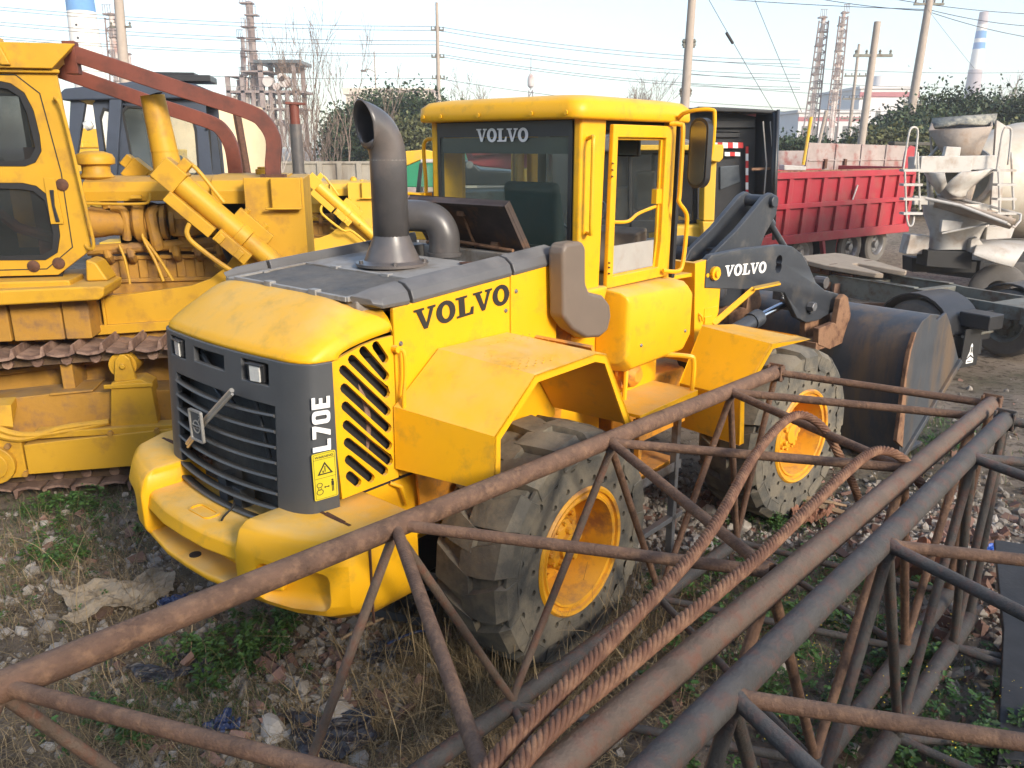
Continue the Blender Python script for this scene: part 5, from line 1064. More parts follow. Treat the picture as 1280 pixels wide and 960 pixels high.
# stack, precleaner
db('exhaust_stack', 'dozer', lambda q: (q.tube([(1.13,1.0,2.72),(1.11,1.0,2.95),(1.06,1.0,3.45)], [.135,.118,.105], n=26), q.tube([(1.13,1.0,2.73),(1.13,1.0,2.745)], .17, n=20), q.tube([(1.108,1.0,2.96),(1.108,1.0,2.975)], .122, n=26)), ang=50)
db('stack_mouth', 'black', lambda q: q.cyl((1.059,1.0,3.449),(1.058,1.0,3.452),.095,n=20))
db('precleaner', 'dozer', lambda q: q.revolve([(.0,2.72),(.13,2.72),(.15,2.74),(.12,2.78),(.12,2.84),(.165,2.855),(.17,2.90),(.15,2.94),(.08,2.965),(.0,2.97)], c=(.50,1.0,0), n=28), ang=50)
# cab
O_ = [(-2.0,1.95),(.28,1.95),(.57,2.16),(.50,3.59),(-2.0,3.59)]
win1 = [(-1.0,2.86),(.16,2.85),(.24,2.88),(.30,2.97),(.305,3.1),(.29,3.28),(.24,3.42),(.15,3.49),(.02,3.52),(-1.0,3.50)]
win2 = [(-.9,2.10),(.20,2.08),(.30,2.14),(.34,2.28),(.345,2.45),(.31,2.60),(.22,2.69),(.12,2.715),(-.9,2.73)]
cab_ = winplate(DZ, 'cab_wall', 'dozer', O_, [win1, win2], .28, th=.035, gasket=.03)
O2 = [(-2.0,1.95),(-.02,1.95),(-.02,3.59),(-2.0,3.59)]; W2 = [(-1.6,2.8),(-.3,2.8),(-.3,3.5),(-1.6,3.5)]
winplate(DZ, 'cab_wall', 'dozer', O2, [W2], 1.85, th=.035, gasket=.03)
T_f = basis((.50,.30,0), (-.36,1,0), (0,0,1))
q = MB(); q.plate([(0,2.1),(1.62,2.1),(1.62,3.58),(0,3.58)], [[(.12,2.75),(1.5,2.75),(1.5,3.48),(.12,3.48)]], .03, T_f @ Matrix.Translation((0,0,-.03))); q.build('cab_front', 'dozer', DZ, bevel=.006)
q = MB(); q.plate([(.12,2.75),(1.5,2.75),(1.5,3.48),(.12,3.48)], [], .006, T_f @ Matrix.Translation((0,0,-.02))); q.build('windscreen', 'glassd', DZ)
db('cab_floor', 'black', lambda q: (q.prism([(-2.0,.32),(.30,.32),(-.1,1.85),(-2.0,1.85)],1.93,2.02,'xy'), q.box(-2.0,-1.9,.32,1.85,2.0,3.55), q.box(-.9,-.4,.8,1.4,2.0,2.9)))
db('cab_interior_frame', 'ropsrust', lambda q: (q.box(-.05,.07,.9,1.0,2.0,3.0), q.tube([(-.5,.9,2.6),(-.2,.9,2.3),(.1,.9,2.2)], .05)))
# the roof: overhanging cap with a slanted nose, lug
db('cab_roof', 'dozer', lambda q: (q.loft([[(-2.1,.2,3.6),(.5,.2,3.6),(.7,.2,3.79),(-2.1,.2,3.8)],[(-2.1,1.95,3.6),(-.1,1.95,3.6),(.1,1.95,3.79),(-2.1,1.95,3.8)]]), q.loft([[(-2.1,.24,3.57),(.54,.24,3.57),(.54,.24,3.60),(-2.1,.24,3.60)],[(-2.1,1.9,3.57),(-.05,1.9,3.57),(-.05,1.9,3.60),(-2.1,1.9,3.60)]])), bevel=.01)
db('roof_lug', 'dozer', lambda q: q.hexa([(.14,.17,3.62),(.21,.17,3.62),(.21,.2,3.62),(.14,.2,3.62),(.05,.17,3.83),(.13,.17,3.83),(.13,.35,3.83),(.05,.35,3.83)]), bevel=.01)
db('door_seam', 'black', lambda q: q.plate([(-1.2,2.0),(.20,2.0),(.43,2.18),(.43,2.8),(.36,3.42),(.20,3.56),(-1.2,3.56)], [[(-1.2,2.008),(.197,2.008),(.422,2.185),(.422,2.8),(.352,3.415),(.197,3.552),(-1.2,3.552)]], .004, Matrix(((1,0,0,0),(0,0,1,.2765),(0,1,0,0),(0,0,0,1)))), par=cab_)
db('door_handle', 'blackpaint', lambda q: (q.prism([(.325,2.66),(.355,2.66),(.345,2.53),(.365,2.40),(.335,2.40),(.325,2.53)], .245,.262)), par=cab_, bevel=.004)
db('handle_plate', 'dozer', lambda q: q.prism([(.29,2.38),(.39,2.38),(.375,2.75),(.29,2.76)], .262,.28), par=cab_, bevel=.003)
for x, z in ((.02,3.54),(.42,2.70),(.10,2.03),(.30,2.05)):
    db('rusty_hinge', 'rustbolt', lambda q: (q.revolve([(0,-.02),(.03,-.02),(.05,-.008),(.05,.0)], c=(x,.277,z), axis='y', n=16)), par=cab_)
db('handrail', 'dozer', lambda q: q.tube([(.47,.28,3.36),(.48,.22,3.38),(.52,.20,3.33),(.55,.20,3.1),(.60,.20,2.5),(.62,.20,2.22),(.58,.22,2.17),(.53,.28,2.2)], .014, smooth=5))
db('hood_rail', 'dozer', lambda q: (q.tube([(.42,.70,2.52),(.9,.70,2.51),(.99,.70,2.54),(.99,.74,2.60)], .013, smooth=4), q.box(.84,.93,.68,.74,2.56,2.585)))
# ROPS sweeps (boxed beams bent over the hood)
def sweep(y, x0, z0, xs, zs, xe, ze, nm):
    pts = [Vector((x0,y,z0)), Vector((xs-.42,y,zs+.14)), Vector((xs,y,zs-.0)), Vector((xs+.12,y,zs-.09)), Vector((xs+.185,y,zs-.24)), Vector((xe,y,ze+.1)), Vector((xe,y,ze))]
    pts = [pts[0]]+[pts[0].lerp(pts[1], .5)]+catmull(pts[1:], 5); rings = []
    for i, p in enumerate(pts):
        d = (pts[min(i+1,len(pts)-1)]-pts[max(i-1,0)]).normalized(); n_ = Vector((d.z,0,-d.x)); rings.append([tuple(p+n_*a+Vector((0,b_,0))) for a, b_ in ((-.068,-.05),(.068,-.05),(.068,.05),(-.068,.05))])
    q = MB(); q.loft(rings); return q.build(nm, 'ropsrust', DZ, bevel=.008)
sweep(.72,.54,3.76,1.93,3.30,2.09,2.74,'overhead_beam'); sweep(1.62,-.05,3.76,1.44,3.24,1.64,2.72,'overhead_beam')
db('beam_tie', 'ropsrust', lambda q: (q.box(.46,.56,.66,.78,3.60,3.86)), bevel=.004)
db('beam_foot', 'rustbolt', lambda q: q.box(1.98,2.20,.62,.82,2.735,2.76))
# ---- second dozer, same family, further back, with a slate blue cab
D2, d2 = dozer('bulldozer', 'yellow bulldozer behind the first one, with slate blue cab and rusty topped dark exhaust', (-4.143,12.389,0), .9, 'dozer_back', 'dozer_dirty', full=False)
d2('exhaust_stack', 'pipe', lambda q: (q.tube([(1.0,.95,2.72),(1.0,.95,3.72)], .105, n=20), q.tube([(1.0,.95,2.7),(1.0,.95,2.9)], .13, n=20)))
d2('stack_top', 'ropsrust', lambda q: (q.tube([(1.0,.95,3.72),(1.0,.95,4.05)], .085, n=18), q.hexa([(.86,.85,4.05),(1.2,.85,4.04),(1.2,1.05,4.04),(.86,1.05,4.05),(.86,.85,4.09),(1.2,.85,4.075),(1.2,1.05,4.075),(.86,1.05,4.09)])))
d2('emblem', 'decalblack', lambda q: (q.box(1.90,1.925,.494,.499,2.03,2.13), q.box(1.925,1.96,.494,.499,2.05,2.09), q.plate(circ(2.0,2.07,.045,14), [circ(2.0,2.07,.018,10)], .005, Matrix(((1,0,0,0),(0,0,1,.494),(0,1,0,0),(0,0,0,1))))))
Ob = [(-2.1,1.9),(-.38,1.9),(-.38,4.02),(-.5,4.12),(-2.0,4.12),(-2.1,4.0)]
cb2 = winplate(D2, 'cab_wall', 'blue', Ob, [[(-1.62,2.92),(-1.55,2.85),(-.66,2.85),(-.58,2.93),(-.55,3.6),(-.60,3.86),(-.68,3.95),(-1.60,3.98),(-1.68,3.9)],[(-2.02,3.05),(-1.80,3.05),(-1.80,3.9),(-1.95,3.95),(-2.02,3.8)]], .35, th=.05, gasket=.025, gl='glassc')
winplate(D2, 'cab_wall', 'blue', Ob, [[(-1.62,2.92),(-1.55,2.85),(-.66,2.85),(-.58,2.93),(-.55,3.6),(-.60,3.86),(-.68,3.95),(-1.60,3.98),(-1.68,3.9)]], 1.75, th=.05, gasket=.025, gl='glassc')
d2('cab_post', 'blue', lambda q: (q.prism([(-2.05,2.85),(-1.86,2.85),(-1.62,4.1),(-1.80,4.1)], .22,.34), q.prism([(-2.62,2.9),(-2.52,2.9),(-2.2,4.0),(-2.4,4.1)], .3,.42)), bevel=.01)
d2('cab_roof', 'blue', lambda q: (q.prism([(-2.55,4.12),(-2.45,4.22),(-1.4,4.34),(-.5,4.32),(-.22,4.16),(-.25,4.10),(-2.5,4.04)], .2,1.9)), bevel=.03)
d2('roof_vent', 'blackpaint', lambda q: (q.box(-1.15,-.25,.3,1.0,4.36,4.46), q.box(-1.2,-.5,.35,1.0,4.46,4.5)), bevel=.01)
d2('grab_handle', 'blackpaint', lambda q: q.tube([(-.40,.32,3.62),(-.30,.28,3.66),(-.22,.26,3.55),(-.20,.26,2.85),(-.24,.3,2.75)], .018, smooth=4))
d2('seat', 'seat', lambda q: q.box(-1.4,-1.0,.9,1.4,2.3,3.2), bevel=.05)
q = MB(); q.revolve([(0,0),(.07,0),(.08,.06),(.05,.12),(0,.13)], n=14, T=Matrix.Translation((-2.22,.22,3.65)) @ Euler((0,1.2,0)).to_matrix().to_4x4()); q.build('work_lamp', 'lampglass', D2)
# ================================================================ OTHER MACHINES IN THE YARD
_P = R(16.33); _c, _s = math.cos(_P), math.sin(_P)
def at(px, py, Y):
    """a point of the yard at depth Y, from sight-line measurements of the photograph"""
    x, u = px-640, 480-py; r = (x, 1010*_c+u*_s, u*_c-1010*_s); t = Y/r[1]; return Vector((r[0]*t, Y, CAM_H+r[2]*t))
def yard(name, label, cat, px, Y, head=90., group=None):
    p = at(px, 184, Y); return thing(name, label, cat, (p.x, Y, 0), heading(head), group), p.x
def part(par, nm, m, fn, **k):
    q = MB(); fn(q); return q.build(nm, m, par, **k)
def simple_wheel(par, x, y, z, r, w_, hub='white', tm='tyre2', nm='wheel'):
    q = MB(); q.revolve([(r*.55,-w_/2),(r*.9,-w_/2),(r,-w_*.36),(r,-.04),(r*.975,-.03),(r*.975,.03),(r,.04),(r,w_*.36),(r*.9,w_/2),(r*.55,w_/2)], c=(x,y,z), axis='y', n=36); t = q.build(nm, tm, par)
    q = MB(); q.revolve([(r*.58,-w_/2+.01),(r*.56,-w_/2-.01),(r*.48,-w_/2+.03),(r*.44,-w_/2+.10),(r*.2,-w_/2+.09),(r*.18,-w_/2+.01),(0,-w_/2)], c=(x,y,z), axis='y', n=30)
    for k in range(8): q.cyl((x+r*.34*math.cos(k*PI/4), y-w_/2+.10, z+r*.34*math.sin(k*PI/4)), (x+r*.34*math.cos(k*PI/4), y-w_/2+.07, z+r*.34*math.sin(k*PI/4)), .02, n=6)
    q.build('wheel_rim', hub, t); return t
# ---- red dump truck: local X runs along its near side, Y away
P0, P1 = Vector((5.95,18.9,0)), Vector((10.7,22.3,0)); hd = math.degrees(math.atan2((P1-P0).x, (P1-P0).y))
DT = thing('dump_truck', 'red dump truck with ribbed body and shaded rear half, behind the black bucket', 'dump truck', P0, heading(hd))
Lb = (P1-P0).length
def bedside(q, y0, y1):
    q.box(-.6,Lb,y0,y1,.86,2.42)
def ribs(q):
    q.box(-.6,Lb+.03,-.09,0,2.30,2.45); q.box(-.6,Lb+.03,-.08,0,1.62,1.74); q.box(-.6,Lb+.03,-.10,0,.80,1.02)
    for k in range(10):
        x = -.15+k*.66; q.prism([(x-.10,1.0),(x+.06,1.0),(x+.13,2.32),(x-.02,2.32)], -.075,0)
part(DT, 'bed', 'red', lambda q: (bedside(q,0,.05), bedside(q,2.3,2.35), q.box(-.6,Lb,0,2.3,.86,.92), q.box(-.6,-.55,0,2.35,.86,2.42), ribs(q)), bevel=.012)
part(DT, 'tailgate', 'red', lambda q: (q.box(Lb-.02,Lb+.05,-.05,2.4,.86,2.50), q.prism([(Lb-.5,2.40),(Lb+.06,2.40),(Lb+.06,3.0),(Lb-.25,3.05),(Lb-.45,2.9)], 0,.06)), bevel=.02)
part(DT, 'bed_rim', 'tan', lambda q: q.box(-.6,Lb,-.02,.08,2.45,2.48))
part(DT, 'mudguard', 'red', lambda q: (q.prism([(2.0,.85),(2.12,.85),(2.3,.25),(2.24,.22)], -.05,.05), q.prism([(2.6,.86),(3.9,.86),(3.6,.35),(3.1,.4)], .3,.34)), bevel=.005)
part(DT, 'chassis', 'black', lambda q: (q.box(-1,Lb,.7,.9,.55,.82), q.box(-1,Lb,1.5,1.7,.55,.82), q.box(2.4,3.1,.25,.7,.30,.80), q.box(2.4,3.0,.25,.7,.1,.3)), bevel=.01)
for x in (1.45,): simple_wheel(DT, x, .25, .50, .50, .32, 'mixer')
simple_wheel(DT, 3.7, .35, .50, .50, .3, 'steel'); simple_wheel(DT, 4.9, .35, .50, .50, .3, 'steel')
part(DT, 'white_bar', 'mixer', lambda q: q.tube([(3.0,-.12,1.75),(3.15,-.12,2.1)], .02))
# ---- grey faded dump body behind it
p = at(1010,200,23.5); q_ = at(1135,200,25.5); v = q_-p; DG = thing('dump_bed', 'faded grey and pink steel dump body side with hinges, above the red dump truck', 'dump bed', (p.x,p.y,0), heading(math.degrees(math.atan2(v.x, v.y))))
Lg = Vector((v.x,v.y)).length
part(DG, 'bed_wall', 'redold', lambda q: (q.prism([(-.15,1.2),(Lg,1.2),(Lg,3.04),(.1,3.12),(-.02,3.13)], 0,.06), q.box(0,Lg,-.03,0,2.62,2.66), [q.box(k*Lg/4-.02,k*Lg/4+.05,-.04,0,1.2,3.08) for k in range(1,4)], q.box(-.1,Lg,1.9,1.96,1.2,2.9)), bevel=.01)
part(DG, 'hinge', 'rustbolt', lambda q: [q.box(x-.05,x+.05,-.08,0,2.42,2.68) for x in (.65,1.45)], bevel=.01)
# ---- concrete mixer truck: X to the right (along the photo's plane), Y away
MT, mx = yard('mixer_truck', 'dusty white concrete mixer truck with cement crusted hopper and chutes at the right edge', 'mixer truck', 1190, 15)
def m_(px, py, Y=15): v = at(px, py, Y); return (v.x-mx, Y-15, v.z)
def quad(q, pts, Y, th=.03): 
    a = [m_(px, py, Y) for px, py in pts]; q.prism([(p[0], p[2]) for p in a], Y-15, Y-15+th)
dd = Vector((.82,.57,-.05))       # drum axis
dc = Vector(m_(1205,222,15.6)); 
def drum(q):
    T = basis(tuple(dc), tuple(dd), (-.57,.82,0)); rings = []
    for h, r_ in ((0,.46),(.05,.52),(.6,.72),(1.3,.98),(2.0,1.12),(2.8,1.15),(3.6,1.05),(4.4,.7)):
        rings.append([(h, r_*math.cos(2*PI*j/40), r_*math.sin(2*PI*j/40)) for j in range(40)])
    q.loft(rings, caps=False, T=T)
part(MT, 'drum', 'drum', drum, solid=.01, ang=60)
part(MT, 'drum_ring', 'mixer', lambda q: q.revolve([(.50,-.03),(.56,-.03),(.56,.05),(.50,.05)], axis='x', n=36, T=basis(tuple(dc), tuple(dd), (-.57,.82,0))))
part(MT, 'hopper', 'hopper', lambda q: q.loft([[m_(1161,163,14.7), m_(1240,158,14.7), m_(1240,150,15.4), m_(1165,152,15.4)], [m_(1186,205,14.8), m_(1218,207,14.8), m_(1218,205,15.2), m_(1188,204,15.2)]], caps=False), solid=.03)
part(MT, 'cement_crust', 'cement', lambda q: q.loft([[m_(1163,161,15.2), m_(1200,155,15.1), m_(1243,157,15.2)], [m_(1165,149,15.35), m_(1202,146,15.3), m_(1246,143,15.3)]], closed=False), solid=.05)
part(MT, 'cross_beam', 'mixer', lambda q: (quad(q, [(1143,196),(1248,194),(1248,212),(1143,214)], 14.55, .25), quad(q, [(1152,195),(1217,195),(1214,216),(1150,216)], 14.5, .04), quad(q, [(1183,183),(1202,184),(1200,196),(1180,196)], 14.52, .1)), bevel=.015)
def sheet(nm, mt, rows, th=.03, k=8):
    q = MB(); R_ = [[tuple(p) for p in catmull([Vector(m_(*c)) for c in r], k)] for r in rows]; q.loft(R_, caps=False, closed=False); return q.build(nm, mt, MT, solid=th, ang=70)
sheet('collector_funnel', 'mixer', [[(1154,213,15.0),(1159,215,14.6),(1168,216,14.38),(1181,216,14.3)],[(1163,228,14.9),(1168,231,14.6),(1175,230,14.42),(1183,227,14.36)],[(1173,240,14.8),(1174,242,14.65),(1178,238,14.5),(1184,229,14.4)]])
sheet('collector_funnel', 'mixer', [[(1201,215,14.3),(1222,214,14.3),(1240,211,14.5),(1250,208,15.0)],[(1190,224,14.36),(1205,228,14.36),(1219,227,14.55),(1228,222,14.9)],[(1181,233,14.44),(1188,240,14.44),(1198,241,14.55),(1208,240,14.8)],[(1182,236,14.46),(1189,243,14.46),(1199,246,14.56),(1206,245,14.7)]])
part(MT, 'funnel_throat', 'hopper', lambda q: q.loft([[m_(1196+24*math.cos(t),232+4*math.sin(t),15.2+.35*math.sin(t)) for t in [2*PI*j/24 for j in range(24)]],[m_(1196+18*math.cos(t),252+3*math.sin(t),15.1+.25*math.sin(t)) for t in [2*PI*j/24 for j in range(24)]]]), ang=60)
def trough(q, a, b, r, th):
    a, b = Vector(a), Vector(b); d = (b-a).normalized(); s_ = d.cross(Vector((0,0,1))).normalized(); u = s_.cross(d)
    for rr, in ((r,),):
        q.loft([[tuple(c_+s_*math.cos(t)*rr*1.5+u*(math.sin(t)*rr*.8)) for t in [PI+PI*j/14 for j in range(15)]] for c_ in (a, a.lerp(b,.5), b)], caps=False, closed=False)
q = MB(); trough(q, m_(1172,245,14.75), m_(1268,272,14.2), .24, .02); q.build('discharge_chute', 'hopper', MT, solid=.025, ang=60)
part(MT, 'chute_rim', 'mixer', lambda q: (q.tube([m_(1157,248,14.45), m_(1200,257,14.2), m_(1258,279,13.9)], .028, n=8), q.tube([m_(1178,244,15.05), m_(1230,256,14.8), m_(1276,268,14.5)], .022, n=8), q.tube([m_(1258,279,13.9), m_(1268,284,14.05), m_(1275,276,14.3), m_(1276,268,14.5)], .02, n=8)))
part(MT, 'pedestal', 'mixer', lambda q: q.loft([[m_(cx+wx*math.cos(t), cy+2*math.sin(t), 15.1+dp*math.sin(t)) for t in [2*PI*j/32 for j in range(32)]] for cx, cy, wx, dp in ((1200,257,47,.6),(1200,268,46,.6),(1196,290,34,.5),(1191,308,30,.42),(1190,314,30,.42))]), ang=50)
part(MT, 'pedestal_bracket', 'mixer', lambda q: (quad(q, [(1178,275),(1205,277),(1200,287),(1176,290)], 14.45, .08), q.tube([m_(1177,292,14.4), m_(1238,279,14.3)], .018), quad(q, [(1214,300),(1222,296),(1230,306),(1224,318),(1212,318)], 14.6, .12), quad(q, [(1234,284),(1270,282),(1264,298),(1232,300)], 14.9, .3)), bevel=.012)
part(MT, 'bumper', 'black', lambda q: (quad(q, [(1160,313),(1216,315),(1214,337),(1158,333)], 14.6, .4), quad(q, [(1140,322),(1262,330),(1262,342),(1140,340)], 15.3, .4)), bevel=.01)
part(MT, 'mudguard', 'mixer', lambda q: (quad(q, [(1138,293),(1163,295),(1160,318),(1132,318)], 14.8, .3)), bevel=.02)
sheet('mudguard', 'mixer', [[(1216,318,14.35),(1240,327,14.3),(1266,334,14.3)],[(1219,309,14.5),(1246,311,14.45),(1278,316,14.45)],[(1223,303,14.8),(1252,301,14.8),(1290,302,14.8)]], .03)
for nm, dx in (('ladder', 0), ('ladder', 117)):
    def lad(q, o=dx):
        q.tube([m_(1129+o,212,14.4), m_(1133+o,185,14.4), m_(1137+o,164,14.4), m_(1142+o,159,14.45), m_(1147+o,163,14.5), m_(1146+o,180,14.5), m_(1143+o,206,14.5)], .018, smooth=5)
        q.tube([m_(1131+o,212,14.4), m_(1132+o,240,14.4), m_(1133+o,268,14.4), m_(1136+o,282,14.4), m_(1141+o,280,14.4), m_(1143+o,266,14.5)], .018, smooth=4); q.tube([m_(1147+o,190,14.5), m_(1150+o,262,14.5)], .02)
        for yy in (213,231,249,267): q.box(*(m_(1129+o,yy,14.4)[0], m_(1153+o,yy,14.4)[0]), -.62,-.45, m_(1,yy+1.5,14.4)[2], m_(1,yy-1.5,14.4)[2])
    part(MT, nm, 'mixer', lad)
part(MT, 'support_post', 'mixer', lambda q: (quad(q, [(1160,216),(1166,216),(1168,262),(1162,262)], 14.9, .08), quad(q, [(1143,245),(1160,245),(1160,256),(1143,256)], 14.7, .08), q.tube([m_(1165,198,15.0), m_(1163,168,15.0)], .018), q.tube([m_(1158,200,15), m_(1176,180,15)], .03), quad(q, [(1246,150),(1262,160),(1250,270),(1238,270)], 15.1, .06)), bevel=.005)
for dx, Y in ((1250,14.7),(1275,14.9)):
    q = MB(); c0 = m_(dx,345,Y); ax = Vector((.5,-.87,0)); q.revolve([(.2,-.13),(.42,-.13),(.48,-.09),(.48,-.03),(.465,-.025),(.465,.02),(.48,.03),(.48,.09),(.42,.13),(.2,.13)], axis='y', n=34, T=Matrix.Translation((c0[0],c0[1],.48)) @ Euler((0,0,R(-25))).to_matrix().to_4x4()); q.build('wheel', 'tyre2', MT)
part(MT, 'chassis', 'blackpaint', lambda q: q.box(.1,5,-.5,.5,.6,.95, T=Matrix.Translation((dc.x,dc.y,0)) @ Euler((0,0,math.atan2(.57,.82))).to_matrix().to_4x4()))
# ---- flatbed tractor chassis with fifth wheel (near edge runs from 1020,345 to 1270,390)
c0, c1 = Vector((4.75,13.9,0)), Vector((6.75,10.35,0)); v = c1-c0; hc = math.degrees(math.atan2(v.x, v.y)); Lc = v.length
CH = thing('truck_chassis', 'bare truck chassis with dusty fifth wheel plate, black fenders and mud flaps, behind the bucket', 'truck chassis', c0, heading(hc))
# local: X toward the tail (right, near), Y to the left of travel = away (right rail further)
part(CH, 'rail', 'chassis', lambda q: (q.prism([(-1.2,.72),(2.4,.72),(2.9,.78),(Lc,.80),(Lc,.98),(2.6,.99),(2.2,1.02),(-1.2,1.02)], 0,.07), q.box(-1.2,2.4,-.02,.1,1.0,1.02), q.box(-1.2,2.4,-.02,.1,.70,.72)), bevel=.008)
part(CH, 'rail', 'chassis', lambda q: (q.prism([(-1.2,.72),(2.4,.72),(2.9,.78),(Lc,.80),(Lc,.98),(2.6,.99),(2.2,1.02),(-1.2,1.02)], .85,.92), q.box(-1.2,2.4,.82,.94,1.0,1.02)), bevel=.008)
part(CH, 'tail_frame', 'chassis', lambda q: (q.box(Lc-.10,Lc+.02,-.05,.97,.76,.99), q.box(Lc-.55,Lc-.1,0,.9,.95,.985), q.box(2.35,2.5,0,.9,.80,.99), q.box(Lc-.04,Lc+.14,-.02,.16,.78,.9), q.box(Lc-.04,Lc+.14,.76,.94,.78,.9)), bevel=.02)
part(CH, 'cross_member', 'chassis', lambda q: [q.box(x,x+.1,.07,.85,.76,.94) for x in (-.6,.4,1.3)], bevel=.01)
def fw(q):
    o = [(.15,-.05),(.30,-.14),(.9,-.14),(1.65,.10),(1.72,.20),(1.6,.26),(1.02,.36),(.96,.44),(.98,.52),(1.62,.66),(1.72,.74),(1.66,.84),(.9,1.04),(.30,1.04),(.15,.95)]
    T = Matrix.Translation((0,0,1.20)) @ Euler((0,R(4),0)).to_matrix().to_4x4(); q.prism(o, -.04,.04, 'xy', T=T)
part(CH, 'fifth_wheel', 'fifth', fw, bevel=.02, seg=3)
part(CH, 'fifth_wheel_stand', 'rustbolt', lambda q: (q.box(.5,.9,-.05,.15,1.0,1.18), q.box(.5,.9,.8,1.0,1.0,1.18), q.box(.2,1.3,.0,.95,1.02,1.06), q.cyl((.7,-.1,1.1),(.7,1.0,1.1),.06)), bevel=.01)
part(CH, 'leaf_spring', 'spring', lambda q: [q.prism([(x0,.76-k*.05),(1.0,.52-k*.05+.0),(2.0-x0,.76-k*.05),(2.0-x0,.79-k*.05),(1.0,.555-k*.05),(x0,.79-k*.05)], -.14,-.04) for k, x0 in enumerate((-.3,-.2,-.1,0,.12,.25))]+[q.box(.9,.94,-.16,-.02,.3,.9), q.box(1.08,1.12,-.16,-.02,.3,.9)])
for y, nm in ((-.32,'wheel'),(-.66,'wheel')): simple_wheel(CH, 3.0, y, .50, .50, .28, 'chassis')
for y in (1.25,1.6): simple_wheel(CH, 3.15, y, .50, .50, .28, 'chassis')
def fend(q, y0, y1, x=3.0):
    n = 12; o = [(x+.60*math.cos(R(a)), .50+.60*math.sin(R(a))) for a in [12+150*k/n for k in range(n+1)]]; i = [(x+.565*math.cos(R(a)), .50+.565*math.sin(R(a))) for a in [12+150*k/n for k in range(n+1)]]; q.prism(o+i[::-1], y0, y1)
    q.prism([(x+.60,.60),(x+.585,.60),(x+.60,.30),(x+.615,.30)], y0, y1)
part(CH, 'fender', 'blackpaint', lambda q: fend(q, -.84,-.16), bevel=.01, ang=50); part(CH, 'fender', 'blackpaint', lambda q: fend(q, 1.1,1.78,3.15), bevel=.01, ang=50)
part(CH, 'lamp_box', 'blackpaint', lambda q: (q.box(3.50,3.92,-.62,-.30,.72,.92), q.box(3.6,3.64,-.5,-.05,.5,.9)), bevel=.03)
mf = part(CH, 'mud_flap', 'rubber', lambda q: q.box(3.70,3.715,-.76,-.40,.20,.72), bevel=.004)
q = MB(); T = Matrix(((0,0,1,3.717),(1,0,0,-.58),(0,1,0,.25),(0,0,0,1)))
q.plate([(-.075,0),(.075,0),(.075,.05),(.0,.09),(.0,.09),(-.075,.05)], [], .003, T); q.plate([(-.07,.075),(.0,.12),(.07,.075),(.025,.16),(.022,.24),(.0,.27),(-.022,.24),(-.025,.16)], [], .003, T); q.build('emblem', 'white', mf)
q = MB(); T2 = T @ Matrix.Translation((0,0,.004)); q.plate([(-.055,.018),(.055,.018),(.055,.030),(-.055,.030)], [], .002, T2); q.plate([(-.012,.15),(0,.135),(.012,.15),(.01,.22),(-.01,.22)], [], .002, T2); q.build('emblem_inlay', 'black', mf)
part(CH, 'mud_flap', 'rubber', lambda q: q.box(3.80,3.815,1.2,1.7,.25,.85)); part(CH, 'stay_rod', 'chassis', lambda q: q.tube([(3.68,-.1,.62),(3.68,-.76,.62)], .02))
# ---- black tractor cab seen from behind (rear wall, side deflector, tapes)
BT, bx = yard('truck_cab', 'black truck cab seen from behind, with red and white reflective tape', 'truck cab', 800, 14)
def b_(px, py, Y=14): v = at(px, py, Y); return (v.x-bx, v.z)
def poly(q, pts, Y, th, ref=bx, Y0=14): q.prism([((at(px,py,Y).x-ref), at(px,py,Y).z) for px, py in pts], Y-Y0, Y-Y0+th)
part(BT, 'rear_wall', 'blackpaint', lambda q: (poly(q, [(690,145),(880,134),(946,146),(948,300),(690,310)], 14.3, 1.6), poly(q, [(882,150),(944,150),(944,160),(882,160)], 14.22, .1), poly(q, [(880,164),(925,166),(925,172),(880,172)], 14.24, .1), poly(q, [(880,163),(925,163),(925,165),(880,165)], 14.2, .1)), bevel=.03)
part(BT, 'wall_window', 'window', lambda q: poly(q, [(900,208),(924,206),(926,228),(900,238)], 14.26, .06), bevel=.02)
def defl(q):
    rings = []
    for px, Y in ((946,14.3),(958,14.1),(966,13.9),(970,13.75)):
        a = at(px, 140+(px-946)*.05, Y); c_ = at(px-4, 300-(px-946)*.4, Y); rings.append([(a.x-bx, Y-14, a.z), (c_.x-bx, Y-14, c_.z)])
    q.loft(rings, closed=False, caps=False)
    rings = []
    for px, Y in ((972,13.7),(974,14.2),(974,15.2)):
        a = at(px, 137 if Y < 14.5 else 140, Y); c_ = at(px-6, 300, Y); rings.append([(a.x-bx, Y-14, a.z), (c_.x-bx, Y-14, c_.z)])
    q.loft(rings, closed=False, caps=False)
part(BT, 'side_deflector', 'blackpaint', defl, solid=.03)
part(BT, 'roof_edge', 'blackpaint', lambda q: poly(q, [(872,133),(905,134),(960,137),(974,138),(973,143),(945,141),(872,139)], 13.9, 2.0), bevel=.02)
part(BT, 'stay', 'tan', lambda q: (poly(q, [(940,210),(968,209),(968,212),(940,213)], 13.9, .05), poly(q, [(942,244),(966,243),(966,246),(942,247)], 13.9, .05)))
part(BT, 'edge_strip', 'board', lambda q: [q.tube([(b_(x0,152)[0],-.12,b_(x0,152)[1]), (b_(x0+4,205)[0],-.14,b_(x0+4,205)[1]), (b_(x0+1,250)[0],-.12,b_(x0+1,250)[1])], .012) for x0 in (951,960)])
for (xa, xb, ya, yb, k0) in ((884,929,178,185,0),(906,930,190,195,1)):
    for k in range(8):
        u0 = xa+(929-884)/7*k
        if u0+6 > xb: break
        part(BT, 'reflective_tape', 'redtape' if (k+k0) % 2 == 0 else 'white', lambda q: poly(q, [(u0,ya),(u0+6.4,ya+.3),(u0+6.4,yb+.3),(u0,yb)], 14.19 if ya<186 else 14.2, .02))
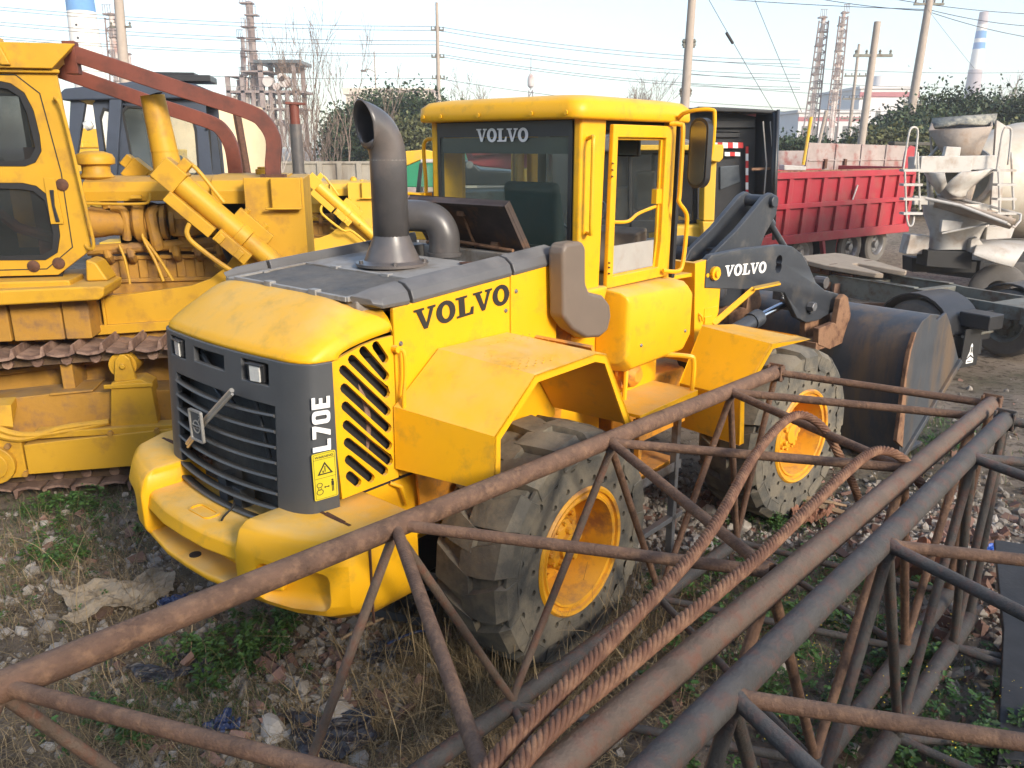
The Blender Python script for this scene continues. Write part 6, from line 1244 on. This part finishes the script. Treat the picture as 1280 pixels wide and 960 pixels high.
for k in range(8): part(BT, 'reflective_tape', 'redtape' if k % 2 == 0 else 'white', lambda q: poly(q, [(932.5,183+k*9),(935.5,183+k*9),(935.5,192+k*9),(932.5,192+k*9)], 14.18, .03))
# ---- yellow loader behind (post, glazed cab, body) between the cab and the black truck
YL, yx = yard('wheel_loader', 'second yellow wheel loader with thick yellow guard post, behind the first loader', 'wheel loader', 860, 10.8)
def y_(q, pts, Y, th): poly(q, pts, Y, th, yx, 10.8)
part(YL, 'guard_post', 'dozer_back', lambda q: (y_(q, [(881,200),(896,200),(893,276),(879,276)], 10.6, .28), y_(q, [(877,179),(905,181),(904,198),(899,203),(886,201),(884,190),(877,186)], 10.5, .45), y_(q, [(790,181),(880,181),(880,188),(790,188)], 10.6, .2), y_(q, [(878,277),(897,277),(897,308),(880,308)], 10.55, .4)), bevel=.015)
part(YL, 'body', 'dozer_back', lambda q: (y_(q, [(835,282),(878,281),(890,290),(895,345),(835,345)], 10.7, 1.6),), bevel=.04)
part(YL, 'cab_frame', 'blackpaint', lambda q: (y_(q, [(745,188),(872,190),(872,194),(745,193)], 10.9, 1.2), y_(q, [(868,192),(873,192),(872,282),(867,282)], 10.9, .1), y_(q, [(846,192),(850,192),(848,282),(843,282)], 10.9, .1), y_(q, [(786,192),(790,192),(790,300),(786,300)], 10.9, .1), y_(q, [(745,275),(872,276),(872,283),(745,300)], 10.9, .1), y_(q, [(745,190),(750,190),(750,310),(745,310)], 11.9, .1), y_(q, [(815,190),(820,190),(820,310),(815,310)], 12.0, .1)), bevel=.01)
part(YL, 'cab_glass', 'glassd', lambda q: (y_(q, [(749,193),(869,193),(868,277),(750,280)], 10.95, .01),))
part(YL, 'cab_roof', 'trim', lambda q: (y_(q, [(738,182),(762,168),(830,165),(872,178),(876,191),(738,190)], 10.8, 1.4),), bevel=.05)
part(YL, 'wheel_arch', 'blackpaint', lambda q: (y_(q, [(832,345),(832,312),(845,304),(866,300),(884,308),(896,326),(898,350)], 10.2, .5),), bevel=.03)
part(YL, 'seat', 'board', lambda q: (y_(q, [(795,215),(820,213),(822,262),(795,262)], 11.5, .2), y_(q, [(770,235),(790,233),(788,285),(768,285)], 11.6, .2)), bevel=.04)
# ---- red crane arm, yellow power unit and dark machinery seen through the loader's cab
RA = thing('crane_arm', 'red crane arm seen through the back window of the near loader', 'crane arm', (0,0,0))
def w3(q, pts, Y, th): q.prism([(at(px,py,Y).x, at(px,py,Y).z) for px, py in pts], Y, Y+th)
part(RA, 'arm', 'red', lambda q: (w3(q, [(580,186),(588,174),(625,172),(640,166),(722,164),(722,214),(640,212),(600,208),(586,204)], 16, .5),), bevel=.03)
part(RA, 'cylinder', 'red', lambda q: q.tube([at(590,190,15.85), at(626,186,15.85), at(720,190,15.85)], .09, n=14))
part(RA, 'pivot', 'steel', lambda q: (q.cyl(at(587,206,15.9), at(587,206,16.6), .07),))
GU = thing('power_unit', 'yellow power unit with grey panel under the red crane arm', 'machine', (0,0,0))
part(GU, 'casing', 'dozer_back', lambda q: w3(q, [(650,212),(675,210),(676,300),(648,300)], 15, 1.2), bevel=.02)
part(GU, 'panel', 'trim', lambda q: (w3(q, [(663,218),(669,218),(669,225),(663,225)], 14.96, .05), w3(q, [(652,235),(659,235),(659,252),(652,252)], 14.9, .1)), bevel=.01)
part(GU, 'hose', 'rubber', lambda q: q.tube([at(660,236,14.8), at(672,245,14.8), at(684,262,14.8)], .06, smooth=4))
TK = thing('tractor_unit', 'low dark machine under the red crane arm', 'machine', (0,0,0))
part(TK, 'body', 'blackpaint', lambda q: (w3(q, [(575,200),(592,204),(600,212),(640,214),(642,232),(575,232)], 18, 1.5),), bevel=.05)
part(TK, 'deck', 'chassis', lambda q: w3(q, [(560,240),(650,238),(650,262),(560,262)], 17, 1.5), bevel=.04)
# ---- yellow excavator and green truck between exhaust and cab
EX = thing('excavator', 'yellow excavator with white framed cab, seen between the curved exhaust and the near cab', 'excavator', (0,0,0))
part(EX, 'boom', 'dozer_back', lambda q: w3(q, [(488,195),(506,189),(530,187),(545,190),(560,205),(560,212),(540,200),(525,200),(506,208),(490,216)], 19, .5), bevel=.02)
part(EX, 'cab', 'mixer', lambda q: (w3(q, [(525,199),(546,199),(546,204),(525,204)], 18.6, 1.2), w3(q, [(519,245),(546,246),(546,264),(519,262)], 18.6, 1.2)), bevel=.03)
part(EX, 'cab_frame', 'blackpaint', lambda q: (w3(q, [(524,204),(528,204),(524,246),(519,246)], 18.6, .2), w3(q, [(541,204),(545,204),(545,246),(541,246)], 18.6, .2), w3(q, [(519,240),(545,240),(545,247),(519,247)], 18.6, .2)), bevel=.02)
part(EX, 'cab_glass', 'glassc', lambda q: w3(q, [(526,204),(543,204),(543,244),(523,244)], 18.7, .02))
part(EX, 'body', 'dozer_back', lambda q: w3(q, [(508,262),(560,264),(560,300),(505,300)], 18.5, 1.8), bevel=.03)
GTK = thing('truck', 'green truck body half hidden behind the yellow excavator', 'truck', (0,0,0))
part(GTK, 'body', 'green', lambda q: w3(q, [(505,190),(580,188),(580,234),(505,234)], 23, 2.5), bevel=.03)
part(GTK, 'chassis', 'redold', lambda q: w3(q, [(505,234),(520,234),(520,246),(505,246)], 23, 2), bevel=.02)
simple_wheel(GTK, at(510,250,23).x, 23.0, .5, .5, .3)
# ---- left background: cream machine and cream box
LM = thing('excavator', 'pale yellow machine with small window, behind the slate blue cab at far left', 'excavator', (0,0,0))
part(LM, 'body', 'dozer_back', lambda q: (w3(q, [(70,185),(175,187),(175,260),(70,260)], 17, 2.5), w3(q, [(85,160),(100,160),(104,185),(85,185)], 17.2, 1)), bevel=.03)
part(LM, 'window', 'window', lambda q: w3(q, [(95,215),(104,213),(106,232),(96,232)], 16.97, .05), bevel=.01)
part(LM, 'rail', 'dozer_back', lambda q: w3(q, [(85,176),(110,176),(110,179),(85,179)], 16.8, .06))
CBX = thing('storage_tank', 'sunlit cream coloured tank wall behind the slate blue cab', 'tank', (0,0,0))
def tankf(q):
    p = at(232,184,21); q.revolve([(0,4.12),(1.2,4.1),(1.55,4.0),(1.6,3.8),(1.6,0),(0,0)], c=(p.x, 22.3, 0), n=48)
part(CBX, 'shell', 'cream', tankf, ang=60)
part(CBX, 'end_frame', 'rustbolt', lambda q: q.tube([at(293,125,19), at(310,222,19)], .09, n=6))
MIR = 0
# ---- small items on top of the trucks
YP = MB(); YP.tube([at(1014,146,22.8), at(1004,206,22.8)], .045, n=8); tag(YP.build('marker_pole', 'dozer_back'), 'thin yellow pole standing in front of the bare shrubs above the red truck', 'pole')
WP = MB(); WP.tube([at(1033,138,24.5), at(1016,212,24.5)], .05, n=8); tag(WP.build('whitewashed_pole', 'polec'), 'thin pale leaning pole beside the yellow pole', 'pole')
q = MB(); w3(q, [(980,206),(1008,208),(1008,213),(980,213)], 20.5, .4); tag(q.build('white_box', 'mixer', bevel=.02), 'rough white block lying on the rim of the red truck body', 'block')
q = MB(); w3(q, [(1118,177),(1166,178),(1166,182),(1118,181)], 27, .5); tag(q.build('dark_cover', 'blackpaint', bevel=.01), 'flat dark cover with red edge showing above the faded dump body', 'cover')
# ================================================================ BACKGROUND
def gp(px, Y): return at(px, 184, Y).x
# concrete perimeter wall
q = MB(); x0, x1 = gp(250, 40), gp(600, 44)
q.box(x0, x1, 40, 40.25, 0, 2.25)
for k in range(14): q.box(x0+k*(x1-x0)/14-.12, x0+k*(x1-x0)/14+.12, 39.9, 40.0, 0, 2.3)
q.box(x0, x1, 39.92, 40.3, 2.25, 2.36)
tag(q.build('perimeter_wall', 'concrete'), 'stained concrete perimeter wall behind the second bulldozer', 'wall')
# ---- trees
def leafcloud(name, m, c, rad, n, ls, parent, seed):
    rg = np.random.default_rng(seed); cl = rg.normal(size=(max(6, n//55), 3)); cl /= np.linalg.norm(cl, axis=1)[:, None]; cl *= (rg.random((len(cl), 1))**.4)
    cl[:, 2] = cl[:, 2]*.8; k = rg.integers(0, len(cl), n); P = cl[k]*.78+rg.normal(size=(n, 3))*.155; P = P*np.array(rad)+np.array(c)
    d = rg.normal(size=(n, 3)); d /= np.linalg.norm(d, axis=1)[:, None]; e = np.cross(d, rg.normal(size=(n, 3))); e /= np.linalg.norm(e, axis=1)[:, None]; L = ls*rg.uniform(.5, 1.4, n)[:, None]
    v = np.stack([P-d*L, P+e*L*.55, P+d*L, P-e*L*.55], 1).reshape(-1, 3); Fc = np.arange(4*n).reshape(n, 4); o = npmesh(name, v, Fc, m); o.parent = parent; return o
def branches(q, p, d, L, r, depth, rd, spread=.55, up=.25, kids=3, n=4, minr=.004):
    pts = [p]; cur = Vector(p); dd_ = Vector(d)
    for k in range(4):
        dd_ = (dd_+Vector((rd.gauss(0,.10), rd.gauss(0,.10), rd.gauss(0,.07)+up*.12))).normalized(); cur = cur+dd_*L/4; pts.append(tuple(cur))
    q.tube(pts, [r, r*.85, r*.7, r*.5, max(r*.32, minr)], n=n, caps=False)
    if depth:
        for k in range(kids):
            t = rd.uniform(.35, 1); i = min(3, int(t*4)); b_ = Vector(pts[i]).lerp(Vector(pts[i+1]), t*4-i)
            nd = (dd_+Vector((rd.gauss(0,spread), rd.gauss(0,spread), rd.gauss(0,spread*.6)+up))).normalized(); branches(q, tuple(b_), nd, L*rd.uniform(.5, .78), max(r*.5, minr), depth-1, rd, spread, up, kids, 3, minr)
def bare(name, label, x, Y, h, seed, stems=1, depth=4, kids=4, r=None, up=.5, spread=.45, m='bark', lean_=0, group=None):
    rd = random.Random(seed); t = thing(name, label, 'tree' if stems < 3 else 'bush', (x, Y, 0), 0, group); q = MB()
    for k in range(stems): branches(q, (rd.uniform(-.12,.12)*stems, rd.uniform(-.3,.3), 0), (rd.gauss(0,.16 if stems > 1 else .04)+lean_, rd.gauss(0,.1), 1), h*(.45 if stems == 1 else .5)*rd.uniform(.8,1.05), (r or h*.014)*(1 if stems == 1 else .5), depth, rd, spread, up, kids, 6 if stems == 1 else 4, .006+h*.0006)
    q.build('branches', m, t, ang=90); return t
def ever(name, label, x, Y, h, w_, seed, m='leafd', n=18000, ls=.12, z0=.12, group=None):
    rd = random.Random(seed); t = thing(name, label, 'tree', (x, Y, 0), 0, group); q = MB(); branches(q, (0,0,0), (0,0,1), h*.45, h*.022, 1, rd, .5, .3, 5, 6, .01); q.build('trunk', 'bark', t)
    leafcloud('crown', m, (0,0,h*(z0+(1-z0)/2)), (w_*.5, w_*.45, h*(1-z0)/2), n, ls, t, seed); return t
ever('evergreen_tree', 'dark evergreen tree behind the wall, left of the curved exhaust', gp(438,52), 52, 6.2, 4.6, 1, z0=0)
ever('evergreen_tree', 'dark evergreen tree behind the wall, right of the curved exhaust', gp(490,55), 55, 7.8, 6.5, 2, z0=0)
ever('evergreen_tree', 'dark evergreen tree touching the left edge of the yellow cab', gp(528,50), 50, 6.9, 5.0, 3, z0=0)
ever('evergreen_tree', 'olive green bushy tree in front of the dark evergreens', gp(508,47), 47, 5.2, 3.8, 4, 'leafo', 9000, z0=0)
for k, (px, Y, h, l) in enumerate([(392,46,10.0,'tall bare twiggy tree beside the dark exhaust of the second bulldozer'),(345,44,6.0,'bare tree under the rusty plant framework'),(425,46,8.2,'bare twiggy tree left of the curved exhaust'),(372,43,5.2,'low bare bush behind the dark exhaust'),(408,44,4.6,'low bare bush in front of the evergreens')]):
    bare('bare_tree' if h > 6 else 'bare_bush', l, gp(px, Y), Y, h, 20+k, stems=3, depth=4, kids=3, up=.55, spread=.36)
bare('bare_tree', 'pale leaning bare trunk rising beside the rusty plant framework', gp(352,38), 38, 6.5, 31, stems=1, depth=3, kids=4, r=.09, lean_=-.25, m='polec')
for k, (px, Y, h, l) in enumerate([(590,70,8.6,'small bare tree top left above the yellow cab roof'),(775,75,9.6,'bare tree top above the middle of the yellow cab roof'),(808,72,9.4,'bare tree top above the right end of the yellow cab roof'),(458,90,9.3,'thin bare tree in front of the cream building')]):
    bare('bare_tree', l, gp(px, Y), Y, h, 40+k, stems=1, depth=4, kids=5, spread=.6, up=.35)
bare('bare_tree', 'large bare tree at the right edge above the green bank', gp(1285,52), 52, 9.0, 55, stems=1, depth=4, kids=5, spread=.7, up=.3, r=.14)
for k in range(9):
    bare('bare_shrub', ['tangled bare grey shrub right beside the black truck cab','tangled bare grey shrub below the white banded building','thin bare shrub behind the faded dump body'][k//3], gp(975+k*14, 34+k%3*3), 34+k%3*3, 2.1+.2*(k%3), 60+k, stems=6, depth=3, kids=4, up=.45, spread=.5, group='bare shrubs behind the red truck')
for k, (px, Y, h, w_, m, l) in enumerate([(985,42,3.9,4,'leafd','dark evergreen shrub behind the yellow pole'),(1015,44,3.8,4,'leafd','dark evergreen shrub behind the pale leaning pole'),(1100,42,4.5,5,'leafd','dark green tree behind the concrete pole, leftmost on the bank'),(1135,44,5.6,5.5,'leafd','dark green tree on the bank above the faded dump body'),(1172,46,6.6,6,'leafd','dark green tree on the bank below the tall pole'),(1210,46,6.5,6,'leafd','tallest dark green tree on the bank left of the mixer'),(1255,46,6.0,6,'leafo','olive green tree on the bank above the mixer drum'),(1120,36,4.2,5,'leafo','olive green bush low on the bank left of the mixer ladder'),(1175,38,4.6,6,'leafd','dark green bush low on the bank behind the hopper'),(1295,44,6.4,6,'leafd','dark green tree at the right edge behind the mixer drum'),(1238,37,4.4,6,'leafo','olive green bush behind the mixer drum')]):
    ever('hedge_tree', l, gp(px, Y), Y, h, w_, 80+k, m, 30000, .105, .0)
# ---- poles and wires
def pole(label, px0, py0, px1, py1, Y, r0, r1, arms=(), m='polec', name='utility_pole'):
    """px0,py0 top, px1,py1 lower visible point; built straight down to the ground"""
    a, b = at(px0, py0, Y), at(px1, py1, Y); d = (b-a); k = (0-a.z)/d.z; g = a+d*k; t = thing(name, label, 'utility pole' if name == 'utility_pole' else 'pole', (g.x, g.y, 0)); q = MB()
    q.tube([(0,0,0), tuple(a-g)], [r1, r0], n=12); q.build('shaft', m, t)
    for (f, w_, h_) in arms:
        c_ = (a-g)*f; q = MB(); q.box(c_.x-w_, c_.x+w_, -.06, .06, c_.z-h_, c_.z+h_)
        for s_ in (-.9, -.35, .35, .9): q.revolve([(.0,0),(.06,.0),(.035,.06),(.06,.1),(.03,.16),(0,.18)], c=(c_.x+w_*s_,0,c_.z+h_), n=8)
        q.build('crossarm', 'chassis', t)
    return t
pole('thick tapered concrete pole at the left, beside the clustered pipes tower', 146, -30, 155, 85, 38, .19, .26, ((.80,.45,.04),(.93,.4,.03)))
pole('thin utility pole with three short crossarms above the left of the cab roof', 546, 3, 548.5, 125, 60, .10, .2, ((.86,.45,.05),(.72,.45,.05),(.61,.45,.05),(.42,.3,.05)))
pole('tall plain pole rising behind the right end of the cab roof', 866, -12, 856, 130, 24, .11, .16, ((.80,.16,.03),(.62,.14,.03)))
pole('weathered leaning pole with one crossarm behind the faded dump body', 1097, 27, 1076, 182, 34, .13, .17, ((.84,.75,.05),(.45,.18,.03)))
pole('tall pole with high crossarm standing on the green bank', 1163, -6, 1142, 120, 44, .18, .25, ((.96,.75,.05),(.5,.5,.05)))
pole('short utility pole with three crossarms left of the leaning pole', 1074, 55, 1062, 160, 70, .10, .17, ((.78,.9,.06),(.62,.85,.06),(.48,.8,.06)))
LP_ = thing('street_lamp', 'distant street lamp between the bare tree and the curved exhaust', 'street lamp', (gp(473,90),90,0)); q = MB(); q.tube([(0,0,0),(0,0,12.6)], [.14,.06], n=8); q.tube([(0,0,10.5),(-.6,0,10.8),(-1.1,0,10.7)], .05, smooth=4); q.build('post', 'polec', LP_)
q = MB(); q.box(-1.5,-.9,-.15,.15,10.55,10.75); q.build('lamp_head', 'trim', LP_, bevel=.05)
def wire(a, b, sag, r, label, group='power lines across the sky'):
    a, b = Vector(a), Vector(b); pts = [tuple(a.lerp(b, t)-Vector((0,0,sag*4*t*(1-t)))) for t in [i/14 for i in range(15)]]; q = MB(); q.tube(pts, r, n=4, caps=False); return tag(q.build('power_line', 'wire'), label, 'power line', group)
WL = 'thin dark power line strung across the pale sky'
for (y0, y1, y2) in ((6,33,61),(10,38,64),(25,51,76),(29,56,79),(43,67,92),(46,70,95),(79,98,113)):
    wire(at(-30,y0,60), at(546,y1,60), .35, .017, WL); wire(at(546,y1,60), at(1000,y1+42,66), .5, .017, WL)
for (y0, y1) in ((74,86),(92,105),(105,118),(127,134)): wire(at(860,y0,62), at(1300,y1+4,80), .4, .016, WL)
for a_, b_ in (((1165,12),(760,-14)),((1165,14),(980,-10)),((1165,13),(1310,34)),((1165,16),(1310,50)),((1090,-6),(1300,18))): wire(at(*a_,44), at(*b_,50), .15, .017, WL)
wire(at(884,-4,26), at(966,138,30), .02, .011, 'thin stay wire with an insulator slanting down behind the black truck cab', None); q = MB(); q.tube([at(908,41,26.8), at(916,54,27)], .045, n=8); tag(q.build('insulator', 'wire'), 'dark insulator on the slanting stay wire', 'insulator')
wire(at(942,-4,26), at(1002,140,30), .02, .010, 'thin stay wire slanting down left of the lattice columns', None)
wire(at(1160,12,42), at(1218,86,48), .02, .010, 'thin stay wire slanting down from the tall pole toward the striped chimney', None)
# ---- chimneys
def chimney(label, pxt, pyt, pxb, pyb, Y, rt, rb, bands, vents=()):
    a, b = at(pxt, pyt, Y), at(pxb, pyb, Y); d = b-a; g = a+d*((0-a.z)/d.z); H = a.z; t = thing('chimney', label, 'chimney', (b.x, Y, 0))
    prev = 1.0
    for f, m in bands:
        z0_, z1_ = H*f, H*prev; r0_, r1_ = rb+(rt-rb)*f, rb+(rt-rb)*prev; q = MB(); q.revolve([(r0_,z0_),(r1_,z1_)]+([(r1_*.85,z1_)] if prev == 1 else []), n=36); q.build('shaft_band', m, t, ang=60); prev = f
    for f in vents:
        rr = rb+(rt-rb)*f; q = MB(); q.cyl((0,-rr-.05,H*f),(0,-rr+.2,H*f),.2,n=12); q.build('opening', 'black', t)
    return t
chimney('big white chimney with blue band near the top left corner', 101, -18, 108, 60, 150, 2.15, 3.1, ((.86,'chimb'),(0,'chimw')), (.78,.71,.64,.57))
chimney('distant white chimney with two blue bands at the right', 1231, 15, 1217, 103, 300, 1.4, 3.4, ((.917,'chimg'),(.873,'chimw'),(.822,'chimb'),(.795,'chimw'),(.75,'chimb'),(.61,'chimw'),(0,'chimg')))
# ---- plant steelwork
IP = thing('plant_structure', 'rusty multi storey process plant framework with a roofed top deck', 'plant framework', (gp(340,110),110,0))
def ip(px, py): v = at(px, py, 110); return v.x-gp(340,110), v.z
def ipb(q, x0, y0, x1, y1, d0=0, d1=5):
    a, b = ip(x0, y0), ip(x1, y1); q.box(min(a[0],b[0]), max(a[0],b[0]), d0, d1, min(a[1],b[1]), max(a[1],b[1]))
part(IP, 'roof', 'window', lambda q: ipb(q, 318, 75, 376, 79, -.5, 6))
part(IP, 'deck', 'ind', lambda q: (ipb(q, 283, 113, 380, 116), ipb(q, 305,135,378,137), ipb(q, 300, 88, 336, 90), ipb(q, 284, 95, 304, 96)))
def cols(q):
    for x in (286,304,327,368): ipb(q, x, 76 if x > 310 else 95, x+3, 184, 0, .4); ipb(q, x+1, 80 if x > 310 else 96, x+3, 184, 4.6, 5)
    for x in (350,318,340,360): ipb(q, x, 116, x+1.5, 184, .1, .3)
    for k in range(14): ipb(q, 284+k*7, 108, 284.6+k*7, 113, 0, .1)
    ipb(q, 284, 107.6, 380, 108.2, 0, .1); ipb(q, 332, 80, 366, 88, 4, 4.5)
part(IP, 'columns', 'ind', cols)
def eq(q):
    for (x, y, r) in ((356,102,.35*1.6),(335,102,.5),(346,108,.35),(352,97,.4)): v = ip(x, y); q.cyl((v[0],-.3,v[1]),(v[0],1.2,v[1]),r*1.3,n=14)
    rd = random.Random(5)
    for k in range(34): x = rd.uniform(288,372); y = rd.uniform(117,160); ipb(q, x, y, x+rd.uniform(1,7), y+rd.uniform(1,8), rd.uniform(0,2), rd.uniform(2.5,4))
    for k in range(12): x = rd.uniform(290,370); v0, v1 = ip(x, 96+rd.uniform(0,20)), ip(x+rd.uniform(-3,3), 184); q.tube([(v0[0],1,v0[1]),(v1[0],1,v1[1])], .14, n=6)
part(IP, 'process_equipment', 'indc', eq)
def column(label, pts, Y, r, bodym, rings, lat=True, name='process_column'):
    (xa, ya), (xb, yb) = pts; a, b = at(xa, ya, Y), at(xb, yb, Y); g = b+(b-a)*((0-b.z)/(b-a).z*1.0); t = thing(name, label, 'process column', (g.x, Y, 0)); top = a-g; top.y = 0
    q = MB(); q.tube([(0,0,0), tuple(top)], [r*1.15, r*.9], n=16); q.build('shell', bodym, t)
    for k in range(rings):
        f = .45+.54*k/(rings-1); c_ = top*f; s_ = 1 if k % 2 else -1; q = MB(); q.box(c_.x-r*(2.2 if s_ < 0 else 1.1), c_.x+r*(1.1 if s_ < 0 else 2.2), -r*1.4, r*1.2, c_.z-.08, c_.z+.08)
        for u in (-1.9,-1.2,-.4,.4,1.2,1.9):
            if (u < 0) == (s_ < 0) or abs(u) < 1.2: q.box(c_.x+r*u-.03, c_.x+r*u+.03, -r*1.4-.03, -r*1.4+.03, c_.z, c_.z+1.0)
        q.box(c_.x-r*(2.1 if s_ < 0 else 1), c_.x+r*(1 if s_ < 0 else 2.1), -r*1.4-.03, -r*1.4+.03, c_.z+.95, c_.z+1.02); q.build('platform', 'ind', t)
    if lat:
        q = MB(); dx = r*2.6
        for s_ in (-1, 1): q.tube([(s_*dx*1.3,-.2,0), (top.x+s_*dx*.75,-.2,top.z*.97)], .11, n=5)
        n_ = rings*2
        for k in range(n_):
            f0, f1 = .3+.66*k/n_, .3+.66*(k+1)/n_; w0, w1 = dx*(1.3-.55*f0), dx*(1.3-.55*f1); s_ = 1 if k % 2 else -1
            q.tube([(top.x*f0-s_*w0,-.2,top.z*f0),(top.x*f1+s_*w1,-.2,top.z*f1)], .07, n=4); q.tube([(top.x*f1-w1,-.2,top.z*f1),(top.x*f1+w1,-.2,top.z*f1)], .07, n=4)
        q.build('lattice_frame', 'ind', t)
    q = MB()
    for k in (-1,1): q.tube([(k*r*1.25,-r*.6,0),(top.x+k*r*1.1,-r*.6,top.z*(.9 if k<0 else .7))], .10, n=6)
    q.build('riser_pipe', 'indc', t); return t
column('rusty red process column rising above the roofed plant framework', ((311,2),(322,140)), 112, .5, 'ind', 9, lat=False)
column('slim pale process column left of the rusty red one', ((303,46),(309,140)), 116, .3, 'indc', 5, lat=False)
column('pale clustered pipe column beside the left concrete pole', ((139,16),(147,90)), 105, .38, 'indc', 5)
column('short pale column just right of the left concrete pole', ((160,66),(164,95)), 110, .3, 'indc', 3, lat=False)
column('pale lattice clad column right of the sky centre, the left of a pair', ((1030,20),(1014,150)), 120, .33, 'indc', 7)
column('pale lattice clad column, the right of a pair', ((1055,14),(1040,150)), 118, .28, 'indc', 8)
# comm mast
CM = thing('radio_mast', 'far thin lattice mast with a round head above the cab roof', 'mast', (gp(663,220),220,0)); q = MB()
for s_ in (-1,1): q.tube([(s_*1.3,0,0),(s_*.45,0,17)], .16, n=5)
for k in range(9): q.tube([(-1.3+.09*k,0,k*1.9),(1.25-.09*k,0,k*1.9+1.9)], .12, n=4)
q.tube([(0,0,17),(0,0,25)], .1, n=5); q.build('lattice', 'ind', CM); q = MB(); q.revolve([(.3,17.5),(.8,18),(.85,18.3),(.85,20),(.7,20.3),(.3,21)], n=16); q.build('mast_head', 'indc', CM)
# ---- buildings
def block(name, label, px0, py0, px1, py1, Y, dep, m, band=None, wins=(), roofm=None, parap=.5):
    a, b = at(px0, py0, Y), at(px1, py1, Y); t = thing(name, label, 'building', (a.x, Y, 0)); W_b = b.x-a.x; Hh = a.z
    part(t, 'wall', m, lambda q: q.box(0, W_b, 0, dep, 0, Hh)); part(t, 'roof', m, lambda q: q.box(-.4, W_b+.4, -.4, dep+.4, Hh, Hh+parap))
    if band: part(t, 'band', 'redband', lambda q: q.box(-.05, W_b+.05, -.06, .2, Hh-band[0], Hh-band[1]))
    for (f0, f1, z0_, z1_) in wins: part(t, 'window', 'window', lambda q: q.box(W_b*f0, W_b*f1, -.05, .3, z0_, z1_))
    return t, W_b, Hh
block('factory_building', 'pale cream factory building behind the evergreens', 432, 118, 538, 138, 130, 20, 'bldg', None, (), parap=.9)
part(block('factory_building', 'low cream building left of the cab behind the evergreens', 470, 125, 545, 138, 118, 15, 'bldg', None, [(.05+.12*k,.12+.12*k,3,5) for k in range(7)])[0], 'roof_rail', 'ind', lambda q: q.box(0, 9, -.2, -.1, 10.2, 10.6))
block('office_building', 'white building with dull red band behind the lattice columns', 999, 141, 1082, 141, 150, 20, 'bldg2', (1.4,.7), [(.06+.155*k,.15+.155*k,2.5,6.6) for k in range(6)])
bb = block('office_building', 'taller cream building with red band beyond the green bank', 1076, 111, 1150, 111, 170, 22, 'bldg2', (1.6,.6), [(.1+.2*k,.18+.2*k,8,10) for k in range(4)])
part(bb[0], 'roof_tank', 'bldg2', lambda q: q.revolve([(0,bb[2]+.5),(1.6,bb[2]+.5),(1.6,bb[2]+2.6),(0,bb[2]+2.8)], c=(bb[1]*.45,4,0), n=20))
# ---- unseen block added behind the camera to keep low sun off the foreground
SBK = thing('sun_blocker', 'plain grey block added unseen behind the viewpoint to shade the foreground', 'building', (4, -14, 0))
part(SBK, 'wall', 'concrete', lambda q: q.box(-16, 22, -6, 6.0, 0, 6.6)); part(SBK, 'roof', 'trim', lambda q: q.prism([(-6.3,6.6),(6.3,6.6),(0,7.4)], -16.3, 22.3, 'yz'))  # box body and ridged top of the added sun blocker
# ================================================================ HAZE
q = MB(); q.box(-480, 480, -20, 620, -1.2, 75); hz = q.build('haze', 'black', smooth=False); hz['kind'] = 'stuff'
m = bpy.data.materials.new('thin_haze'); m.use_nodes = True; N = m.node_tree.nodes; N.remove(N['Principled BSDF']); v = N.new('ShaderNodeVolumePrincipled')
v.inputs['Color'].default_value = (.95,.97,1,1); v.inputs['Density'].default_value = .0011; v.inputs['Anisotropy'].default_value = .2
m.node_tree.links.new(v.outputs[0], N['Material Output'].inputs['Volume']); hz.data.materials.clear(); hz.data.materials.append(m)
tag(hz, 'pale blue haze lying over the far plant and buildings', 'haze')
# ================================================================ every loose piece of these small parts is a part of its own
def explode(o):
    bm = bmesh.new(); bm.from_mesh(o.data); bm.verts.ensure_lookup_table(); seen = set(); comps = []
    for v in bm.verts:
        if v.index in seen: continue
        st = [v]; seen.add(v.index); cp = []
        while st:
            a = st.pop(); cp.append(a.index)
            for e in a.link_edges:
                b = e.other_vert(a)
                if b.index not in seen: seen.add(b.index); st.append(b)
        comps.append(set(cp))
    bm.free()
    if len(comps) < 2: return
    for k, cp in enumerate(comps):
        b2 = bmesh.new(); b2.from_mesh(o.data); b2.verts.ensure_lookup_table(); bmesh.ops.delete(b2, geom=[v for v in b2.verts if v.index not in cp], context='VERTS')
        me = bpy.data.meshes.new(o.name.split('.')[0]); b2.to_mesh(me); b2.free(); me.materials.append(o.data.materials[0])
        c = o.copy(); c.data = me; COL.objects.link(c)
    for ch in list(o.children): pass
    bpy.data.objects.remove(o)
for o in list(bpy.data.objects):
    if o.type == 'MESH' and o.parent is not None and not o.children and o.name.split('.')[0] in ('latch_bracket','engine_pipe','support_post','bolt','hinge','roof_bolt','hinge_rust','edge_strip','stay','panel','tank_panel','cross_member','chute_rim','pedestal_bracket','step_rail','opening'): explode(o)
